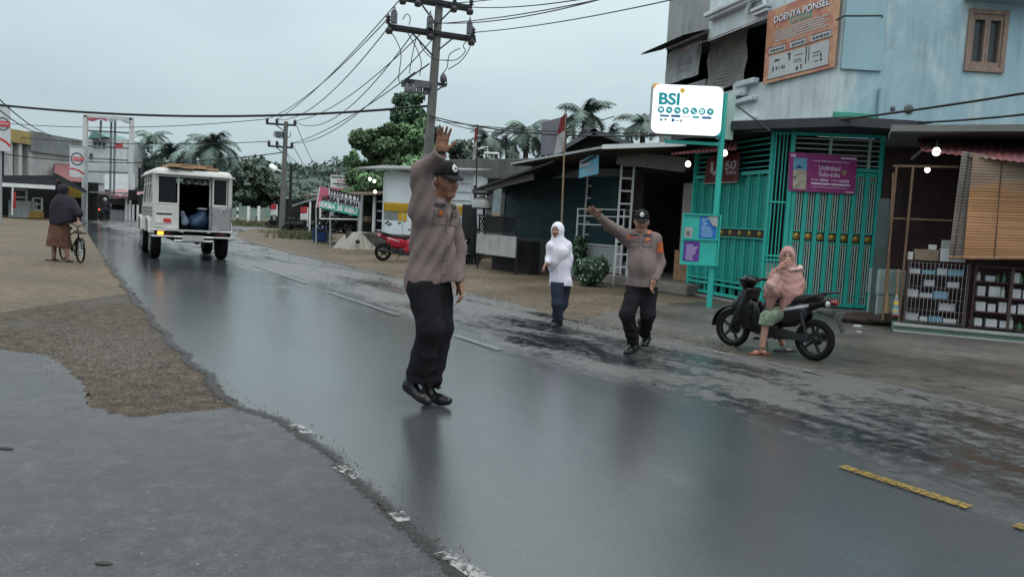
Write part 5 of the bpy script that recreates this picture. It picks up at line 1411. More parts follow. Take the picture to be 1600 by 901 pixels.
YB = 31.2
PSb = Plane((AT(494, 320, YB).x, YB), (AT(566, 320, YB).x, YB))
sb = thing('sale_banner', 'slanted white and green sale banner reading SERBA MURAH', 'banner', tuple(AT(528, 362, YB)))
q = [PSb.pix(493, 323.5), PSb.pix(560, 338), PSb.pix(563.5, 306), PSb.pix(499, 291)]
P = cloth(PSb, *q, 0, .03); m_ = MB(); m_.grid(P); part('cloth', m_, mat('white banner vinyl', (.56, .58, .59), .55, var=.12, vs=2), sb, True, smooth=180)
S1 = Skin(P, .012, PSb.n); S2 = Skin(P, .024, PSb.n); S3 = Skin(P, .036, PSb.n)
m_ = MB(); S1.rect(m_, .10, 1, 0, .36); part('green_band', m_, ink('green print', (.03, .33, .24)), sb, True)
m_ = MB(); S1.poly(m_, [(.03, .02), (.10, .02), (.10, .36), (.30, .52), (.22, .99), (.03, .99)]); part('pink_patch', m_, ink('pink print', (.48, .12, .19)), sb, True)
m_ = MB(); S1.rect(m_, .26, 1, .70, 1); part('black_band', m_, I_BLACK, sb, True)
m_ = MB(); S2.text(m_, 'SERBA MURAH', .10, .97, .40, .66, .045); part('black_lettering', m_, I_BLACK, sb, True)
m_ = MB(); S2.text(m_, 'SERBA 35 RIBU', .06, .96, .07, .31, .045)
r_ = random.Random(4); x = .24
while x < .94:
    w = r_.uniform(.03, .09); S2.poly(m_, [(x, .74), (x + w, .72), (x + w * .9, .88), (x + .02, .95)]); x += w + .02
part('white_lettering', m_, I_WHITE, sb, True)
m_ = MB()
for p, q2 in (((494, 322), (494, 388)), ((561, 306), (559, 388)), ((516, 343), (516, 390)), ((500, 342), (560, 343)), ((566, 305), (563, 388))): m_.tube([AT(*p, YB + .1), AT(*q2, YB + .1)], .035, 6)
part('frame', m_, M_STEEL, sb, True)
YD = 38.0; PDs = Plane((AT(517, 290, YD).x, YD), (AT(555, 290, YD).x, YD))
dn = thing('dentist_sign', 'white dentist sign with black lettering behind the slanted banner', 'sign', tuple(AT(536, 360, YD)))
q = [PDs.pix(516.5, 295), PDs.pix(554, 299.5), PDs.pix(554.5, 275), PDs.pix(517, 273)]
P = cloth(PDs, *q, 0, 0); m_ = MB(); m_.grid(P); part('board', m_, mat('white sign board', (.60, .62, .62), .5, var=.08), dn, True)
S1 = Skin(P, .015, PDs.n); m_ = MB(); S1.text(m_, 'PRAKTEK AHLI GIGI', .05, .96, .76, .93, .03); S1.rect(m_, .1, .93, .36, .44); S1.rect(m_, .25, .8, .24, .28); part('black_lettering', m_, I_BLACK, dn, True)
m_ = MB(); S1.text(m_, 'ANSAR', .25, .78, .54, .66, .02); part('red_lettering', m_, I_RED, dn, True)
m_ = MB(); S1.rect(m_, .0, 1, .0, .13); part('pink_foot', m_, ink('pink print', (.48, .12, .19)), dn, True)
m_ = MB(); 
for px in (520, 551): m_.tube([AT(px, 300, YD + .1), AT(px, 366, YD + .1)], .05, 6)
part('legs', m_, M_STEEL, dn, True)
M_POLE = mat('concrete pole', (.13, .135, .13), .8, var=.25, vs=2, streak=.5, bump=.15)
M_WIRE = mat('black cable', (.012, .013, .014), .6, var=.1)
M_PORC = mat('dark glazed insulator', (.035, .032, .035), .25, var=.3, vs=20)
M_PORCG = mat('grey arrester', (.10, .11, .12), .4, var=.3, vs=12)
adir = Vector((.93, .37, 0))
def insul(mb, p, h=.32, r=.09):
    mb.lathe([(r * .35, 0), (r, .02), (r * .5, h * .25), (r * 1.05, h * .35), (r * .5, h * .55), (r, h * .65), (r * .4, h * .9), (.01, h)], p, None, 10)
bpb = G(657, 402); YP = bpb.y
def bp(px, py): return AT(px, py, YP)
up = thing('utility_pole', 'tall near concrete utility pole with heavy crossarms and jumper cables', 'utility pole', tuple(bpb))
bt_ = bp(688, -14); mb = MB(); mb.tube([bpb, bt_], [.20, .13], 16); part('shaft', mb, M_POLE, up, True, smooth=60)
lw = bp(661, 240); mb = MB(); mb.tube([bpb + (bt_ - bpb) * .0, bpb + (bt_ - bpb) * (lw.z / bt_.z)], [.235, .215], 16); part('sleeve', mb, M_CONC, up, True, smooth=60)
arms = []
for py, px, hl in ((53, 677, 1.55), (6, 684, 1.25)):
    c = bp(px, py) + Vector((0, -.22, 0)); mb = MB(); mb.bar(c - adir * hl, c + adir * hl, .11, .13); mb.bar(c - adir * hl + Vector((0, .4, 0)), c + adir * hl + Vector((0, .4, 0)), .09, .11)
    for s in (-1, 1): mb.bar(c + adir * hl * .55 * s, c + Vector((0, .1, -.75)), .05)
    a = part('crossarm', mb, M_BLACKM, up, True, bevel=.01); arms.append((c, hl, a))
    for k in ((-1, -.05, .94) if hl > 1.4 else (-.98, -.55, .5, .98)):
        m2_ = MB(); insul(m2_, c + adir * hl * k + Vector((0, 0, .06)), .34, .1); m2_.lathe([(.10, -.18), (.13, -.1), (.13, -.04), (.05, .05)], c + adir * (hl * k * .97) + Vector((0, -.02, -.08)), None, 10)
        part('insulator', m2_, M_PORC, a, True, smooth=60)
    if hl > 1.4:
        for k in (-.86, -.06, .86):
            m2_ = MB(); q = c + adir * hl * k + Vector((0, -.12, .06)); m2_.box(q + Vector((0, 0, .2)), (.20, .18, .36)); m2_.lathe([(.05, .38), (.09, .42), (.04, .5), (.015, .62)], q, None, 8); part('fuse_cutout', m2_, M_PORCG, a, True, bevel=.02)
c = bp(674, 130); mb = MB(); mb.bar(c - adir * .95, c + adir * .55, .09); mb.bar(c - adir * .9 + Vector((0, 0, -.0)), c - adir * .1 + Vector((0, 0, .65)), .05); mb.bar(c + adir * .5, c + adir * .05 + Vector((0, 0, -.35)), .05); part('lower_arm', mb, M_BLACKM, up, True)
mb = MB()
for k in range(4): mb.lathe([(.05, 0), (.10, .03), (.10, .20), (.06, .26), (.02, .34)], c + adir * (-.85 + .22 * k) + Vector((0, 0, -.42)), None, 10)
mb.box(c - adir * .55 + Vector((0, 0, -.1)), (1.0, .12, .22)); mb.lathe([(.06, 0), (.11, .05), (.11, .22), (.03, .34)], c + adir * .42 + Vector((0, 0, .06)), None, 10)
part('switch_gear', mb, M_PORCG, up, True, smooth=50)
def curve(pts, n=18):   # Catmull-Rom
    P = [pts[0]] + pts + [pts[-1]]; out = []
    for i in range(1, len(P) - 2):
        for k in range(n):
            t = k / n; a, b, c_, d = P[i - 1], P[i], P[i + 1], P[i + 2]
            out.append(.5 * ((2 * b) + (-a + c_) * t + (2 * a - 5 * b + 4 * c_ - d) * t * t + (-a + 3 * b - 3 * c_ + d) * t ** 3))
    return out + [pts[-1]]
mb = MB()
for pts in (((612, 52), (622, 68), (629, 90), (626, 130), (640, 132)), ((637, 52), (652, 78), (660, 100), (658, 122)), ((652, 60), (645, 95), (642, 118)), ((741, 58), (733, 82), (720, 100), (702, 112)), ((737, 60), (725, 74), (728, 84), (715, 97), (698, 99)), ((698, 122), (699, 136), (692, 139), (685, 134)), ((631, 34), (637, 26), (643, 32), (642, 44)), ((654, 62), (664, 82), (680, 96), (700, 98)), ((720, 78), (704, 88), (700, 108), (694, 118))):
    mb.tube(curve([bp(*p) + Vector((0, -.25 - .05 * i, 0)) for i, p in enumerate(pts)], 8), .016, 5)
part('jumper_cable', mb, M_WIRE, up, True)

p2b = G(440, 362); YP2 = p2b.y
def b2(px, py): return AT(px, py, YP2)
up2 = thing('utility_pole', 'farther double crossarm utility pole standing left of the slanted banner', 'utility pole', tuple(p2b))
mb = MB(); mb.tube([p2b, b2(447, 190)], [.21, .14], 12); part('shaft', mb, M_POLE, up2, True, smooth=60)
p2 = {}
for nm, py, x0_, x1_ in (('a', 193, 416, 462), ('b', 228, 419, 457)):
    mb = MB(); e0, e1 = b2(x0_, py), b2(x1_, py + 3); mb.bar(e0, e1, .12); mb.bar(e0.lerp(e1, .3), b2(446, py + 14), .06); mb.bar(e0.lerp(e1, .75), b2(446, py + 14), .06); a = part('crossarm', mb, M_BLACKM, up2, True)
    for k in (0.03, .36, .97):
        q = e0.lerp(e1, k); p2[nm + str(k)] = q + Vector((0, 0, .3)); m2_ = MB(); insul(m2_, q, .4, .13); part('insulator', m2_, M_PORC, a, True, smooth=60)
mb = MB(); q = b2(437, 210); mb.box(q, (.5, .4, .35)); mb.tube(curve([b2(430, 205), b2(428, 212), b2(440, 216), b2(452, 214), b2(454, 206)], 6), .03, 5); part('switch_gear', mb, M_PORCG, up2, True)
mb = MB(); mb.bar(b2(441, 268), b2(434, 265), .06); mb.lathe([(.05, 0), (.16, .1), (.16, .5), (.04, .6)], b2(433, 265), Matrix.Rotation(rad(-60), 3, 'Y'), 10); part('street_light', mb, mat('lit white lamp head', (.7, .75, .75), .4, emit=.5), up2, True, smooth=50)
mb = MB(); b3 = G(453, 362); mb.tube([b3, AT(455, 256, b3.y)], [.12, .10], 8); solo('iron_pole', mb, M_BLACKM, 'slim black iron pole close to the right of the farther utility pole', 'pole', smooth=60)
YP3 = 95; b4 = AT(524, 335, YP3); b4.z = 0
up3 = thing('utility_pole', 'most distant utility pole half hidden by the tree left of the kiosk', 'utility pole', tuple(b4))
mb = MB(); mb.tube([b4, AT(527, 262, YP3)], .16, 8); part('shaft', mb, M_POLE, up3, True)
for py in (273, 283):
    mb = MB(); mb.bar(AT(512, py, YP3), AT(531, py + 1, YP3), .16)
    for k in (513, 521, 530): mb.bar(AT(k, py, YP3), AT(k, py - 3.5, YP3), .16)
    part('crossarm', mb, M_BLACKM, up3, True)

def wire(a, b, sag, r, label, group=None, n=26, cat='cable'):
    mb = MB(); mb.tube([a.lerp(b, k / n) - Vector((0, 0, sag * 4 * (k / n) * (1 - k / n))) for k in range(n + 1)], r, 5)
    return solo('overhead_cable', mb, M_WIRE, label, cat, group, loc=tuple(a), smooth=80)
(cL, hL_, _), (cT, hT_, _) = arms
span = 'thin wires strung between the two utility poles'
sl_ = 'one of the thin wires slanting down from the near pole to the farther pole'
for a, b, s in ((cL - adir * 1.5 + Vector((0, 0, .3)), p2['a0.03'], .5), (cL - adir * 1.5, p2['a0.36'], .9), (cL - adir * .05 + Vector((0, 0, .3)), p2['a0.97'], .7), (cL - adir * .6 , p2['a0.97'] + Vector((.1, 0, -.1)), 1.3), (cT - adir * 1.2, p2['a0.36'], .4), (c - adir * .6 + Vector((0, 0, .3)), p2['b0.97'], .35), (cL + adir * .2, p2['b0.97'], 1.0)):
    wire(a, b, s, .020, sl_, span)
for k, (a, b) in enumerate(((p2['b0.97'], AT(513, 273, YP3)), (p2['a0.97'], AT(521, 283, YP3)), (p2['b0.36'], AT(530, 273, YP3)), (b2(447, 240), AT(513, 283, YP3)))):
    wire(a, b, 1.2, .022, 'one of the thin wires running from the farther pole to the most distant one', 'thin wires beyond the farther pole')
out_ = 'one of the thin wires leaving the near pole crossarms towards the upper right'
for a, q, s in ((cL + adir * 1.5 + Vector((0, 0, .2)), (1300, -62, 14), .2), (cL + adir * .1 + Vector((0, 0, .3)), (1180, -60, 14), .2), (cT + adir * 1.2, (1100, -40, 14), .2), (cT + adir * .4, (1200, -95, 14), .2), (cL - adir * .2 + Vector((0, 0, .3)), (1150, -70, 14), .4)):
    wire(a, AT(*q), s, .016, out_, 'thin wires leaving towards the upper right')
wire(AT(-120, 149, 30), bp(668, 166), .55, .045, 'thick black cable crossing the sky from the left edge to the near pole')
wire(bp(668, 180), AT(1720, 126, 10.2), .72, .020, 'long cable running from the near pole across the blue wall window')
wire(bp(668, 186), AT(1200, 205, 14.0), .2, .014, 'thin slack cable from the near pole to the corner shophouse canopy')
wire(AT(1372, 193, PD.W(1.0, 0, .06).y), AT(1720, 164, 10.2), .06, .018, 'cable along the foot of the blue wall, lower of the two long ones')
wire(AT(1290, 190, 13.6), AT(1465, 190, 13.9), .10, .012, 'thin slack cable looping below the vent holes on the blue wall')
wire(AT(1152, 166, 15.6), AT(1204, 205, 13.6), .0, .016, 'short dark stay slanting down from the green board to the canopy')
wire(AT(-60, 95, 26), AT(84, 212, 64), .5, .03, 'upper of the two cables falling steeply at the left edge')
wire(AT(-60, 118, 26), AT(70, 208, 64), .5, .03, 'lower of the two cables falling steeply at the left edge')
wire(AT(-60, 186, 60), p2['a0.03'], .6, .025, 'faint high wire between the left buildings and the farther pole', None)
wire(AT(-60, 205, 60), p2['b0.03'], .5, .025, 'faint lower wire between the left buildings and the farther pole', None)
wire(AT(-80, 226, 58), b2(444, 238), 1.0, .035, 'dark cable passing behind the billboard frame to the farther pole', None)
wire(bp(672, 182), AT(960, 182, 20), .5, .014, 'thin cable from the near pole towards the palm tops', None)

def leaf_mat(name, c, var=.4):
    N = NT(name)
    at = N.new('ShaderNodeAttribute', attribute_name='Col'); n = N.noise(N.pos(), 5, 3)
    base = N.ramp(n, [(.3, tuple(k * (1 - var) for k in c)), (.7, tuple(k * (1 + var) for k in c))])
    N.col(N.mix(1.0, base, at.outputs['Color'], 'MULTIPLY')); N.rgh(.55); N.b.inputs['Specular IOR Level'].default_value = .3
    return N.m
def leaf_mesh(name, clumps, n, size, mt, parent=None, seed=1, flat=.35, local=None):
    """many small leaf faces spread through the volume of clumps; light and dark clumps"""
    g = np.random.default_rng(seed)
    w = np.array([c[1][0] * c[1][1] * c[1][2] for c in clumps]) ** (2 / 3); k = g.choice(len(clumps), n, p=w / w.sum())
    C = np.array([c[0] for c in clumps], float)[k]; R = np.array([c[1] for c in clumps], float)[k]; Sh = np.array([c[2] for c in clumps], float)[k]
    d = g.normal(size=(n, 3)); d /= np.linalg.norm(d, axis=1)[:, None]
    rr_ = g.random(n) ** .42
    lump = 1 + .22 * np.sin(d[:, 0] * 5 + k) * np.sin(d[:, 1] * 4 + 2 * k) * np.sin(d[:, 2] * 6 + k)
    P = C + d * R * (rr_ * lump)[:, None]
    nn = d * .6 + g.normal(size=(n, 3)) * .8; nn[:, 2] += flat; nn /= np.linalg.norm(nn, axis=1)[:, None]
    t = np.cross(nn, g.normal(size=(n, 3))); t /= np.linalg.norm(t, axis=1)[:, None]; b = np.cross(nn, t)
    s = size * g.uniform(.6, 1.4, n)
    V = np.stack([P - t * s[:, None], P - b * (s * .5)[:, None], P + t * s[:, None], P + b * (s * .5)[:, None]], 1).reshape(-1, 3)
    if local is not None: V = V - np.array(local)
    Fq = np.arange(n * 4).reshape(n, 4)
    me = to_mesh(name, V, Fq)
    sh = Sh * (.45 + .55 * np.clip((d[:, 2] * rr_ + 1) / 2, 0, 1)) * g.uniform(.7, 1.3, n) * (.55 + .6 * rr_)  # shade low down and deep in each clump put into the leaf colour
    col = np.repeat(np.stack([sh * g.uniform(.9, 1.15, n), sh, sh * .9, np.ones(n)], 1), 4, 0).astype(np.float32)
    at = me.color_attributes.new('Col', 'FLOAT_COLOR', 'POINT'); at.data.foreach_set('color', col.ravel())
    return link(name, me, mt, parent)
M_BARK = mat('bark', (.06, .05, .042), .85, var=.4, vs=5, bump=.3)
def tree(label, base, blobs, n, size, mt, group=None, seed=1, name='tree', cat='tree'):
    """blobs: (point, radius) main masses; each is broken into smaller clumps"""
    r = random.Random(seed); t = thing(name, label, cat, tuple(base), 0, group)
    cl = []
    for p, R in blobs:
        for _ in range(11):
            d = Vector((r.gauss(0, 1), r.gauss(0, 1), r.gauss(0, 1))).normalized() * r.uniform(.35, .95)
            q = p + Vector((d.x * R[0], d.y * R[1], d.z * R[2])); f = r.uniform(.28, .5)
            cl.append((tuple(q), (R[0] * f, R[1] * f, R[2] * f * .85), r.uniform(.55, 1.35)))
    leaf_mesh('crown', cl, n, size, mt, t, seed, local=tuple(base))
    mb = MB(); bz = Vector(base); top = sum((p for p, R in blobs), Vector()) / len(blobs); h = top.z - bz.z
    fork = bz.lerp(Vector((top.x, top.y, bz.z + h * .55)), 1.0)
    mb.tube([bz, bz.lerp(fork, .5) + Vector((.05, 0, 0)), fork], [.035 * h, .028 * h, .02 * h], 9)
    for p, R in blobs:
        for _ in range(3):
            q = p + Vector((r.uniform(-.5, .5) * R[0], r.uniform(-.5, .5) * R[1], r.uniform(-.2, .5) * R[2])); mb.tube([fork, fork.lerp(q, .5) + Vector((0, 0, .1 * h)), q], [.016 * h, .01 * h, .004 * h], 6)
    part('trunk', mb, M_BARK, t, True, smooth=60)
    return t
L_DK = leaf_mat('dark glossy leaves', (.075, .145, .095)); L_MD = leaf_mat('mid green leaves', (.145, .260, .140)); L_HZ = leaf_mat('hazy green leaves', (.135, .195, .175), .2); L_HZ2 = leaf_mat('pale hazy leaves', (.082, .122, .106), .12); L_HZ2.node_tree.nodes['Principled BSDF'].inputs['Specular IOR Level'].default_value = .05; L_PALM = leaf_mat('palm leaves', (.110, .160, .140), .25)  # haze of distance put into the pale leaf and palm colours
def px_blob(px, py, rx, ry, Y, ky=1.0): return (AT(px, py, Y), (rx * Y / FPX, rx * Y / FPX * ky, ry * Y / FPX))
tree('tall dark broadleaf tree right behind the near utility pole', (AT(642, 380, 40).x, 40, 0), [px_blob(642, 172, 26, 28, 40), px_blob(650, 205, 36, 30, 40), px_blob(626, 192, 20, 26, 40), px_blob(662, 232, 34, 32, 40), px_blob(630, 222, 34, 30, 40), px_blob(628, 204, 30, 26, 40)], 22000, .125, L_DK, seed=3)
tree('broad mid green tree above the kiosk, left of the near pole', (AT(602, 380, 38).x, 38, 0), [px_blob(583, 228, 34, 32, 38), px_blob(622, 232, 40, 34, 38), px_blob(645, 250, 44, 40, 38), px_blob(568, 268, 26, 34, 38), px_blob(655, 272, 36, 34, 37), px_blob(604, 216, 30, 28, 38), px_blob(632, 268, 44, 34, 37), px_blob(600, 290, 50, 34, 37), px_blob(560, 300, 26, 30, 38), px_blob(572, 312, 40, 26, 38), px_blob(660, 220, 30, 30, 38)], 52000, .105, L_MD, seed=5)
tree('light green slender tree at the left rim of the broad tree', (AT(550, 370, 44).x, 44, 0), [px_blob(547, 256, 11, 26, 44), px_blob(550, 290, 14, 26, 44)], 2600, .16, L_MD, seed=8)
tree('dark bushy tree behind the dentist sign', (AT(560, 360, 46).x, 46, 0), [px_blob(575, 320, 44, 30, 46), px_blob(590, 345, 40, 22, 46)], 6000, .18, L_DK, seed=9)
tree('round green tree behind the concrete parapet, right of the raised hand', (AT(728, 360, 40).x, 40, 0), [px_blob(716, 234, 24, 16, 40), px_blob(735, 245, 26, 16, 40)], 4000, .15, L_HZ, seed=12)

def palm(label, px, py_crown, py_base, Y, R, n=15, seed=1, mt=None, group=None):
    r = random.Random(seed); c = AT(px, py_crown, Y); b = Vector((c.x + r.uniform(-.4, .4), Y, 0))
    t = thing('palm_tree', label, 'palm', tuple(b), 0, group)
    mb = MB(); mb.tube([b, b.lerp(c, .5) + Vector((r.uniform(-.2, .2), 0, 0)), c], [.22, .17, .14], 8); part('trunk', mb, M_BARK, t, True, smooth=60)
    V, Fc, colr = [], [], []
    for k in range(n):
        az = 2 * PI * k / n + r.uniform(-.2, .2); el = r.uniform(-.25, 1.2); L = R * r.uniform(.85, 1.1)
        dh = Vector((math.cos(az), math.sin(az), 0)); p = c.copy(); ang = el; pts = [p.copy()]
        for i in range(12):
            p = p + (dh * math.cos(ang) + Vector((0, 0, math.sin(ang)))) * (L / 12); ang -= .14 + .05 * (1.2 - el); pts.append(p.copy())
        side = dh.cross(Vector((0, 0, 1))); sh = r.uniform(.6, 1.3)
        for i in range(len(pts) - 1):
            for j in range(3):
                q = pts[i].lerp(pts[i + 1], j / 3); f = (i + j / 3) / 12; ll = R * .30 * math.sin(PI * min(1, .12 + f * .88)) ** .7
                for s in (-1, 1):
                    tip = q + side * s * ll * .85 + dh * ll * .4 - Vector((0, 0, ll * r.uniform(.35, .75))); w = (pts[i + 1] - pts[i]).normalized() * .05 * R / 2.2
                    b0_ = len(V); V += [tuple(q - w), tuple(q + w), tuple(tip)]; Fc.append((b0_, b0_ + 1, b0_ + 2)); colr += [sh * r.uniform(.8, 1.2)] * 3
            b0_ = len(V); w = side * .03; V += [tuple(pts[i] - w), tuple(pts[i] + w), tuple(pts[i + 1])]; Fc.append((b0_, b0_ + 1, b0_ + 2)); colr += [1.1] * 3
    V = np.array(V) - np.array(tuple(b)); me = to_mesh('fronds', V, np.array(Fc))
    at = me.color_attributes.new('Col', 'FLOAT_COLOR', 'POINT'); ca = np.array(colr); at.data.foreach_set('color', np.stack([ca, ca, ca, np.ones(len(ca))], 1).astype(np.float32).ravel())
    link('fronds', me, mt or L_PALM, t)
for i, a in enumerate((('coconut palm tallest behind the roof signboard, above the gabled house', 913, 178, 0, 46, 1.9), ('coconut palm left of the roof signboard', 824, 205, 0, 44, 1.75), ('coconut palm just right of the limp flag on the parapet', 764, 218, 0, 46, 1.5), ('small palm between the flag and the signboard', 792, 226, 0, 48, 1.4), ('palm seen in the gap left of the bank sign', 1004, 192, 0, 42, 1.6), ('low palm crown right of the gable', 952, 212, 0, 48, 1.4), ('leaning palm half hidden by the signboard', 850, 214, 0, 50, 1.5))):
    palm(a[0], a[1], a[2], a[3], a[4], a[5] * 1.15, 17, 20 + i)
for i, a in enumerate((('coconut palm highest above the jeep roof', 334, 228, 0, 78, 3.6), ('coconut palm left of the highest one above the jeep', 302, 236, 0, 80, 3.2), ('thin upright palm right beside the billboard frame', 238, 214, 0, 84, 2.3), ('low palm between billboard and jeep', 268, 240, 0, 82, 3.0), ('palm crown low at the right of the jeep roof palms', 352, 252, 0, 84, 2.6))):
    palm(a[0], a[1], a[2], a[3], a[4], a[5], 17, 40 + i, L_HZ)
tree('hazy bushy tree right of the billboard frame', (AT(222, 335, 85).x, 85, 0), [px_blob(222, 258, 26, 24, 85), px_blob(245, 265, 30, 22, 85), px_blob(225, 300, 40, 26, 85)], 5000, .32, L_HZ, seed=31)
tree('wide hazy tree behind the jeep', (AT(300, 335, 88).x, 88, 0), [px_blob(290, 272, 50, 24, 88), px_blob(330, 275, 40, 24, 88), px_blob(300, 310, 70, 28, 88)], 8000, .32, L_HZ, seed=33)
def hillmesh(name, sky_px, Y0, Y1, mt):
    P = []
    for k in range(9):
        t = k / 8; r = []
        for px, py in sky_px:
            top = AT(px, py, Y1); gx = AT(px, 335, Y0)
            r.append(Vector((gx.x + (top.x - gx.x) * t, Y0 + (Y1 - Y0) * t, max(-.05, (top.z - .0) * math.sin(t * PI / 2)))))
        P.append(r)
    mb = MB(); mb.grid(P); return struct(name, mb, mt)
hill_px = [(-300, 300), (0, 296), (150, 285), (215, 275), (300, 268), (345, 266), (380, 257), (410, 254), (440, 262), (470, 268), (500, 262), (540, 262), (600, 262), (700, 266), (800, 270), (1000, 285), (1300, 310)]
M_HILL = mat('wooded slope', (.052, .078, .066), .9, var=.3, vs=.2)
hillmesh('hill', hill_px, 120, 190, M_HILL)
def interp(pts, x):
    for a, b in zip(pts, pts[1:]):
        if a[0] <= x <= b[0]: return a[1] + (b[1] - a[1]) * (x - a[0]) / (b[0] - a[0])
    return pts[-1][1]
cl = []; r = random.Random(3)
for _ in range(330):
    px = r.uniform(150, 720); t = r.random() ** .7; Yc = 125 + 60 * t
    top = interp(hill_px, px); py = 336 + (top + 4 - 336) * math.sin(t * PI / 2) + r.uniform(-3, 3); s = r.uniform(1.6, 3.6)
    cl.append((tuple(AT(px, py, Yc - 2)), (s, s, s * .8), r.uniform(.6, 1.3)))
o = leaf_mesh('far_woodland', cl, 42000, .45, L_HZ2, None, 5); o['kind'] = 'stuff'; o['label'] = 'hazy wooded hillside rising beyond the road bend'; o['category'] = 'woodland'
near_px = [(362, 258), (385, 255), (410, 262), (432, 285), (452, 305), (475, 318)]
tree('large dark green tree mass by the road right of the jeep', (AT(400, 338, 96).x, 96, 0), [px_blob(382, 282, 32, 24, 96), px_blob(405, 285, 30, 26, 96), px_blob(424, 305, 26, 22, 96), px_blob(385, 308, 44, 26, 96), px_blob(446, 318, 26, 18, 96)], 9000, .34, leaf_mat('dusky leaves', (.062, .098, .066), .35), seed=35)
tree('dark hedge like tree behind the black iron pole', (AT(478, 338, 90).x, 90, 0), [px_blob(470, 318, 26, 16, 90), px_blob(500, 315, 26, 20, 90), px_blob(535, 318, 28, 22, 90)], 5000, .32, L_HZ, seed=36)
def bush(label, p, r, n, size, mt, flowers=0, seed=1, name='bush'):
    t = thing(name, label, 'plant', tuple(p)); rr2 = random.Random(seed); cl = []
    for _ in range(14):
        a = rr2.uniform(0, 2 * PI); q = rr2.random() ** .5; f = rr2.uniform(.3, .5); cl.append(((p[0] + r[0] * q * .7 * math.cos(a), p[1] + r[1] * q * .7 * math.sin(a), rr2.uniform(.25, .85) * r[2]), (r[0] * f, r[1] * f, r[2] * f * .8), rr2.uniform(.6, 1.3)))
    leaf_mesh('leaves', cl, n, size, mt, t, seed, local=tuple(p))
    mb = MB()
    for _ in range(9): 
        c_ = rr2.choice(cl)[0]; mb.tube([p, Vector(p).lerp(Vector(c_), .6) + Vector((0, 0, .05)), Vector(c_)], [.012, .009, .004], 5)
    part('stems', mb, M_BARK, t, True)
    if flowers:
        mb = MB()
        for _ in range(flowers):
            c_, R_, _s = rr2.choice(cl); d = Vector((rr2.gauss(0, 1), rr2.gauss(-.5, 1), rr2.gauss(.3, 1))).normalized(); q = Vector(c_) + Vector((d.x * R_[0], d.y * R_[1], d.z * R_[2])) * 1.02
            u = d.cross(Vector((0, 0, 1))).normalized(); v = u.cross(d)
            for k in range(5):
                a = 2 * PI * k / 5; e = u * math.cos(a) + v * math.sin(a); f = u * math.cos(a + .5) + v * math.sin(a + .5); g_ = u * math.cos(a - .5) + v * math.sin(a - .5); mb.add([q, q + g_ * .012, q + e * .023 + d * .004, q + f * .012], [(0, 1, 2, 3)])
        part('flowers', mb, mat('white petals', (.68, .70, .66), .6, var=.1), t, True)
    return t
pl_p = G(921, 447)
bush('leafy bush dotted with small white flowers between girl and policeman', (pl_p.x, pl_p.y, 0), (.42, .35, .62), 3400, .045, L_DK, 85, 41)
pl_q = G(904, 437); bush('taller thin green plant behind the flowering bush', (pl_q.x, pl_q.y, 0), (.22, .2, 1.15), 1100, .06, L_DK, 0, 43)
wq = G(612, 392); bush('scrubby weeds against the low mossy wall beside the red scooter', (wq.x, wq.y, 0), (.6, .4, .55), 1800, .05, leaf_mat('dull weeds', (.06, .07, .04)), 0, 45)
def grass(name, label, cx, n, rx, ry, h, seed):
    g = np.random.default_rng(seed); V = []; P = np.stack([g.normal(0, rx, n), g.normal(0, ry, n)], 1)
    d = g.uniform(0, 2 * PI, n); hh = h * g.uniform(.5, 1.2, n); V = np.zeros((n, 3, 3))
    V[:, 0, 0] = cx.x + P[:, 0] - .03 * np.cos(d); V[:, 0, 1] = cx.y + P[:, 1] - .03 * np.sin(d); V[:, 1, 0] = cx.x + P[:, 0] + .03 * np.cos(d); V[:, 1, 1] = cx.y + P[:, 1] + .03 * np.sin(d)
    V[:, 2, 0] = cx.x + P[:, 0] + g.normal(0, h * .3, n); V[:, 2, 1] = cx.y + P[:, 1]; V[:, 2, 2] = hh
    me = to_mesh(name, V.reshape(-1, 3), np.arange(n * 3).reshape(n, 3)); sh = np.repeat(g.uniform(.6, 1.4, n), 3); at = me.color_attributes.new('Col', 'FLOAT_COLOR', 'POINT'); at.data.foreach_set('color', np.stack([sh, sh, sh, np.ones(n * 3)], 1).astype(np.float32).ravel())
    o = link(name, me, leaf_mat('grass blades', (.085, .10, .045)), None); o['kind'] = 'stuff'; o['label'] = label; o['category'] = 'grass'
grass('grass', 'short verge grass on the far side of the road bend', AT(392, 340, 66), 3000, 1.6, 1.5, .5, 3)
grass('grass', 'dry grass tuft left of the blue tub', G(476, 373), 1300, .55, .7, .38, 4)
grass('grass', 'ragged weeds at the foot of the two roadside poles', G(462, 366), 700, .8, .8, .28, 6)

YL0, YL1 = 56.0, 66.0
PLb = Plane((AT(-60, 330, YL0 - 3).x, YL0 - 3), (AT(132, 330, YL1).x, YL1))
def lp(px, py, o=0): return PLb.pix(px, py, o)
lb = thing('old_shophouse', 'old grey two storey shophouse with a yellow corner at the left edge', 'building', tuple(PLb.W(8, 0)))
a0, a15, a43, a130 = lp(-60, 300)[0], lp(15, 300)[0], lp(43, 300)[0], lp(131, 300)[0]
zt1 = lp(90, 214)[1]; zmid = lp(60, 238)[1]; zf1 = lp(40, 284)[1]
m_ = MB(); m_.pbox(PLb, a43, a130, zf1 - 1, zt1, -8, 0); part('wall', m_, mat('grey weathered render', (.38, .395, .39), .85, var=.2, vs=.5, streak=.7), lb, True)
m_ = MB(); m_.pbox(PLb, a15 - .6, a43 + .02, lp(30, 224)[1], lp(30, 204)[1], -8, .25); part('yellow_parapet', m_, mat('yellow wall paint', (.36, .28, .12), .8, var=.2, vs=.7, streak=.6), lb, True)
m_ = MB(); m_.pbox(PLb, a43 + .03, a130, zmid, zt1 + .05, .003, .25); part('stained_band', m_, mat('mouldy band', (.20, .22, .22), .85, var=.3, vs=.6, streak=.9), lb, True)
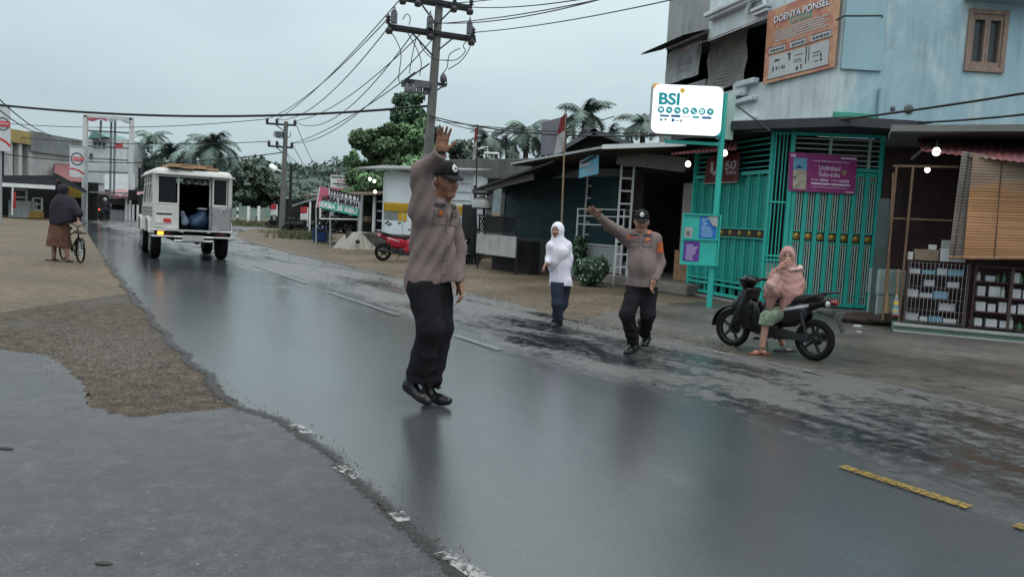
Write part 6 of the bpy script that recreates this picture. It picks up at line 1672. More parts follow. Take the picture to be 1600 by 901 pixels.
m_ = MB(); m_.pbox(PLb, a0, a43 - .01, zf1 - 1.5, lp(30, 224)[1], -8, -1.2); part('loggia', m_, mat('dim loggia', (.06, .065, .07), .8), lb, True)
m_ = MB()
for px in (15, 30, 46): a = lp(px, 250)[0]; m_.pbox(PLb, a - .18, a + .18, zf1 - .5, lp(30, 224)[1], -.3, .1)
m_.pbox(PLb, a0, a43 + .3, zf1 - .6, zf1 + .25, -.5, .05); part('column', m_, mat('off white column', (.42, .44, .43), .8, var=.15, streak=.4), lb, True)
m_ = MB(); m_.pbox(PLb, a0, a130, 0, zf1 - 1.4, -6, -5.9); part('shop_interior', m_, M_DARK, lb, True)
m_ = MB(); q = [PLb.W(lp(55, 283)[0], lp(55, 283)[1], 1.5), PLb.W(lp(122, 285)[0], lp(122, 285)[1], 1.5), PLb.W(lp(118, 255)[0], lp(118, 257)[1], -.0) + Vector((0, 0, .0)), PLb.W(lp(86, 255)[0], lp(86, 255)[1], .01)]
m_.add(q + [p - up_ * .1 for p in q], [(0, 1, 2, 3), (7, 6, 5, 4), (0, 4, 5, 1), (1, 5, 6, 2), (2, 6, 7, 3), (3, 7, 4, 0)]); part('red_roof', m_, mat('faded red sheet roof', (.20, .075, .082), .6, var=.2, vs=.8, streak=.4, dirt=(.15, .08, .08)), lb, True)
sv = thing('street_stall', 'row stall under black tarpaulin awnings at the far left', 'stall', tuple(AT(40, 336, 54)))
YS2 = 53.0
def ls(px, py, Y=YS2): return AT(px, py, Y)
m_ = MB(); q = [ls(-40, 285, 50), ls(88, 292, 51), ls(88, 274, 55), ls(-40, 274, 55)]; m_.add(q, [(0, 1, 2, 3)]); q = [ls(78, 276, 54), ls(132, 302, 50), ls(138, 298, 55), ls(86, 270, 56)]; m_.add(q, [(0, 1, 2, 3)]); part('tarpaulin', m_, mat('matt black tarpaulin', (.012, .013, .015), .95, spec=.05), sv, True)
m_ = MB(); m_.bar(ls(-40, 286, 50), ls(86, 293, 51), .1, .25); part('awning_edge', m_, M_WHITE, sv, True)
m_ = MB(); q = ls(60, 310); m_.box((ls(45, 310, 56).x, 56.5, 1.3), (9.5, .2, 2.9)); part('back_wall', m_, M_DARK, sv, True)
m_ = MB(); m_.box((ls(36, 326).x, YS2, .6), (1.5, .8, 1.15)); part('white_counter', m_, mat('pale counter', (.42, .44, .44), .6, var=.15, streak=.5), sv, True)
m_ = MB()
for x0_, x1_, y0_, y1_ in ((20, 43, 297, 319), (53, 67, 310, 328)):
    p0_, p1_ = ls(x0_, y1_), ls(x1_, y0_)
    for a, b in (((p0_.x, YS2 - .1, p0_.z), (p1_.x, YS2 - .1, p0_.z)), ((p0_.x, YS2 - .1, p1_.z), (p1_.x, YS2 - .1, p1_.z)), ((p0_.x, YS2 - .1, p0_.z), (p0_.x, YS2 - .1, p1_.z)), ((p1_.x, YS2 - .1, p0_.z), (p1_.x, YS2 - .1, p1_.z)), ((p0_.x, YS2 - .1, (p0_.z + p1_.z) / 2), (p1_.x, YS2 - .1, (p0_.z + p1_.z) / 2))): m_.bar(a, b, .09)
part('display_frame', m_, M_WHITE, sv, True)
m_ = MB(); m_.box((ls(61, 331).x, YS2 - .3, .28), (.75, .5, .5)); solo('drum', m_, mat('mustard plastic', (.35, .23, .06), .5, var=.2), 'mustard coloured box in front of the dark stall', 'box', bevel=.04)
m_ = MB(); q = ls(116, 300, 56); m_.box((q.x, 56, q.z), (1.3, .1, .8)); solo('stall_cloth', m_, mat('yellow cloth', (.42, .30, .05), .7, var=.3), 'yellow cloth hanging behind the woman with the bicycle', 'cloth', bevel=.02)
m_ = MB(); m_.tube([ls(19, 336, 50), ls(20, 293, 50)], .05, 6); fp_ = thing('small_flag', 'small red and white flag on a white stick at the far left stall', 'flag', tuple(ls(19, 336, 50))); part('stick', m_, M_WHITE, fp_, True)
m_ = MB(); m_.grid([[ls(20 + 5 * t, 298 + 26 * k + 3 * t, 50 + .08 * math.sin(5 * t + 4 * k)) for t in (0, .5, 1)] for k in (0, .5, 1)]); part('cloth', m_, mat('red flag cloth', (.36, .04, .05), .8, var=.3), fp_, True)
bt2 = MB(); q = ls(5, 318, 52); bt2.box((q.x - 1.0, 52, 1.0), (1.4, .5, 1.1)); solo('water_tank', bt2, mat('green tank', (.05, .28, .20), .5, var=.2), 'green tank by the left edge stall', 'tank', bevel=.08)

def oval_sign(label, x0_, x1_, y0_, y1_, Y, pole_px):
    Pl = Plane((AT(x0_, 200, Y).x, Y), (AT(x1_, 200, Y + .4).x, Y + .4)); z0_, z1_ = Pl.pix((x0_ + x1_) / 2, y1_)[1], Pl.pix((x0_ + x1_) / 2, y0_)[1]; w = Pl.L; h = z1_ - z0_
    t = thing('oval_sign', label, 'sign', (AT(pole_px, 336, Y).x, Y, 0))
    m_ = MB(); m_.pbox(Pl, 0, w, z0_, z1_, -.25, 0); part('panel', m_, mat('white sign face', (.50, .53, .55), .5, var=.06), t, True)
    o = Pl.W(0, z0_, .012)
    m_ = MB(); m_.add([o + Pl.u * w * x + zv * h * y for x, y in ((0, .30), (.35, .285), (.7, .24), (1, .15), (1, .08), (.7, .18), (.35, .24), (0, .25))], [tuple(range(8))]); part('red_swoosh', m_, I_RED, t, True)
    m_ = MB(); ring(m_, o + Pl.n * .012, Pl.u, zv, w * .5, h * .60, w * .36, w * .43, 28, ky=1.15); part('ring', m_, mat('dark grey print', (.06, .07, .08), .5), t, True)
    m_ = MB(); rect(m_, o + Pl.n * .024, Pl.u, zv, w * .22, w * .96, h * .54, h * .66); part('red_bar', m_, ink('bright red print', (.50, .05, .06)), t, True)
    m_ = MB(); S_o = o + Pl.n * .036
    for k in range(4): rect(m_, S_o, Pl.u, zv, w * (.28 + .16 * k), w * (.38 + .16 * k), h * .575, h * .63)
    part('bar_lettering', m_, ink('pink white print', (.55, .35, .36)), t, True)
    m_ = MB(); p_ = AT(pole_px, 336, Y); m_.tube([(p_.x, Y + .3, 0), (p_.x, Y + .3, z1_)], .10, 8); m_.pbox(Pl, -.05, w + .05, z1_, z1_ + .07, -.3, .05); part('pole', m_, M_STEEL, t, True)
oval_sign('white sign with a red bar in a ring at the extreme left edge', -8, 16.5, 165, 236, 40, -6)
oval_sign('small white sign with a red bar in a ring beside the billboard frame', 109, 132, 229, 277, 54, 131)
YBb = 56.0
bf = thing('billboard_frame', 'tall empty white billboard frame with torn remnants at the left', 'billboard', tuple(AT(131, 338, YBb)))
def bb_(px, py, dy=0): return AT(px, py, YBb + dy)
m_ = MB(); m_.bar((bb_(131, 338).x, YBb, 0), bb_(134, 181), .28, .22); m_.bar(bb_(204, 300), bb_(206, 185), .26, .22); m_.bar(bb_(132, 181), bb_(208, 186), .22, .2); part('frame', m_, mat('pale painted steel', (.50, .52, .53), .5, var=.1, streak=.4), bf, True)
m_ = MB()
for p, q in (((134, 204), (204, 208)), ((136, 247), (204, 251)), ((158, 188), (156, 220)), ((174, 187), (172, 310)), ((180, 187), (178, 306)), ((136, 228), (204, 232)), ((136, 268), (200, 270)), ((140, 300), (200, 302))): m_.bar(bb_(*p, .25), bb_(*q, .25), .11)
part('rails', m_, mat('grey steel rails', (.16, .18, .19), .6, var=.2), bf, True)
m_ = MB(); m_.grid([[bb_(137 + 30 * t, 183.5 + 2 * t + k * (4 + 2 * math.sin(7 * t)), -.2) for t in [i / 10 for i in range(11)]] for k in (0, .5, 1)]); part('torn_red_strip', m_, mat('torn red vinyl', (.36, .10, .14), .6, var=.4, vs=2), bf, True)
m_ = MB(); m_.grid([[bb_(168 + 35 * t, 186 + 3 * t + k * (2.5 + 2 * math.sin(9 * t)), -.2) for t in [i / 10 for i in range(11)]] for k in (0, .5, 1)]); part('torn_white_strip', m_, I_GREY, bf, True)
m_ = MB(); m_.grid([[bb_(180 + 12 * t, 223 + 8 * k + t + 1.2 * math.sin(4 * t + k), -.2) for t in [i / 6 for i in range(7)]] for k in [i / 4 for i in range(5)]]); part('red_scrap', m_, mat('red scrap vinyl', (.45, .07, .09), .6), bf, True)
YW = 74
wb = thing('white_building', 'grey white stepped building with a small green roof behind the billboard', 'building', tuple(AT(180, 336, YW)))
def ww(px, py, dy=0): return AT(px, py, YW + dy)
def wbox(mb, x0_, x1_, y0_, y1_, dy, dep=4):
    p0_, p1_ = ww(x0_, y1_, dy), ww(x1_, y0_, dy); mb.box(((p0_.x + p1_.x) / 2, YW + dy + dep / 2, (p0_.z + p1_.z) / 2), (abs(p1_.x - p0_.x), dep, abs(p1_.z - p0_.z)))
m_ = MB(); wbox(m_, 134, 198, 218, 258, 6); wbox(m_, 128, 200, 258, 310, 3, 3); wbox(m_, 140, 160, 206, 218, 7, 3); part('wall', m_, mat('pale grey render', (.44, .465, .47), .85, var=.15, vs=.3, streak=.6), wb, True)
m_ = MB(); q = [ww(136, 217, 5), ww(147, 204, 5), ww(166, 214, 5)]; m_.add(q + [p + Vector((0, 6, 0)) for p in q], [(0, 1, 4, 3), (1, 2, 5, 4), (0, 2, 1)]); part('green_roof', m_, mat('green sheet', (.10, .22, .19), .6), wb, True)
m_ = MB()
for x, y in ((146, 222), (153, 222), (160, 223), (140, 240)): wbox(m_, x, x + 4, y, y + 9, 5.9, .08)
part('window', m_, M_GLASS, wb, True)
m_ = MB(); m_.grid([[ww(140 + 70 * t, 272 + 34 * k + 3 * math.sin(9 * k) * 0, 2 - 2.5 * k) for t in (0, .5, 1)] for k in (0, .25, .5, .75, 1)]); part('sheet_roof', m_, mat('grey wavy sheets', (.30, .33, .34), .6, var=.25, vs=.8, streak=.5), wb, True)
gs = thing('green_shed', 'grey green shed with a slanting roof left of the jeep', 'shed', tuple(AT(222, 336, 72)))
m_ = MB(); q = [AT(200, 335, 72), AT(232, 335, 72), AT(236, 272, 72), AT(200, 305, 72)]; m_.add(q + [p + Vector((0, 5, 0)) for p in q], [(0, 1, 2, 3), (4, 7, 6, 5), (3, 2, 6, 7), (0, 3, 7, 4), (1, 5, 6, 2)]); part('wall', m_, mat('green grey sheet', (.17, .24, .23), .6, var=.2, streak=.5), gs, True)
m_ = MB(); m_.bar(AT(196, 310, 71.8), AT(240, 268, 71.8), .35, .12); part('eave', m_, M_STEEL, gs, True)
fs = thing('small_shop', 'low shop with pinkish awnings at the far end of the road', 'shop', tuple(AT(180, 337, 62)))
m_ = MB(); m_.box((AT(172, 320, 63).x, 63.5, 1.2), (4.2, .3, 2.4)); part('dark_front', m_, M_DARK2, fs, True)
m_ = MB(); m_.box((AT(188, 328, 62).x, 62, .65), (1.35, .5, 1.3)); part('pale_counter', m_, mat('pale tiled counter', (.40, .42, .42), .6, var=.2, streak=.4), fs, True)
m_ = MB(); m_.box((AT(188, 320, 62).x, 61.72, 1.05), (1.1, .04, .45)); part('counter_window', m_, M_GLASS, fs, True)
m_ = MB()
for p, q in (((160, 302), (186, 307)), ((176, 309), (212, 306))): a, b = AT(*p, 60.5), AT(*q, 60.5); m_.add([a, b, b + Vector((0, 2.5, .5)), a + Vector((0, 2.5, .5))], [(0, 1, 2, 3)]); m_.bar(a, b, .06, .14)
part('awning', m_, mat('pinkish sheet', (.26, .14, .15), .6, var=.2), fs, True)
m_ = MB(); m_.box((AT(149, 268, 60).x, 60, AT(149, 272, 60).z), (1.35, .12, 1.35)); m_.box((AT(148, 292, 60).x, 60.1, AT(148, 292, 60).z), (1.4, .1, 1.0)); part('white_panel', m_, mat('white panel', (.46, .50, .50), .6, var=.12, streak=.4), fs, True)
m_ = MB()
for px in (133, 197, 203, 208, 215): m_.bar((AT(px, 336, 61).x, 61, 0), (AT(px, 336, 61).x, 61, 2.0 if px < 204 else 1.3), .12)
part('posts', m_, M_WHITE, fs, True)
for px, py0, py1 in ((218, 262, 336), (223, 258, 336)):
    m_ = MB(); m_.tube([(AT(px, 336, 64).x, 64, 0), AT(px, py0, 64)], .12, 6); solo('iron_pole', m_, M_BLACKM, 'dark thin pole left of the jeep, ' + ('left one of the pair' if px == 218 else 'right one of the pair'), 'pole')
for i, (px, py0, c1, c2, lab) in enumerate(((371, 318, I_BLACK, I_WHITE, 'far black and white banded post right of the jeep'), (404, 322, I_WHITE, I_WHITE, 'far white notice post near the bend'), (388, 322, I_WHITE, I_WHITE, 'far white sign post at the grass verge'))):
    t = thing('banded_post', lab, 'post', (AT(px, 340, 66).x, 66, 0)); z1_ = AT(px, py0, 66).z
    for k in range(6): m_ = MB(); m_.tube([(AT(px, 340, 66).x, 66, z1_ * k / 6), (AT(px, 340, 66).x, 66, z1_ * (k + 1) / 6)], .08 if i == 0 else .13, 7); part('band', m_, c1 if k % 2 else c2, t, True)
for i, (px, py, Y) in enumerate(((428, 331, 64), (475, 338, 52))):
    q = AT(px, py, Y); t = thing('small_flag', ['far red and white flag left of the farther pole', 'red and white flag hanging right of the two poles'][i], 'flag', (q.x, Y, 0))
    m_ = MB(); m_.tube([(q.x + .25, Y, 0), (q.x + .25, Y, q.z + .6)], .04, 6); part('stick', m_, M_WHITE, t, True)
    for nm, dz, mt_ in (('red_band', .2, mat('red flag cloth', (.36, .04, .05), .8)), ('white_band', -.25, mat('white flag cloth', (.5, .52, .52), .8))): m_ = MB(); m_.grid([[Vector((q.x - .25 + .48 * s, Y + .05 * math.sin(6 * s), q.z + dz + .42 * k + .05 * s)) for s in (0, .33, .66, 1)] for k in (0, 1)]); part(nm, m_, mt_, t, True)
hw = thing('roadside_hut', 'low dark hut with a pale roof edge behind the farther pole', 'hut', tuple(AT(500, 345, 50)))
m_ = MB(); m_.box((AT(478, 335, 56).x, 57, 1.2), (4.6, .3, 2.2)); part('back', m_, M_DARK, hw, True)
m_ = MB(); a, b = AT(455, 322, 54), AT(510, 305, 52); m_.add([a, b, b + Vector((0, 3, .4)), a + Vector((0, 3, .4))], [(0, 1, 2, 3)]); m_.bar(a, b, .06, .12); part('roof', m_, M_STEEL, hw, True)
for px in (484, 500): m_ = MB(); m_.bar((AT(px, 345, 51).x, 51, 0), (AT(px, 345, 51).x, 51, 2.1), .1); part('post', m_, M_WHITE, hw, True)
def skin_mat():
    N = NT('skin'); at = N.new('ShaderNodeAttribute', attribute_name='Col'); n = N.noise(N.pos(), 45, 3)
    N.col(N.mix(1.0, at.outputs['Color'], N.ramp(n, [(.3, .85), (.7, 1.1)]), 'MULTIPLY')); N.rgh(.48); N.b.inputs['Specular IOR Level'].default_value = .35
    N.b.inputs['Subsurface Weight'].default_value = .06; N.b.inputs['Subsurface Radius'].default_value = (.02, .008, .005)
    return N.m
M_SKIN = skin_mat()
def fabric(name, c, rough=.85, var=.16, bump=.25, fs=260, spec=.2):
    N = NT(name); p = N.pos()
    N.col(N.ramp(N.math('ADD', N.math('MULTIPLY', N.noise(p, 5, 4), .7), N.math('MULTIPLY', N.noise(p, fs, 2), .3)), [(.35, tuple(k * (1 - var) for k in c)), (.65, tuple(k * (1 + var) for k in c))]))
    N.rgh(rough); N.b.inputs['Specular IOR Level'].default_value = spec; N.bump(N.math('ADD', N.noise(p, 22, 4, .6, .6), N.math('MULTIPLY', N.noise(p, fs, 2), .15)), bump, .02)
    return N.m
M_SHIRT = fabric('brown grey uniform cloth', (.156, .120, .115), .8, .12, .35); M_FLAP = fabric('darker uniform flap', (.125, .095, .090), .8, .12, .35); M_TROUS = fabric('black trouser cloth', (.0075, .008, .010), .9); M_CAP = fabric('black cap cloth', (.012, .012, .014), .9)
M_BOOT = mat('polished black leather', (.010, .010, .011), .22, var=.3, vs=14, bump=.15, bs=40)
M_EMB = mat('silver thread', (.55, .56, .56), .6, var=.2, vs=60); M_ORG = mat('orange badge', (.46, .09, .035), .6, var=.5, vs=70); M_TAG = mat('black name tag', (.012, .012, .013), .5); M_BELT = mat('black belt', (.01, .01, .01), .4)
def crease(P, s, ax=(1, 1, .4), w=.20, ph=0): return np.exp(-(wob(P * A3(ax), s, ph) / w) ** 2)
class Fig:
    """a figure posed by its joints (offsets from its root, image-true directions of the world)"""
    def __init__(s, root, Y0, fwd, sc=1.0):
        s.root, s.Y0, s.sc = root, Y0, sc; s.o = np.array(root.location)
        s.f = unit((fwd[0], fwd[1], 0)); s.u = np.array((0, 0, 1.0)); s.l = np.cross(s.u, s.f); s.J = {}
    def set(s, **kw):
        for k, (px, py, D) in kw.items(): s.J[k] = np.array(AT(px, py, s.Y0 + D)) - s.o
    def frame(s, a, b):       # rows f,l,u following the spine
        u = unit(s.J[b] - s.J[a]); l = unit(np.cross(u, s.f)); f = np.cross(l, u); return np.array([f, l, u])
    def torso(s, P, g, slim=1.0):
        k = s.sc; B = s.frame('pelvis', 'chest'); J = s.J
        d = U(.09 * k, ell(P, J['pelvis'], np.array((.112 * slim + g, .160 + g, .13 + g)) * k, B), ell(P, J['belly'], np.array((.122 * slim + g, .150 + g, .16 + g)) * k, B), ell(P, J['chest'], np.array((.118 * slim + g, .165 + g, .18 + g)) * k, B))
        return smin(d, U(.05 * k, cone(P, J['neck'], J['shL'], .062 * k + g * k, .062 * k + g * k), cone(P, J['neck'], J['shR'], .062 * k + g * k, .062 * k + g * k)), .07 * k)
    def arm(s, P, c, g, gw=None):
        k = s.sc; J = s.J; gw = g if gw is None else gw
        return chain(P, [J['sh' + c], J['el' + c], J['wr' + c]], [(.054 + g) * k, (.042 + g) * k, (.028 + gw) * k], .03 * k)
    def sleeve(s, P, c, g, gw, cut=.005):
        w = s.J['wr' + c]; dd = unit(w - s.J['el' + c]); return smax(s.arm(P, c, g, gw), plane(P, w - dd * cut, dd), .006)
    def leg(s, P, c, g, gk=None):
        k = s.sc; J = s.J; gk = g if gk is None else gk
        return chain(P, [J['hip' + c], J['kn' + c], J['an' + c]], [(.085 + g) * k, (.060 + g) * k, (.040 + gk) * k], .04 * k)
    def head_frame(s, c, yaw, pitch=0, roll=0):
        R = Matrix.Rotation(rad(yaw), 3, 'Z') @ Matrix.Rotation(rad(pitch), 3, 'Y') @ Matrix.Rotation(rad(roll), 3, 'X')
        s.hB = np.array([R @ Vector((1, 0, 0)), R @ Vector((0, 1, 0)), R @ Vector((0, 0, 1))]); s.J['head'] = np.array(c)
    def hq(s, P): return ((P - A3(s.J['head'])) @ A3(s.hB).T) / s.sc
    def hp(s, x, y, z): return s.J['head'] + (np.array((x, y, z)) @ s.hB) * s.sc
    def head(s, P):
        Q = s.hq(P).astype(np.float32)
        Q2 = Q.copy(); Q2[:, 1] = np.abs(Q[:, 1])
        d = ell(Q, (-.008, 0, .035), (.098, .076, .098)); d = smin(d, ell(Q, (.030, 0, -.045), (.066, .056, .075)), .05)
        d = smin(d, ell(Q, (.066, 0, -.098), (.026, .030, .020)), .03)
        d = smin(d, ell(Q2, (.062, .036, -.028), (.026, .024, .024)), .03)             # cheeks
        d = smin(d, cone(Q, (.086, 0, .012), (.108, 0, -.030), .009, .014), .016)
        d = smin(d, ell(Q2, (.094, .012, -.034), (.012, .010, .008)), .008)
        d = smin(d, ell(Q2, (.080, .030, .022), (.014, .026, .008)), .014)                # brow
        d = smax(d, -ell(Q2, (.098, .031, .004), (.016, .017, .010)), .012)
        d = smin(d, ell(Q2, (.074, .031, .002), (.013, .014, .011)), .004)
        d = smin(d, ell(Q, (.088, 0, -.058), (.012, .024, .007)), .008); d = smin(d, ell(Q, (.086, 0, -.070), (.012, .021, .007)), .006)
        d = smax(d, -ell(Q, (.103, 0, -.0635), (.010, .024, .0025)), .004)
        d = smin(d, ell(Q2, (-.012, .080, -.004), (.022, .010, .032)), .010)
        d = smin(d, cone(Q, (-.018, 0, -.06), (-.030, 0, -.15), .056, .058), .03)
        return d * s.sc
    def hand(s, P, c, d, n, side, curl=.35, spread=.12, k=1.0):
        """palm, four fingers of different lengths and a thumb; d towards the fingers, n out of the palm, side to the thumb"""
        k *= s.sc; w = s.J['wr' + c]; d = unit(d); n = unit(np.array(n) - d * np.dot(n, d)); t = unit(np.cross(d, n)) * side
        B = np.array([d, t, n]); r = rbox(P, w + d * .052 * k, np.array((.048, .040, .013)) * k, .012 * k, B)
        r = smin(r, cone(P, w - d * .03 * k, w + d * .03 * k, .027 * k, .026 * k), .025 * k)
        for i, (off, L) in enumerate(((.031, .070), (.0105, .080), (-.0105, .074), (-.030, .058))):
            b = w + d * .090 * k + t * off * k; a0 = spread * (1.5 - i) ; dd = unit(d + t * a0)
            pts = [b - d * .02 * k, b]; ang = curl * .6
            for q, f in enumerate((.45, .32, .23)):
                v = dd * math.cos(ang) + n * math.sin(ang); pts.append(pts[-1] + v * L * f * k); ang += curl
            r = smin(r, chain(P, pts, [.0095 * k, .0095 * k, .009 * k, .0082 * k, .007 * k], .003 * k), .005 * k)
        b = w + d * .022 * k + t * .030 * k; v1 = unit(d * .62 + t * .75 + n * .22); v2 = unit(d * .85 + t * .45 + n * .3)
        r = smin(r, chain(P, [b, b + v1 * .045 * k, b + v1 * .045 * k + v2 * .032 * k], [.014 * k, .0115 * k, .0085 * k], .004 * k), .012 * k)
        return r
    def shoe(s, P, an, heel, toe, r=1.0, shaft=.14):
        k = s.sc * r; J = s.J; a, h, t = J[an], J[heel], J[toe]; ball = h + (t - h) * .68
        d = U(.03 * k, cone(P, h + (a - h) * .15, ball, .040 * k, .040 * k), cone(P, ball, t, .040 * k, .030 * k))
        up = unit(a - (h + (t - h) * .25)); d = smin(d, cone(P, a + up * shaft * k, h + (a - h) * .35, .050 * k, .043 * k), .04 * k)
        dn = unit(np.cross(np.cross(t - h, up), t - h)); dn = -dn; return smax(d, plane(P, h + dn * .030 * k, dn), .008)
    def box(s, *names, pad=.2):
        A = np.array([s.J[n] for n in names]); return A.min(0) - pad, A.max(0) + pad
def face_col(fig, skin, hair=(.012, .011, .011), cap=True, beard=0.0, hairline=.055):
    sk = np.array(skin)
    def fn(P):
        Q = fig.hq(P); c = np.tile(sk, (len(P), 1)); ay = np.abs(Q[:, 1])
        def blend(w, k): w = np.clip(w, 0, 1)[:, None]; c[:] = c * (1 - w) + np.array(k) * w
        near = (np.abs(Q) < .2).all(1)
        blend(near * (Q[:, 0] > .06) * np.exp(-((Q[:, 2] + .064) / .011) ** 2 - (Q[:, 1] / .024) ** 2) * 1.1, (skin[0] * .75, skin[1] * .45, skin[2] * .45))
        blend(near * (Q[:, 0] > .05) * (np.exp(-((Q[:, 2] + .0635) / .0022) ** 2) * (ay < .022)) * .7, (.02, .01, .01))
        blend(near * (Q[:, 0] > .05) * np.exp(-((Q[:, 2] - .030 + .12 * (ay - .03) ** 2 * 10) / .006) ** 2 - ((ay - .033) / .022) ** 4) * .95, (.010, .009, .009))
        blend(near * (Q[:, 0] > .05) * np.exp(-((Q[:, 2] - .002) / .0075) ** 4 - ((ay - .031) / .015) ** 4), (.30, .28, .27))
        blend(near * (Q[:, 0] > .05) * np.exp(-((Q[:, 2] - .002) / .0075) ** 4 - ((ay - .031) / .0075) ** 4) * 1.2, (.008, .006, .006))
        blend(near * (Q[:, 0] > .05) * np.exp(-((Q[:, 2] - .0115) / .003) ** 2 - ((ay - .031) / .017) ** 4) * .8, (.012, .009, .009))
        blend(near * (Q[:, 0] > .07) * np.exp(-((Q[:, 2] + .036) / .004) ** 2 - ((ay - .009) / .005) ** 2) * .7, (skin[0] * .3, skin[1] * .25, skin[2] * .25))
        if beard: blend(near * (Q[:, 2] < -.035) * (Q[:, 0] > .02) * beard, tuple(k * .6 for k in skin))
        if hair is not None: blend(near * (((Q[:, 2] > hairline + .0) | ((Q[:, 0] < .012) & (Q[:, 2] > -.02) & (ay < .078)) | ((Q[:, 0] < -.05) & (Q[:, 2] > -.075))) & ~((ay > .078) & (Q[:, 2] < .03))) * 1.0, hair)
        return c
    return fn
def cap_on(fig, emb=True):
    def dome(P): 
        Q = fig.hq(P).astype(np.float32); d = ell(Q, (-.004, 0, .050), (.108, .087, .098)); d = smin(d, ell(Q, (.045, 0, .085), (.055, .06, .055)), .04)
        return smax(d, -(Q[:, 2] - .046 + .10 * Q[:, 0] * (Q[:, 0] < 0)), .006) * fig.sc
    c = fig.J['head']; cp = sdf_part('cap', dome, c - .19, c + .22, .006, M_CAP, fig.root)
    def vis(P):
        Q = fig.hq(P).astype(np.float32); Z = Q[:, 2] - (.050 - 1.1 * np.maximum(Q[:, 0] - .08, 0) ** 1.3 - 2.2 * Q[:, 1] ** 2)
        e = np.sqrt(((Q[:, 0] - .075) / .088) ** 2 + (Q[:, 1] / .080) ** 2) - 1
        return np.maximum(np.maximum(e * .07, np.abs(Z) - .0045), .055 - Q[:, 0]) * fig.sc * .8
    sdf_part('visor', vis, c - .19, c + .24, .005, M_CAP, cp)
    if emb:
        mb = MB(); B = fig.hB; o_ = fig.hp(.10, 0, .095)
        def shp(a, b, w, h): x, y = a / (w / 2), b / (h / 2); return a * (1 - .35 * max(0, y)) * math.sqrt(max(0, 1 - y * y * .55)), b * math.sqrt(max(0, 1 - x * x * .5))
        patch(mb, dome, o_, B[1], B[2], .052 * fig.sc, .055 * fig.sc, .004, 6, shp, .12); part('cap_emblem', mb, M_EMB, cp, smooth=180)
        mb = MB(); patch(mb, dome, o_ - B[2] * .004, B[1], B[2], .012 * fig.sc, .022 * fig.sc, .006, 3, round_shape, .12); patch(mb, dome, o_ - B[2] * .006 + B[1] * .015, B[1], B[2], .007 * fig.sc, .014 * fig.sc, .006, 3, round_shape, .12); part('emblem_mark', mb, M_TAG, cp, smooth=180)
    return cp
def body_part(fig, fn, lo, hi, res, skin, **kw): return sdf_part('body', fn, lo, hi, res, M_SKIN, fig.root, face_col(fig, skin, **kw))

def uniform(fig, shirt, Pshirt_dir, tag_offs):
    """name tag, pocket flaps and badges that follow the shirt"""
    B = fig.frame('pelvis', 'chest'); k = fig.sc; ch = fig.J['chest']; f, l, u = B
    def pt(b, h): return ch + l * b * k + u * h * k + f * .1
    sp = fig.shirt_part
    for b in tag_offs:
        mb = MB(); patch(mb, shirt, pt(b, .045), l, u, .105 * k, .10 * k, .006, 5); part('pocket', mb, M_SHIRT, sp, smooth=180)
        mb = MB(); patch(mb, shirt, pt(b, .078), l, u, .112 * k, .042 * k, .012, 5); part('pocket_flap', mb, M_FLAP, sp, smooth=180)
    for b in tag_offs[:2]: mb = MB(); patch(mb, shirt, pt(b, .128), l, u, .095 * k, .026 * k, .008, 5); part('name_tag', mb, M_TAG, sp, smooth=180)
    mb = MB(); patch(mb, shirt, pt(tag_offs[0], .075), l, u, .055 * k, .040 * k, .016, 6, round_shape); part('badge', mb, M_ORG, sp, smooth=180)
    mb = MB(); patch(mb, shirt, pt(tag_offs[0], .075), l, u, .030 * k, .014 * k, .019, 4, round_shape); part('badge_mark', mb, M_GOLD, sp, smooth=180)
    mb = MB()
    for h in np.linspace(-.42, .16, 24): patch(mb, shirt, pt(0, h), l, u, .030 * k, .030 * k, .005, 2)
    part('placket', mb, M_SHIRT, sp, smooth=180)
    mb = MB()
    for h in (-.36, -.26, -.16, -.06, .04, .12): patch(mb, shirt, pt(0, h), l, u, .011 * k, .011 * k, .008, 3, round_shape)
    part('buttons', mb, M_TAG, sp)

r1 = thing('person', 'policeman nearest the viewer in brown grey shirt and black cap raising his right hand', 'person', tuple(G(668, 634)), 0, None)
F1 = Fig(r1, r1.location.y, (.78, -.62), 1.0)
F1.set(pelvis=(669, 434, 0), belly=(672, 395, -.01), chest=(677, 348, 0), neck=(684, 322, 0), shR=(661, 328, -.13), elR=(659, 268, -.20), wrR=(689, 238, -.32), shL=(699, 334, .12), elL=(716, 388, .15), wrL=(717, 440, .05),
       hipR=(661, 452, -.07), knR=(673, 514, -.13), anR=(651, 588, -.06), hipL=(682, 452, .08), knL=(688, 511, .06), anL=(672, 600, .05), heR=(636, 607, -.05), toR=(668, 627, -.12), heL=(668, 622, .07), toL=(700, 626, -.03))
F1.head_frame(F1.J['neck'] * 0 + np.array(AT(695, 284, r1.location.y - .02)) - F1.o, -44, 0, 3)
SK1 = (.235, .115, .075)
d1R = np.array(AT(694, 200, F1.Y0 - .36)) - np.array(AT(689, 238, F1.Y0 - .32)); d1L = (.03, -.03, -.1)
def b1(P):
    d = U(.05, F1.torso(P, -.02), F1.head(P)); d = smin(d, cone(P, F1.J['neck'], F1.J['head'] - (0, 0, .08), .058, .054), .03)
    for c in 'LR': d = smin(d, F1.arm(P, c, -.006), .03); d = smin(d, F1.leg(P, c, -.012), .03)
    return U(.015, d, F1.hand(P, 'R', d1R, (.30, -.93, .05), 1, .20, .10, 1.06), F1.hand(P, 'L', d1L, (-.75, -.2, -.1), 1, .5, .06, 1.0))
lo, hi = F1.box('wrR', 'wrL', 'toL', 'heR', 'toR', pad=.24); body_part(F1, b1, lo, hi, .0055, SK1, beard=.15)
hemz = F1.J['pelvis'][2] - .045
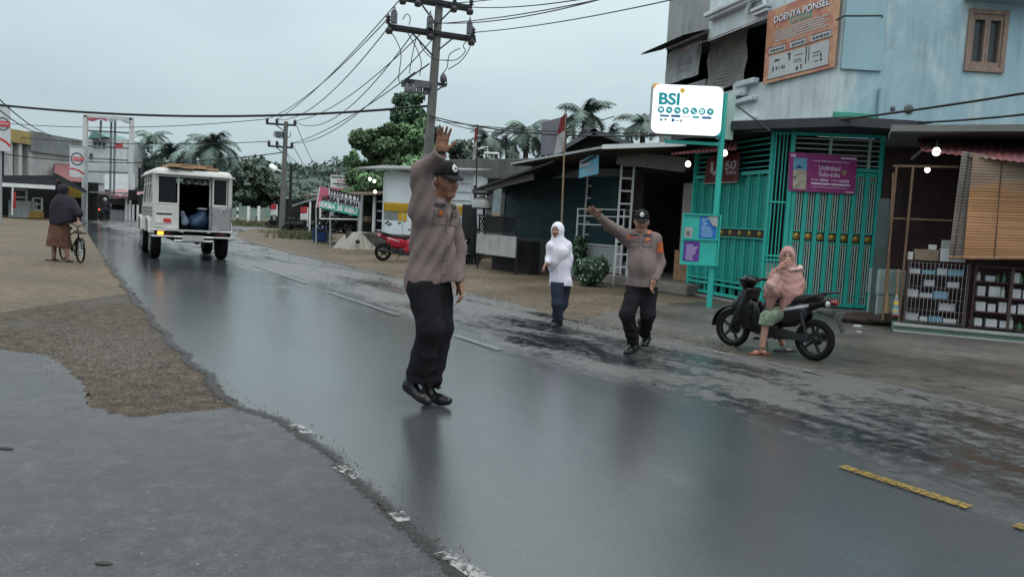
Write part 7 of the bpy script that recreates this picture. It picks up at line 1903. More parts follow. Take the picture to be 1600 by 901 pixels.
def shirt1(P):
    d = U(.07, F1.torso(P, .010), F1.sleeve(P, 'R', .020, .016, .008)); d = smin(d, F1.sleeve(P, 'L', .018, .014, .008), .04)
    J = F1.J; skirt = ell(P, J['pelvis'] + (0, 0, -.06), (.136, .174, .22), F1.frame('pelvis', 'chest')); d = smin(d, skirt, .06)
    flap = chain(P, [J['pelvis'] + F1.f * .10 - F1.l * -.06 + (0, 0, .28), J['pelvis'] + F1.f * .15 + F1.l * .10 + (0, 0, -.02)], [.05, .055], .02); d = smin(d, flap, .07)
    P2 = P * np.array((1, 1, .45), np.float32)
    Pd = P.copy(); Pd[:, 0] += .55 * P[:, 2]; d = d + .005 * wob(P2, 14) - .010 * crease(Pd, 9, (1, 1, .28), .28)
    q = P - A3(J['shR'] + (-.02, 0, -.10)); rr_ = np.linalg.norm(q, axis=1); d = d + .007 * np.sin((q[:, 0] * .9 - q[:, 2] * .45) * 75 + 2.5 * wob(P, 6)) * np.exp(-((rr_ - .20) / .17) ** 2)
    d = smax(d, -(P[:, 2] - (hemz + .03 * np.sin(P[:, 0] * 9))), .008)
    nk = cone(P, J['neck'] + F1.f * .015 + (0, 0, .055), J['head'] - (0, 0, .03), .062, .085); return smax(d, -nk, .012)
lo, hi = F1.box('wrR', 'wrL', 'hipR', 'chest', pad=.22); F1.shirt_part = sdf_part('shirt', shirt1, lo, hi, .0075, M_SHIRT, r1)
def col1(P):
    J = F1.J; k = J['neck'] + (0, 0, .045) + F1.f * .01; q = P - A3(k); up = unit(J['head'] - J['neck']); h = q @ A3(up); rad_ = np.linalg.norm(q - h[:, None] * A3(up), axis=1); v = smax(np.abs(rad_ - .078 + .25 * (h - .0)) - .008, np.abs(h) - .026, .01)
    return smax(v, -cone(P, k + F1.f * .085 - up * .05, k + F1.f * .10 + up * .06, .018, .034), .006)
sdf_part('collar', col1, F1.J['neck'] - .16, F1.J['neck'] + .2, .005, M_SHIRT, F1.shirt_part)
uniform(F1, shirt1, F1.f, (-.085, .085))
mb = MB(); patch(mb, shirt1, F1.J['chest'] + F1.l * .03 + F1.u * .155 + F1.f * .1, F1.l, F1.u, .03, .03, .012, 4, round_shape); part('collar_star', mb, M_GOLD, F1.shirt_part, smooth=180)
def trous(fig, hem, g=(.028, .034), amp=.008, top=.03):
    J = fig.J; k = fig.sc
    def fn(P):
        d = U(.05 * k, fig.leg(P, 'R', *g), fig.leg(P, 'L', *g)); pv = ell(P, J['pelvis'] + (0, 0, -.03 * k), np.array((.128, .170, .14)) * k, fig.frame('pelvis', 'chest')); d = smin(d, pv, .05 * k)
        low = np.clip(1 - (P[:, 2] - hem) / .35, 0, 1); d = d + amp * wob(P * np.array((1, 1, 1.6), np.float32), 17, 1) * (.4 + low) - .008 * crease(P, 15, (1, 1, .8), .22, 1) + .005 * np.sin(P[:, 2] * 80 + 3 * wob(P, 8)) * low
        for c in 'LR':
            a = J['an' + c]; ax = unit(J['kn' + c] - a); near = np.linalg.norm(P - A3(a), axis=1) < .2; d = np.where(near, smax(d, -plane(P, a - ax * .025, ax), .01), d)
        return smax(d, P[:, 2] - (J['pelvis'][2] + top), .01)
    lo, hi = fig.box('hipL', 'hipR', 'knL', 'knR', 'anL', 'anR', pad=.2); return sdf_part('trousers', fn, lo, hi, .009 * k, M_TROUS, fig.root)
trous(F1, .1, (.030, .040))
for c in 'RL':
    an, he, to = 'an' + c, 'he' + c, 'to' + c; lo, hi = F1.box(an, he, to, pad=.16); bt = sdf_part('boot', lambda P: F1.shoe(P, an, he, to, 1.05) + .003 * wob(P, 40), lo, hi, .006, M_BOOT, r1)
    mb = MB(); h, t, a = F1.J[he], F1.J[to], F1.J[an]
    for q in (.35, .45, .55, .65): p = a + (h + (t - h) * .75 - a) * q; sd2 = unit(np.cross(t - h, (0, 0, 1))); p = p + np.array((0, 0, .045)) + unit(t - h) * .012; mb.tube([p - sd2 * .025, p + np.array((0, 0, .006)), p + sd2 * .025], .004, 5)
    part('laces', mb, M_BELT, bt)
cap_on(F1)
mb = MB(); w = F1.J['wrR']; dd = unit(d1R); mb.lathe([(.031, -.012), (.034, 0), (.031, .012)], w + dd * .004, Vector((0, 0, 1)).rotation_difference(Vector(dd)).to_matrix(), 16, close=False); part('wrist_band', mb, M_TAG, r1, smooth=60)
mb = MB(); wl = F1.J['wrL'] + unit(d1L) * .10; mb.lathe([(.011, -.003), (.0125, 0), (.011, .003)], wl + np.array((.012, -.02, 0)), None, 10, close=False); part('ring', mb, M_STEEL, r1)

r2 = thing('person', 'policeman farther off by the ladder post stretching his arm out to the left', 'person', tuple(G(991, 551)))
F2 = Fig(r2, r2.location.y, (-.22, -.97), .94)
F2.set(pelvis=(1003, 441, 0), belly=(1003, 412, -.03), chest=(1003, 384, 0), neck=(1003, 368, .01), shR=(980, 371, .02), elR=(952, 353, -.14), wrR=(935, 337, -.30), shL=(1024, 374, .02), elL=(1031, 410, .04), wrL=(1022, 438, -.10),
       hipR=(993, 452, 0), knR=(980, 490, -.14), anR=(989, 533, -.02), hipL=(1013, 452, .02), knL=(1012, 490, -.06), anL=(1007, 520, .22), heR=(992, 546, .03), toR=(978, 550, -.16), heL=(1012, 531, .30), toL=(1006, 538, .10))
F2.head_frame(np.array(AT(1002.5, 347, F2.Y0 - .02)) - F2.o, -100, 4, 0)
SK2 = (.25, .135, .095); d2R = np.array(AT(917, 322, F2.Y0 - .40)) - np.array(AT(935, 337, F2.Y0 - .30)); d2L = (-.04, -.06, -.1)
def b2_(P):
    d = U(.05, F2.torso(P, -.02), F2.head(P)); d = smin(d, cone(P, F2.J['neck'], F2.J['head'] - (0, 0, .08), .056, .052), .03)
    for c in 'LR': d = smin(d, F2.arm(P, c, -.006), .03); d = smin(d, F2.leg(P, c, -.012), .03)
    return U(.015, d, F2.hand(P, 'R', d2R, (-.15, -.75, -.6), 1, .14, .14, 1.15), F2.hand(P, 'L', d2L, (.3, -.2, 0.0), 1, .5, .06, 1.12))
lo, hi = F2.box('wrR', 'wrL', 'toL', 'toR', 'heL', 'neck', pad=.24); hi[2] += .16; body_part(F2, b2_, lo, hi, .007, SK2)
hem2 = F2.J['pelvis'][2] - .045
def shirt2(P):
    J = F2.J; d = U(.07, F2.torso(P, .006), F2.sleeve(P, 'R', .018, .014)); d = smin(d, F2.sleeve(P, 'L', .018, .013), .03); d = smin(d, ell(P, J['belly'] + (0, -.03, -.02), (.128, .122, .16)), .07); d = smin(d, ell(P, J['pelvis'] + (0, -.01, -.05), (.158, .138, .16)), .07)
    d = d + .006 * wob(P * np.array((1, 1, .6), np.float32), 18, 4) - .008 * crease(P, 10, (1, 1, .4), .28)
    d = smax(d, -(P[:, 2] - hem2), .01)
    return smax(d, -cone(P, J['neck'] + F2.f * .02 + (0, 0, .05), J['head'] - (0, 0, .03), .058, .08), .012)
lo, hi = F2.box('wrR', 'wrL', 'hipR', 'chest', 'neck', pad=.22); F2.shirt_part = sdf_part('shirt', shirt2, lo, hi, .009, M_SHIRT, r2)
def col2(P):
    J = F2.J; k = J['neck'] + (0, 0, .045) + F2.f * .01; q = P - A3(k); h = q[:, 2]; rad_ = np.linalg.norm(q[:, :2], axis=1); v = smax(np.abs(rad_ - .075 + .3 * h) - .009, np.abs(h) - .025, .01)
    return smax(v, -cone(P, k + F2.f * .09 - (0, 0, .05), k + F2.f * .09 + (0, 0, .06), .015, .03), .006)
sdf_part('collar', col2, F2.J['neck'] - .16, F2.J['neck'] + .2, .007, M_SHIRT, F2.shirt_part)
uniform(F2, shirt2, F2.f, (.075, -.085))
mb = MB(); patch(mb, shirt2, F2.J['chest'] + F2.l * .07 + F2.u * .155 + F2.f * .1, F2.l, F2.u, .045, .04, .008, 4, round_shape); patch(mb, shirt2, F2.J['shL'] + np.array((.05, -.05, -.085)), unit((1, .35, 0)), (0, 0, 1), .085, .11, .006, 5); patch(mb, shirt2, F2.J['shR'] + np.array((.04, -.05, .03)), unit((1, 0, 0)), unit((0, -.5, 1)), .10, .05, .006, 4); part('sleeve_badge', mb, M_ORG, F2.shirt_part, smooth=180)
mb = MB(); patch(mb, shirt2, F2.J['shL'] + np.array((.05, -.05, -.065)), unit((1, .35, 0)), (0, 0, 1), .05, .02, .010, 4); part('badge_mark', mb, M_GOLD, F2.shirt_part, smooth=180)
trous(F2, .1, (.022, .032), .008, .06)
for c in 'RL':
    an, he, to = 'an' + c, 'he' + c, 'to' + c; lo, hi = F2.box(an, he, to, pad=.16); sdf_part('boot', lambda P: F2.shoe(P, an, he, to, 1.1) + .003 * wob(P, 40), lo, hi, .008, M_BOOT, r2)
cap_on(F2)

M_HIJ = fabric('white hijab cloth', (.60, .60, .66), .8, .06, .2); M_BLOUSE = fabric('white school blouse', (.56, .56, .64), .8, .06, .25); M_NAVY = fabric('navy trousers', (.020, .026, .045), .85)
r3 = thing('person', 'girl in white headscarf and long white blouse walking over navy trousers', 'person', tuple(G(870, 510)))
F3 = Fig(r3, r3.location.y, (-.5, -.87), .84)
F3.set(pelvis=(876, 440, 0), belly=(875, 412, 0), chest=(874, 390, 0), neck=(873, 377, 0), shR=(862, 386, -.03), elR=(857, 404, -.05), wrR=(855, 412, -.14), shL=(886, 384, .06), elL=(889, 403, .06), wrL=(887, 424, .0),
       hipR=(871, 446, -.05), knR=(871, 474, -.10), anR=(873, 500, -.02), hipL=(881, 446, .05), knL=(879, 474, .04), anL=(868, 493, .22), heR=(876, 506, .03), toR=(864, 509, -.12), heL=(871, 500, .28), toL=(864, 501, .10))
F3.head_frame(np.array(AT(871, 360, F3.Y0 - .02)) - F3.o, -118, 4, 0)
SK3 = (.27, .15, .11)
def b3_(P):
    d = U(.05, F3.torso(P, -.02, .85), F3.head(P))
    for c in 'LR': d = smin(d, F3.arm(P, c, -.012, -.004), .03); d = smin(d, F3.leg(P, c, -.014), .03)
    return U(.015, d, F3.hand(P, 'R', (-.25, -.3, -.25), (.5, -.1, -.3), 1, .5, .05, 1.15), F3.hand(P, 'L', (-.08, -.05, -1), (-.6, .5, 0), 1, .3, .08, 1.2))
lo, hi = F3.box('wrR', 'wrL', 'toR', 'toL', 'heL', 'neck', pad=.2); hi[2] += .16; body_part(F3, b3_, lo, hi, .0075, SK3, hair=None)
hem3 = F3.J['pelvis'][2] - .06
def blouse(P):
    J = F3.J; d = U(.06, F3.torso(P, .012, .80), F3.sleeve(P, 'R', .014, .016, .0)); d = smin(d, F3.sleeve(P, 'L', .016, .022, .06), .03); qb = ((P - A3(J['pelvis'])) @ A3(F3.frame('pelvis', 'chest')).T) * A3((1.35, 1, 1)); d = smin(d, cone(qb, (0, 0, .20), (0, 0, -.14), .135, .168), .05)
    d = d + .005 * wob(P * np.array((1, 1, .4), np.float32), 22) - .008 * crease(P, 19, (1, 1, .4), .22)
    d = smax(d, -(P[:, 2] - hem3 - .012 * np.sin(P[:, 0] * 14)), .01)
    return smax(d, -cone(P, J['neck'] + (0, 0, .06), J['head'], .05, .08), .01)
lo, hi = F3.box('wrR', 'wrL', 'hipR', 'neck', pad=.24); sdf_part('blouse', blouse, lo, hi, .009, M_BLOUSE, r3)
def hijab(P):
    Q = F3.hq(P).astype(np.float32); J = F3.J
    d = ell(Q, (-.010, 0, .022), (.118, .098, .118)); d = smin(d, cone(Q, (-.01, 0, -.03), (-.01, 0, -.16), .088, .10), .06) * F3.sc
    f = F3.f; Pq = P.copy(); B = F3.frame('pelvis', 'chest'); q = (P - A3(J['neck'])) @ A3(B).T; q = q * A3((1.25, 1, 1))
    d = smin(d, cone(q, (.0, 0, -.02), (.02, .01, -.13), .080, .140), .07)
    q2 = q * A3((1.35, 1, 1)); d = smin(d, chain(q2, [(.04, -.0, -.04), (.10, -.01, -.15), (.16, -.05, -.26), (.175, -.09, -.37)], [.09, .125, .085, .03], .05), .07)
    d = d + .0045 * wob(P * np.array((1, 1, .3), np.float32), 34) * np.clip((J['neck'][2] + .05 - P[:, 2]) * 12, .15, 1)
    face = ell(Q, (.115, 0, -.014), (.088, .060, .082)) * F3.sc
    return smax(d, -face, .012)
sdf_part('headscarf', hijab, F3.J['belly'] - .34, F3.J['head'] + .24, .0075, M_HIJ, r3)
def tr3(P):
    d = U(.04, F3.leg(P, 'R', .028, .034), F3.leg(P, 'L', .028, .034)); J = F3.J; d = smin(d, ell(P, J['pelvis'], (.12, .14, .12)), .05) + .006 * wob(P, 18)
    for c in 'LR': a = J['an' + c]; ax = unit(J['kn' + c] - a); near = np.linalg.norm(P - A3(a), axis=1) < .16; d = np.where(near, smax(d, -plane(P, a + ax * .0, ax), .01), d)
    return smax(d, P[:, 2] - J['pelvis'][2], .01)
lo, hi = F3.box('hipL', 'hipR', 'anL', 'anR', 'knR', pad=.2); sdf_part('trousers', tr3, lo, hi, .009, M_NAVY, r3)
for c in 'RL':
    an, he, to = 'an' + c, 'he' + c, 'to' + c; lo, hi = F3.box(an, he, to, pad=.13); sdf_part('shoe', lambda P: F3.shoe(P, an, he, to, .95, .02), lo, hi, .008, M_BOOT, r3)

M_ROSE = fabric('dusty rose headscarf', (.31, .175, .155), .8, .14, .3); M_ROSEP = fabric('pale pink edge', (.45, .32, .30), .8); M_MINT = fabric('mint patterned cloth', (.20, .26, .19), .8, .6, .2, 45)
mbF, mbR = G(1143, 541), G(1270, 563); mid = (mbF + mbR) / 2
r4 = thing('person', 'woman in long dusty rose headscarf and mint shorts sitting on the black motorcycle', 'person', tuple(G(1190, 553)))
F4 = Fig(r4, (mid.y + .0), (-.75, -.45), .86)
F4.set(pelvis=(1233, 474, 0), belly=(1232, 456, -.02), chest=(1231, 436, -.02), neck=(1231, 419, -.02), shL=(1212, 427, -.10), elL=(1207, 448, -.22), wrL=(1219, 418, -.24), shR=(1247, 426, .12), elR=(1232, 446, .2), wrR=(1205, 455, .2),
       hipL=(1228, 484, -.10), knL=(1198, 496, -.17), anL=(1191, 541, -.17), hipR=(1236, 484, .10), knR=(1212, 497, .2), anR=(1222, 537, .18), heL=(1194, 550, -.15), toL=(1179, 551, -.20), heR=(1234, 548, .2), toR=(1219, 549, .16))
F4.head_frame(np.array(AT(1231, 401, F4.Y0 - .04)) - F4.o, -112, 2, 4)
SK4 = (.33, .185, .135)
def b4_(P):
    d = U(.05, F4.torso(P, -.02, .9), F4.head(P))
    for c in 'LR': d = smin(d, F4.arm(P, c, -.006, .0), .03); d = smin(d, F4.leg(P, c, -.006, .0), .03); d = smin(d, chain(P, [F4.J['he' + c] + (0, 0, .0), F4.J['to' + c]], [.030, .024], .02), .03)
    return U(.012, d, F4.hand(P, 'L', (.20, -.05, .16), (.3, .8, .3), -1, .55, .04, 1.15), F4.hand(P, 'R', (-.6, -.2, -.3), (0, 0, -1), 1, .6, .05))
lo, hi = F4.box('toL', 'toR', 'heR', 'elR', 'elL', 'neck', pad=.22); hi[2] += .2; body_part(F4, b4_, lo, hi, .0075, SK4, hair=None)
def hij4(P):
    Q = F4.hq(P).astype(np.float32); J = F4.J; d = ell(Q, (-.012, 0, .020), (.118, .098, .120)); d = smin(d, cone(Q, (-.01, 0, -.03), (-.01, 0, -.15), .086, .10), .06) * F4.sc
    B = F4.frame('pelvis', 'chest'); q = (P - A3(J['neck'])) @ A3(B).T; q = q * A3((1.12, 1, 1)); hL = float(np.linalg.norm(J['neck'] - J['pelvis']))
    body = U(.06, cone(q, (0, 0, -.02), (.0, 0, -.17), .080, .178), cone(q, (.0, 0, -.15), (.0, 0, -hL - .03), .172, .145))
    fr_ = chain(P, [J['shL'] + (.02, -.02, -.03), J['elL'] + (.02, .03, -.03), np.array(AT(1203, 479, F4.Y0 - .14)) - F4.o], [.10, .085, .04], .05); tl = chain(P, [J['belly'] + (-.02, -.12, -.02), np.array(AT(1220, 489, F4.Y0 - .17)) - F4.o], [.12, .03], .03)
    d = smin(smin(d, body, .06), smin(fr_, tl, .08), .08)
    w_ = np.sqrt((P[:, 0] - J['neck'][0] + .02) ** 2 + (P[:, 1] - J['neck'][1]) ** 2 * .3 + 1e-6)
    d = d + .005 * wob(P * np.array((1, 1, .35), np.float32), 20) - .008 * crease(P, 13, (1, 1, .35), .25) + .0032 * np.sin((J['neck'][2] - P[:, 2] + .9 * w_ ** 2 * 4) * 62 + 1.5 * wob(P, 7)) * np.exp(-((P[:, 2] - J['chest'][2] + .06) / .14) ** 2)
    d = smax(d, -ell(Q, (.115, 0, -.012), (.088, .060, .084)) * F4.sc, .012)
    hn = cone(P, J['elL'] * .3 + J['wrL'] * .7 + (0, -.02, 0), J['wrL'] + (.04, -.02, .06), .05, .06); return smax(d, -hn, .015)
lo = np.array((-.25, F4.J['chest'][1] - .45, .40)); hi = np.array((.80, F4.J['chest'][1] + .5, 1.45)); hj = sdf_part('headscarf', hij4, lo, hi, .0085, M_ROSE, r4)
def sl4(P):
    J = F4.J; d = U(.03, cone(P, J['elL'] * .9 + J['shL'] * .1 + (-.02, -.04, .0), J['elL'] * .5 + J['wrL'] * .5, .050, .044), cone(P, J['elL'] + (-.04, -.02, .03), J['elL'] + (-.05, 0, -.06), .045, .03)) + .004 * wob(P, 30); return d
lo, hi = F4.box('shL', 'elL', 'wrL', pad=.12); sdf_part('sleeve', sl4, lo, hi, .008, fabric('light rose sleeve', (.37, .235, .215), .8), r4)
def edge4(P): J = F4.J; return U(.03, chain(P, [J['neck'] + (.10, -.10, .01), np.array(AT(1250, 418, F4.Y0 - .02)) - F4.o, np.array(AT(1257, 426, F4.Y0 + .02)) - F4.o], [.028, .026, .008], .03), chain(P, [J['neck'] + (.06, -.13, .0), J['neck'] + (-.03, -.12, -.02)], [.02, .022], .02)) + .005 * wob(P, 26)
lo, hi = F4.J['neck'] - .3, F4.J['neck'] + .35; sdf_part('scarf_edge', edge4, lo, hi, .009, M_ROSEP, r4)
def shorts(P):
    J = F4.J; d = U(.05, cone(P, J['hipL'], J['hipL'] * .08 + J['knL'] * .92 + (0, 0, -.015), .10, .080), cone(P, J['hipR'], J['knR'], .10, .078)); d = smin(d, cone(P, J['knL'] + (0, 0, .01), J['knL'] * .6 + J['anL'] * .4, .074, .074), .03); d = smin(d, ell(P, J['pelvis'], (.15, .16, .12)), .05); ax = unit(J['anL'] - J['knL']); d = d + .006 * wob(P, 24) - .012 * np.clip(plane(P, J['knL'], ax) * 8, 0, 1); return np.where(P[:, 1] < J['pelvis'][1], smax(d, plane(P, J['knL'] + ax * .085, ax), .006), d)
lo, hi = F4.box('hipL', 'hipR', 'knL', 'knR', 'pelvis', pad=.2); sdf_part('shorts', shorts, lo, hi, .009, M_MINT, r4)
M_SAND = mat('brown sandal', (.16, .055, .035), .5, var=.3, vs=20)
for c, mt_ in (('L', M_SAND), ('R', M_BLACKM)):
    h, t = F4.J['he' + c], F4.J['to' + c]; lo, hi = F4.box('he' + c, 'to' + c, pad=.1)
    def sand(P): 
        ax = unit((t - h) * (1, 1, 0)); sd3 = np.cross((0, 0, 1), ax); cc = (h + t) / 2; z0 = min(h[2], t[2]) - .014
        s_ = rbox(P, (cc[0], cc[1], max(.016, z0)), (.145, .045, .014), .012, np.array([ax, sd3, (0, 0, 1)])); st = cone(P, t - ax * .05 + sd3 * .035 + (0, 0, .012), t - ax * .05 - sd3 * .035 + (0, 0, .012), .024, .024); return smin(s_, st, .02)
    sdf_part('sandal', sand, lo, hi, .007, mt_, r4)

M_DKV = fabric('dark violet headscarf', (.022, .020, .030), .85, .2, .2); M_SKIRT = fabric('brown patterned skirt', (.10, .050, .034), .8, .4, .25, 18)
r5 = thing('person', 'woman in dark headscarf and brown patterned skirt standing with a bicycle', 'person', tuple(G(91, 408)))
F5 = Fig(r5, r5.location.y, (.1, 1.0), .95)
F5.set(pelvis=(93, 352, 0), belly=(97, 335, 0), chest=(98, 322, 0), neck=(98, 309, 0), shL=(86, 315, 0), elL=(82, 330, -.02), wrL=(92, 344, .25), shR=(111, 315, 0), elR=(120, 332, -.05), wrR=(123, 347, -.1),
       hipL=(88, 356, 0), knL=(85, 382, .02), anL=(84, 402, 0), hipR=(99, 356, 0), knR=(103, 380, -.05), anR=(105, 400, -.05), heL=(87, 406, .06), toL=(76, 407.5, .0), heR=(103, 402, .02), toR=(112, 407, -.15))
F5.head_frame(np.array(AT(98.5, 297, F5.Y0)) - F5.o, 85, 6, 0)
def b5_(P):
    d = U(.05, F5.torso(P, -.02), F5.head(P))
    for c in 'LR': d = smin(d, F5.arm(P, c, -.005), .03); d = smin(d, F5.leg(P, c, -.006, .008), .03); d = smin(d, cone(P, F5.J['he' + c], F5.J['to' + c], .035, .026), .03)
    return U(.015, d, F5.hand(P, 'R', (.5, -.5, -.3), (0, 0, -1), -1, .6), F5.hand(P, 'L', (.4, .5, -.3), (0, 0, -1), 1, .6))
lo, hi = F5.box('toL', 'toR', 'elL', 'elR', 'wrL', 'wrR', 'neck', pad=.2); hi[2] += .2; body_part(F5, b5_, lo, hi, .010, (.22, .12, .09), hair=None)
def hij5(P):
    Q = F5.hq(P).astype(np.float32); J = F5.J; d = ell(Q, (-.01, 0, .02), (.120, .105, .122)) * F5.sc
    cape = U(.12, cone(P, J['neck'] + (0, 0, .0), J['chest'] + (0, 0, -.02), .10, .21), cone(P, J['chest'] + (0, 0, 0), J['belly'] + (.05, -.02, -.14), .23, .27), cone(P, J['shR'], J['elR'] + (.04, 0, -.02), .10, .10)); cape = smax(cape, np.abs(P[:, 1] - J['chest'][1]) - .21, .05)
    d = smin(d, cape, .05) + .012 * wob(P * np.array((1.2, 1.2, .4), np.float32), 13); return smax(d, -(P[:, 2] - (J['pelvis'][2] + .03 + .35 * np.abs(P[:, 0] - .12) * (P[:, 0] > .12))), .01)
lo, hi = F5.J['pelvis'] - (.5, .45, .1), F5.J['head'] + (.65, .45, .22); sdf_part('headscarf', hij5, lo, hi, .012, M_DKV, r5)
def skirt5(P):
    J = F5.J; b = np.array(AT(92, 385, F5.Y0)) - F5.o; Pq = P.copy(); Pq[:, 1] *= 1.2; d = cone(Pq, J['pelvis'] * (1, 1.2, 1) + (0, 0, .1), b, .19, .265); d = d + .018 * np.sin(np.arctan2(P[:, 1], P[:, 0] - b[0]) * 9 + 2 * P[:, 2]) * np.clip(1 - P[:, 2] / .9, 0, 1) + .012 * wob(P, 11)
    return smax(smax(d, -(P[:, 2] - b[2] + .05 * P[:, 0]), .01), P[:, 2] - J['pelvis'][2] - .15, .02) * .9
sdf_part('skirt', skirt5, np.array((-.45, -.5, .2)), np.array((.55, .5, 1.15)), .012, M_SKIRT, r5)
for c in 'LR':
    h, t = F5.J['he' + c], F5.J['to' + c]; lo, hi = F5.box('he' + c, 'to' + c, pad=.12); ax = unit((t - h) * (1, 1, 0)); sd3 = np.cross((0, 0, 1), ax)
    sdf_part('sandal', lambda P: smin(rbox(P, ((h + t) / 2)[:2].tolist() + [.016], (.14, .045, .014), .012, np.array([ax, sd3, (0, 0, 1)])), cone(P, t - ax * .06 + sd3 * .03 + (0, 0, .01), t - ax * .06 - sd3 * .03 + (0, 0, .01), .022, .022), .02), lo, hi, .01, M_BLACKM, r5)
M_TYRE = mat('black rubber', (.008, .008, .009), .85, spec=.15, var=.3, vs=12, bump=.3, bs=90); M_ENG = mat('dull cast alloy', (.06, .06, .06), .45, metal=.5, var=.4, vs=14); M_SEAT = mat('black seat vinyl', (.008, .008, .009), .55, spec=.2, var=.2, vs=20, bump=.2)
M_REDL = mat('red lamp lens', (.14, .015, .02), .2); M_LENS = mat('clear lens', (.38, .40, .41), .1, metal=.3)
M_PLATE = mat('worn number plate', (.10, .11, .115), .5, var=.5, vs=30)
RY90 = Matrix.Rotation(rad(90), 3, 'X')
def moped(label, loc, rotz, paint, res=.012, scale=1.0, name='motorcycle', group=None, stripe=None, spokes=5):
    t = thing(name, label, 'motorcycle', tuple(loc), rotz, group); t.scale = (scale,) * 3
    R = .275
    for nm, x in (('front_wheel', .61), ('rear_wheel', -.61)):
        mb = MB(); w = .042 if x > 0 else .048
        mb.lathe([(R - .075, -w * .7), (R - .045, -w), (R - .015, -w * .75), (R, 0), (R - .015, w * .75), (R - .045, w), (R - .075, w * .7)], (x, 0, R), RY90, 40, close=False); wl = part(nm, mb, M_TYRE, t, smooth=60)
        mb = MB(); mb.lathe([(R - .095, -.026), (R - .07, -.034), (R - .07, .034), (R - .095, .026)], (x, 0, R), RY90, 36, close=False)
        mb.lathe([(.045, -.05), (.05, -.03), (.05, .03), (.045, .05)], (x, 0, R), RY90, 14)
        for k in range(spokes):
            a = 2 * PI * k / spokes + .5; d = Vector((math.cos(a), 0, math.sin(a))); mb.bar(Vector((x, 0, R)) + d * .04, Vector((x, 0, R)) + d * (R - .085), .034, .028, up=(0, 1, 0))
        part('rim', mb, M_BLACKM, wl, smooth=40)
        mb = MB(); mb.lathe([(.03, .052), (.095 if x > 0 else .08, .054), (.095 if x > 0 else .08, .058), (.02, .066)], (x, 0, R), RY90, 20); part('disc' if x > 0 else 'drum', mb, M_ENG, wl, smooth=40)
    mb = MB()
    for s in (-1, 1): mb.tube([(.61, .075 * s, R), (.53, .07 * s, .52), (.46, .05 * s, .82)], [.022, .026, .024], 8)
    part('fork', mb, M_BLACKM, t, smooth=60)
    def fender(P):
        q = P - A3((.61, 0, R)); rr_ = np.sqrt(q[:, 0] ** 2 + q[:, 2] ** 2); d = np.sqrt((rr_ - R - .035) ** 2 + (q[:, 1] * .30) ** 2) - .020; d = smax(d, -(q[:, 2] - .10 + .35 * q[:, 0]), .02); return smax(smin(d, ell(P, (.55, 0, .62), (.09, .07, .08)), .05), np.abs(P[:, 1]) - .075, .01)
    sdf_part('front_fender', fender, (.2, -.12, .1), (1.0, .12, .75), res, paint, t)
    def shield(P):
        B = np.array([unit((.94, 0, .30)), (0, 1, 0), unit((-.30, 0, .94))]); d = rbox(P, (.40, 0, .62), (.035, .165, .27), .03, B); d = smin(d, ell(P, (.47, 0, .66), (.10, .10, .22), B), .05); d = smin(d, ell(Psym(P), (.30, .10, .50), (.17, .05, .20), B), .09)
        d = smin(d, ell(P, (.14, 0, .35), (.27, .12, .12)), .06); return smin(d, cone(P, (.36, 0, .44), (.02, 0, .50), .085, .095), .06)
    sdf_part('leg_shield', shield, (-.25, -.25, .15), (.75, .25, 1.0), res, paint, t)
    def cowl(P): d = smin(ell(P, (.42, 0, .955), (.12, .125, .085)), cone(Psym(P), (.40, .05, .97), (.37, .20, .985), .05, .032), .04); return smin(d, cone(P, (.44, 0, .82), (.42, 0, .95), .055, .07), .05)
    cw = sdf_part('headset', cowl, (.2, -.3, .7), (.65, .3, 1.1), res, paint, t)
    mb = MB(); mb.lathe([(.01, 0), (.07, .015), (.085, .045), (.08, .06)], (.535, 0, .945), Matrix.Rotation(rad(-80), 3, 'Y') @ Matrix.Diagonal((.6, 1, 1)), 16); part('headlight', mb, M_LENS, cw, smooth=60)
    mb = MB()
    for s in (-1, 1): mb.tube([(.37, .19 * s, .985), (.345, .27 * s, .99), (.32, .36 * s, .985)], [.018, .021, .021], 8); mb.tube([(.40, .20 * s, .985), (.44, .27 * s, .985), (.42, .36 * s, .98)], .007, 5)
    part('handlebar', mb, M_SEAT, t, smooth=60)
    def tail(P): return U(.06, cone(P, (.04, 0, .56), (-.40, 0, .66), .115, .10), cone(P, (-.40, 0, .68), (-.80, 0, .82), .085, .04), ell(Psym(P), (-.20, .085, .58), (.32, .05, .14)), cone(P, (.05, 0, .44), (-.30, 0, .50), .10, .09))
    bd_ = sdf_part('side_cover', tail, (-1.0, -.25, .25), (.25, .25, .95), res, paint, t)
    if stripe is not None: sdf_part('stripe', lambda P: smax(tail(P) - .004, np.abs((P[:, 2] - .66) - .28 * (-.30 - P[:, 0])) - .022, .004) + 0 * P[:, 0] + np.maximum(np.abs(P[:, 0] + .33) - .19, 0), (-.6, -.25, .5), (-.05, .25, .85), res * .8, stripe, bd_)
    def seat(P): Q = P.copy(); Q[:, 1] *= .82; return U(.05, cone(Q, (.06, 0, .715), (-.22, 0, .735), .075, .085), cone(Q, (-.22, 0, .735), (-.62, 0, .825), .085, .065))
    sdf_part('seat', seat, (-.8, -.25, .55), (.25, .25, .98), res, M_SEAT, t)
    mb = MB()
    for s in (-1, 1): mb.tube([(-.50, .10 * s, .82), (-.70, .10 * s, .90), (-.86, .06 * s, .93), (-.88, 0, .93)], .014, 7)
    part('grab_rail', mb, M_BLACKM, t, smooth=60)
    tl_ = sdf_part('tail_lamp', lambda P: ell(P, (-.83, 0, .79), (.055, .085, .045)), (-.95, -.15, .7), (-.72, .15, .88), res * .7, M_REDL, t)
    for s in (-1, 1): mb = MB(); mb.lathe([(.012, -.04), (.03, -.02), (.032, .02), (.015, .04)], (-.80, .12 * s, .77), None, 8); part('indicator', mb, M_LENS, tl_, smooth=60)
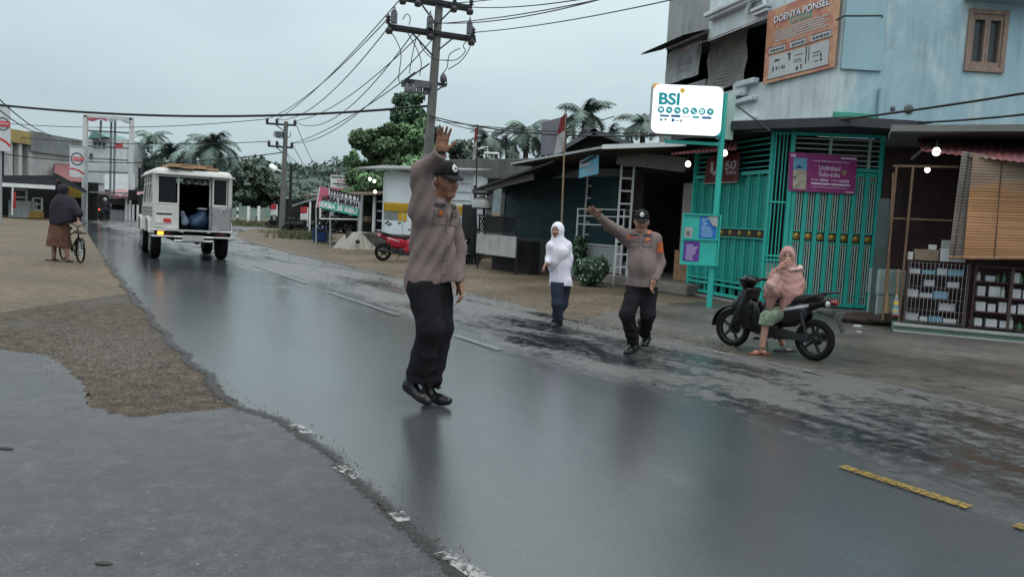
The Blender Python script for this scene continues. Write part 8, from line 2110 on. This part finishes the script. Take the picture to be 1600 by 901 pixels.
    mb = MB(); mb.add([(-.62, -.06, .66), (-.62, .06, .66), (-.90, .055, .60), (-.90, -.055, .60), (-.98, .05, .42), (-.98, -.05, .42)], [(0, 1, 2, 3), (3, 2, 4, 5)]); mb.add([(-.62, -.06, .65), (-.62, .06, .65), (-.90, .055, .59), (-.90, -.055, .59), (-.97, .05, .42), (-.97, -.05, .42)], [(3, 2, 1, 0), (5, 4, 2, 3)]); part('rear_fender', mb, M_BLACKM, t)
    mb = MB(); mb.box((-.915, 0, .63), (.012, .24, .10), Matrix.Rotation(rad(-20), 3, 'Y')); part('number_plate', mb, M_PLATE, t, bevel=.004)
    mb = MB(); mb.box((.06, 0, .36), (.34, .18, .24)); mb.lathe([(.085, -.12), (.09, -.1), (.09, .1), (.085, .12)], (-.03, 0, .32), RY90, 16); mb.bar((.18, 0, .36), (.34, 0, .40), .13, .13); part('engine', mb, M_ENG, t, bevel=.015)
    mb = MB()
    for s in (-1, 1): mb.bar((-.02, .095 * s, .33), (-.62, .095 * s, R), .035, .045); mb.tube([(-.56, .115 * s, R + .03), (-.44, .115 * s, .62)], .024, 8)
    mb.bar((.02, .125, .325), (-.58, .125, .285), .02, .10); part('swing_arm', mb, M_BLACKM, t, bevel=.006)
    mb = MB(); mb.tube([(.18, -.10, .28), (.02, -.13, .20), (-.25, -.14, .24), (-.35, -.145, .27), (-.78, -.155, .36)], [.018, .018, .02, .045, .052], 10); part('muffler', mb, M_ENG, t, smooth=50)
    mb = MB(); mb.tube([(.10, .20, .20), (.10, -.20, .20)], .014, 7); mb.bar((.02, .13, .24), (-.08, .20, .03), .02); mb.tube([(.10, .20, .21), (.10, .29, .21)], .02, 7); mb.tube([(.10, -.20, .21), (.10, -.29, .21)], .02, 7); part('foot_pegs', mb, M_BLACKM, t)
    return t
def Psym(P): Q = P.copy(); Q[:, 1] = np.abs(Q[:, 1]); return Q
M_BKP = mat('black motorcycle paint', (.006, .006, .007), .16, var=.2, vs=8, spec=.3); M_RDP = mat('red scooter paint', (.36, .02, .04), .22, var=.15, vs=8); M_STRP = mat('pale body stripe', (.30, .31, .32), .3)
dv = mbF - mbR; moped('black motorcycle with five spoke wheels carrying the woman in rose', mid, math.atan2(dv.y, dv.x), M_BKP, .010, dv.length / 1.22, stripe=M_STRP)
qs = G(627, 408); rs = moped('red and black parked scooter beside the low mossy wall', qs, rad(28), M_RDP, .018, 1.0, stripe=M_STRP)
qd = G(737, 411); ds0 = moped('black motorcycle parked at the dark lean-to post', qd, rad(70), M_BKP, .02, .95)
dup(ds0, tuple(AT(520, 361, 34.8)), rad(200), 'dark motorcycle parked under the slanted banner frame', None).location.z = kzs + .05
dup(ds0, tuple(AT(538, 361, 34.4)), rad(215), 'dark motorcycle parked right of the other one in the open shed', None).location.z = kzs + .05
for i, (px, Y, a) in enumerate(((462, 50, 200), (469, 52, 205), (477, 53, 195), (432, 62, 190), (440, 63, 200))):
    p = AT(px, 350, Y); dup(ds0, (p.x, Y, 0), rad(a), 'dark parked motorcycle in the far row behind the two roadside poles', 'far row of parked motorcycles')
pr = AT(163, 330, 59); mr_ = dup(ds0, (pr.x, 59, 0), rad(95), 'distant motorcycle ridden away under the billboard frame')
rl = thing('person', 'distant rider in dark clothes with a pale helmet on the far motorcycle', 'person', (pr.x, 59, 0))
def rider(P): return U(.08, ell(P, (0, .02, .82), (.19, .16, .16)), ell(P, (0, .08, 1.12), (.20, .14, .26)), cone(P, (-.12, .05, .78), (-.20, .35, .62), .10, .08), cone(P, (.12, .05, .78), (.20, .35, .62), .10, .08), cone(P, (-.2, .35, .62), (-.2, .2, .22), .07, .05), cone(P, (.2, .35, .62), (.2, .2, .22), .07, .05), chain(P, [(-.2, .08, 1.28), (-.28, .2, 1.05), (-.32, .40, .99)], [.075, .06, .045]), chain(P, [(.2, .08, 1.28), (.28, .2, 1.05), (.32, .40, .99)], [.075, .06, .045]), cone(P, (0, .08, 1.3), (0, .1, 1.5), .06, .07))
sdf_part('body', rider, (-.6, -.4, 0), (.6, .8, 1.8), .025, fabric('dark jacket', (.03, .032, .04)), rl)
sdf_part('helmet', lambda P: ell(P, (0, .1, 1.55), (.14, .155, .15)), (-.3, -.2, 1.3), (.3, .4, 1.8), .02, mat('pale helmet', (.28, .34, .40), .3), rl)
mb = MB(); mb.box((0, -.92, .80), (.26, .05, .12)); solo('tail_light', MB().add([tuple(Vector(v) + Vector((pr.x, 59, 0))) for v in mb.v], mb.f), mat('lit red lamp', (.9, .12, .06), .4, emit=2.5), 'lit red tail light of the distant motorcycle', 'lamp', bevel=.01)

bF, bR = G(125.5, 411), G(99, 405.5); mdb = (bF + bR) / 2; dB = bF - bR
bc = thing('bicycle', 'small dark bicycle held by the woman in the brown skirt', 'bicycle', (mdb.x, mdb.y, 0), math.atan2(dB.y, dB.x)); Lb = dB.length / 2; Rb = .265
for nm, x in (('front_wheel', Lb), ('rear_wheel', -Lb)):
    mb = MB(); mb.lathe([(Rb - .03, -.014), (Rb - .012, -.022), (Rb, 0), (Rb - .012, .022), (Rb - .03, .014)], (x, 0, Rb), RY90, 36, close=False); wl = part(nm, mb, M_TYRE, bc, smooth=60)
    mb = MB(); mb.lathe([(.025, -.04), (.025, .04)], (x, 0, Rb), RY90, 10)
    for k in range(14): a = 2 * PI * k / 14; mb.tube([(x, .02 * (-1) ** k, Rb), (x + (Rb - .03) * math.cos(a), 0, Rb + (Rb - .03) * math.sin(a))], .003, 4)
    part('spokes', mb, M_STEEL, wl)
mb = MB(); hs, hb, bbk, sd_t = (Lb - .16, 0, .72), (Lb - .12, 0, .58), (-.06, 0, .28), (-.18, 0, .66)
for a, b in ((hs, hb), (hb, bbk), (sd_t, bbk), ((-.16, 0, .58), hs), ((-Lb, .04, Rb), bbk), ((-Lb, -.04, Rb), bbk), ((-Lb, .04, Rb), (-.165, 0, .60)), ((-Lb, -.04, Rb), (-.165, 0, .60)), (hb, (Lb, .05, Rb)), (hb, (Lb, -.05, Rb))): mb.tube([a, b], .016, 7)
part('frame', mb, mat('dark bicycle paint', (.02, .02, .025), .35), bc, smooth=60)
mb = MB(); mb.tube([(Lb - .10, .27, .86), (Lb - .14, .16, .88), (Lb - .17, 0, .78), (Lb - .14, -.16, .88), (Lb - .10, -.27, .86)], .013, 7); mb.tube([hs, (Lb - .17, 0, .78)], .014, 6); part('handlebar', mb, M_BLACKM, bc, smooth=60)
sdf_part('saddle', lambda P: U(.04, ell(P, (-.24, 0, .74), (.11, .085, .04)), cone(P, (-.2, 0, .74), (-.06, 0, .745), .045, .028)), (-.42, -.15, .6), (.1, .15, .85), .012, M_SEAT, bc)
mb = MB()
for x in (Lb, -Lb):
    P = [[(x + (Rb + .03) * math.cos(a), y, Rb + (Rb + .03) * math.sin(a)) for y in (-.035, .035)] for a in [rad(35 + 12 * k) for k in range(12)]]; mb.grid(P)
part('mudguard', mb, M_BLACKM, bc)
mb = MB(); mb.box((Lb + .02, 0, .66), (.22, .16, .03)); mb.bar((Lb - .08, 0, .7), (Lb + .1, 0, .68), .02); part('front_rack', mb, M_BLACKM, bc)
mb = MB(); mb.tube([(-.06, .08, .28), (-.06, .08, .14)], .012, 5); mb.box((-.06, .13, .14), (.08, .09, .02)); mb.tube([(-.06, -.08, .28), (-.06, -.08, .42)], .012, 5); mb.box((-.06, -.13, .42), (.08, .09, .02)); mb.lathe([(.08, -.01), (.08, .01)], (-.06, .03, .28), RY90, 16); part('pedals', mb, M_BLACKM, bc)

jl, jr = G(241, 403), G(335, 408); jd = Vector((-math.sin(rad(30)), math.cos(rad(30)), 0)); ax = Vector((jd.y, -jd.x, 0)); js = 1.08
jm = jl + ax * .75 * js - jd * .72 * js
JP = thing('jeep', 'white and silver open backed jeep with timber on its roof driving away', 'car', tuple(jm), math.atan2(jd.y, jd.x)); JP.scale = (js,) * 3
M_JW = mat('off white car paint', (.48, .49, .47), .35, var=.08, vs=2, streak=.25, dirt=(.2, .19, .17)); M_JS = mat('silver body panels', (.27, .28, .28), .32, metal=.35, var=.2, vs=3, streak=.3); M_JB = mat('black interior', (.010, .010, .011), .8); M_JG = mat('dark jeep glass', (.010, .013, .015), .12, spec=.18); M_CHR = mat('white steel bumper', (.50, .52, .52), .3, metal=.3, var=.15)
W2 = .86; ZF, ZB, ZR = .72, 1.27, 2.06; LEN = 3.0
mb = MB(); mb.box((LEN / 2, W2 - .03, (ZF + ZB) / 2 - .06), (LEN, .06, ZB - ZF + .12)); mb.box((LEN / 2, -W2 + .03, (ZF + ZB) / 2 - .06), (LEN, .06, ZB - ZF + .12)); mb.box((LEN + .55, 0, .98), (1.1, 1.30, .52)); mb.box((LEN - .03, 0, 1.0), (.06, 1.58, .6)); jb = part('body', mb, M_JW, JP, bevel=.035)
mb = MB(); mb.box((LEN / 2, 0, ZF - .06), (LEN - .02, 1.58, .08)); mb.box((1.6, 0, .52), (3.4, .7, .18)); mb.box((.4, 0, .56), (.5, 1.0, .16)); part('chassis', mb, M_JB, JP)
mb = MB(); mb.box((LEN - .35, 0, 1.3), (.06, 1.56, 1.1)); mb.box((LEN / 2 - .2, W2 - .075, 1.0), (2.4, .02, .56)); mb.box((LEN / 2 - .2, -W2 + .075, 1.0), (2.4, .02, .56)); mb.box((1.3, .52, .98), (2.0, .45, .14)); mb.box((1.3, -.52, .98), (2.0, .45, .14)); mb.box((1.5, 0, 1.99), (2.7, 1.5, .02)); part('interior', mb, M_JB, JP)
mb = MB()   # silver band on the flanks
for s in (1, -1):
    for k in range(3): mb.box((1.5, (W2 + .006) * s, ZB - .08 - .085 * k), (LEN - .06, .018, .06))
part('side_trim', mb, M_JS, JP, bevel=.006)
for s in (1, -1):
    for x in (.72, LEN - .02): mb = MB(); mb.prism([(x - .50, .62), (x - .40, .90), (x - .22, 1.0), (x + .22, 1.0), (x + .40, .90), (x + .50, .62), (x + .43, .62), (x + .36, .84), (x + .2, .92), (x - .2, .92), (x - .36, .84), (x - .43, .62)], (0, 0, 0), (1, 0, 0), (0, 0, 1), (0, s, 0), W2 - .12, W2 + .07); part('wheel_arch', mb, M_JW, JP, bevel=.02)
mb = MB()   # cabin frame
for s in (1, -1):
    y = (W2 - .035) * s
    for x in (.05, .78, 1.45, 2.05, LEN - .12): mb.bar((x, y, ZB), (x + (0 if x < LEN - .2 else -.25), y - .05 * s, ZR - .05), .07, .06)
    mb.bar((0.02, y - .01 * s, ZB + .50), (LEN - .25, y - .03 * s, ZB + .50), .045, .045); mb.bar((0.02, y, ZB + .02), (LEN - .1, y, ZB + .02), .05, .05); mb.bar((0, y - .05 * s, ZR - .07), (LEN - .3, y - .05 * s, ZR - .07), .05, .10)
part('cabin_frame', mb, M_JW, JP, bevel=.012)
for s in (1, -1): mb = MB(); mb.box((1.35, (W2 - .06) * s, (ZB + ZR) / 2 - .02), (2.6, .012, ZR - ZB - .1)); part('side_window', mb, M_JG, JP)
def roof(P): return smax(rbox(P, (1.38, 0, ZR - .20), (1.47, W2 + .02, .26), .16), -(P[:, 2] - (ZR - .07)), .01)
sdf_part('roof', roof, (-.25, -1.05, 1.8), (3.1, 1.05, 2.3), .022, M_JW, JP)
mb = MB(); mb.tube([(-.10, -W2 - .03, ZR - .08), (2.85, -W2 - .03, ZR - .08)], .02, 6); mb.tube([(-.10, W2 + .03, ZR - .08), (2.85, W2 + .03, ZR - .08)], .02, 6); mb.tube([(-.11, -W2, ZR - .075), (-.11, W2, ZR - .075)], .02, 6); part('gutter', mb, M_JW, JP)
for s, y0, y1 in ((1, .30, W2), (-1, .42, W2)):
    mb = MB(); a, b = sorted((y0 * s, y1 * s)); mb.box((.03, (a + b) / 2, (ZF + ZB) / 2), (.07, b - a, ZB - ZF)); pn_ = part('rear_panel', mb, M_JW if s > 0 else M_JS, JP, bevel=.02)
    mb = MB(); ym = (a + b) / 2; w = b - a
    mb.box((.03, y1 * s - .06 * s, (ZB + ZR) / 2 - .02), (.07, .13, ZR - ZB - .04)); mb.box((.03, y0 * s + .02 * s, (ZB + ZR) / 2 - .02), (.06, .04, ZR - ZB - .04)); mb.box((.03, ym, ZR - .09), (.066, w - .04, .10)); mb.box((.03, ym, ZB + .03), (.066, w - .04, .06)); part('window_frame', mb, M_JW, pn_, bevel=.012)
    mb = MB(); mb.box((.035, ym - .01 * s, (ZB + ZR) / 2 - .02), (.012, w - .16, ZR - ZB - .2)); part('pane', mb, M_JG, pn_)
mb = MB(); mb.box((.03, 0, ZR - .09), (.064, .72, .09)); part('rear_header', mb, M_JW, JP, bevel=.01)
mb = MB(); mb.box((-.010, .62, .98), (.014, .36, .26)); part('side_plate', mb, mat('white rear plate', (.55, .55, .53), .4), JP, bevel=.004)
mb = MB(); mb.box((-.02, .55, .92), (.012, .16, .09)); part('red_sticker', mb, I_RED, JP)
mb = MB(); mb.box((-.02, .62, 1.07), (.012, .33, .035)); part('plate_bar', mb, M_JB, JP)
DR = Matrix.Rotation(rad(-28), 3, 'Z'); hinge = Vector((-.01, -W2 + .02, 0))
def dpt(x, y, z): return hinge + DR @ Vector((x, y, z))
dw = .50
mb = MB(); mb.box(dpt(-.03, dw / 2, (ZF + ZB) / 2), (.05, dw, ZB - ZF), DR); door = part('rear_door', mb, M_JS, JP, bevel=.015)
mb = MB()
for y in (.025, dw - .025): mb.box(dpt(-.03, y, (ZB + ZR) / 2 - .03), (.045, .05, ZR - ZB - .08), DR)
mb.box(dpt(-.03, dw / 2, ZR - .09), (.044, dw - .1, .05), DR); part('door_frame', mb, M_JW, door, bevel=.008)
mb = MB(); mb.box(dpt(-.03, dw / 2, (ZB + ZR) / 2 - .03), (.01, dw - .1, ZR - ZB - .14), DR); part('door_pane', mb, M_JG, door)
mb = MB(); mb.box(dpt(-.075, .30, 1.17), (.04, .26, .05), DR); mb.box(dpt(-.075, .25, 1.04), (.04, .12, .10), DR); mb.tube([dpt(-.09, .1, 1.22), dpt(-.09, .42, 1.2)], .014, 6); part('door_latch', mb, M_CHR, door, bevel=.008)
mb = MB()
for z in (.56, .70):
    mb.tube([(-.06, W2 + .02, z), (-.14, W2 - .02, z), (-.14, .35, z)], .022, 8); mb.tube([(-.06, -W2 - .02, z), (-.14, -W2 + .02, z), (-.14, -.42, z)], .022, 8)
for z in (.47, .56): mb.tube([(-.22, .42, z), (-.22, -.42, z)], .025, 8)
mb.bar((-.14, .35, .70), (-.20, .22, .68), .04); mb.bar((-.14, -.42, .70), (-.20, -.30, .68), .04); mb.tube([(-.19, .25, .70), (-.19, -.32, .70)], .02, 8); mb.box((-.10, 0, .71), (.22, 1.2, .025))
part('bumper', mb, M_CHR, JP, smooth=50)
for s in (1, -1): mb = MB(); mb.box((-.07, .62 * s, .63), (.06, .42, .10)); part('lamp_housing', mb, M_JB, JP, bevel=.01)
mb = MB(); mb.box((-.11, .70, .63), (.03, .13, .075)); part('turn_light', mb, mat('lit amber lens', (1, .30, .03), .3, emit=3.0, var=.05), JP, bevel=.012)
for y, w in ((.54, .12), (-.60, .2)): mb = MB(); mb.box((-.11, y, .63), (.03, w, .07)); part('tail_light', mb, mat('dark red lens', (.09, .012, .012), .25), JP, bevel=.012)
mb = MB(); mb.box((-.252, .02, .535), (.014, .46, .13)); lp_ = part('number_plate', mb, mat('grimy plate', (.34, .35, .35), .5, var=.35, vs=20), JP, bevel=.004)
for x in (.72, LEN + .02):
    for s in (1, -1):
        mb = MB(); c = (x, .75 * s, .39); mb.lathe([(.20, -.10), (.33, -.115), (.375, -.09), (.39, 0), (.375, .09), (.33, .115), (.20, .10)], c, RY90, 32); wl = part('wheel', mb, M_TYRE, JP, smooth=50)
        mb = MB(); mb.lathe([(.05, .09), (.17, .075), (.21, .104), (.205, .11), (.16, .085), (.05, .11)], c, RY90 if s < 0 else Matrix.Rotation(rad(-90), 3, 'X'), 24); part('hub', mb, M_JS, wl, smooth=40)
mb = MB(); mb.bar((LEN - .5, W2, 1.45), (LEN - .5, W2 + .22, 1.5), .025); mb.box((LEN - .52, W2 + .26, 1.48), (.05, .2, .26)); part('mirror', mb, M_JB, JP, bevel=.02)
mb = MB(); mb.lathe([(.03, 0), (.075, 0), (.075, .10), (.03, .12)], (-.02, -.1, .46), Matrix.Rotation(rad(90), 3, 'Y'), 12); part('exhaust', mb, M_JB, JP)
tb2 = thing('roof_timber', 'stack of sawn tan boards lying on the jeep roof', 'timber', tuple(jm + Vector((0, 0, 0))), JP.rotation_euler.z); tb2.scale = (js,) * 3
for k in range(4):
    mb = MB(); mb.box((1.3, 0 + .0 * k, ZR + .085 + .035 * (k // 2)), (2.5 - .1 * k, .02, .01)) if False else None
    mb.box((1.25 - .05 * k, -.42 + .28 * (k % 4), ZR + .095 + .015 * (k % 2)), (2.5, .27, .05)); part('board', mb, mat('sawn timber', (.34, .23, .14), .7, var=.2, vs=4), tb2, bevel=.006)
mb = MB(); mb.box((1.2, .05, ZR + .155), (2.3, .95, .04)); part('board', mb, M_WOOD, tb2, bevel=.006)
mb = MB()
for x in (.3, 1.3, 2.3): mb.box((x, 0, ZR + .055), (.06, 1.3, .02))
part('batten', mb, M_BLACKM, tb2)
tl2 = thing('blue_bundle', 'blue tarpaulin bundle standing inside the open back of the jeep', 'bundle', tuple(jm), JP.rotation_euler.z); tl2.scale = (js,) * 3
sdf_part('tarpaulin', lambda P: U(.08, ell(P, (.42, -.16, .90), (.2, .24, .20)), ell(P, (.45, -.26, 1.05), (.15, .13, .18))) + .03 * wob(P, 11), (-.1, -.6, .6), (.8, .3, 1.5), .02, mat('blue tarpaulin', (.022, .05, .10), .5, var=.3, vs=5), tl2)
sdf_part('cloth', lambda P: ell(P, (.42, -.26, 1.22), (.14, .14, .03)) + .01 * wob(P, 20), (0, -.6, 1.2), (.6, .2, 1.5), .02, mat('white cloth', (.45, .46, .48), .7), tl2)
tl3 = thing('folded_bag', 'grey blue folded bag hanging at the left of the jeep opening', 'bag', tuple(jm), JP.rotation_euler.z); tl3.scale = (js,) * 3
sdf_part('bag', lambda P: cone(P, (.16, .2, 1.12), (.13, .16, .88), .05, .09) + .025 * wob(P, 15), (-.15, -.05, .7), (.3, .5, 1.4), .016, mat('grey blue cloth', (.10, .14, .19), .7, var=.3), tl3)
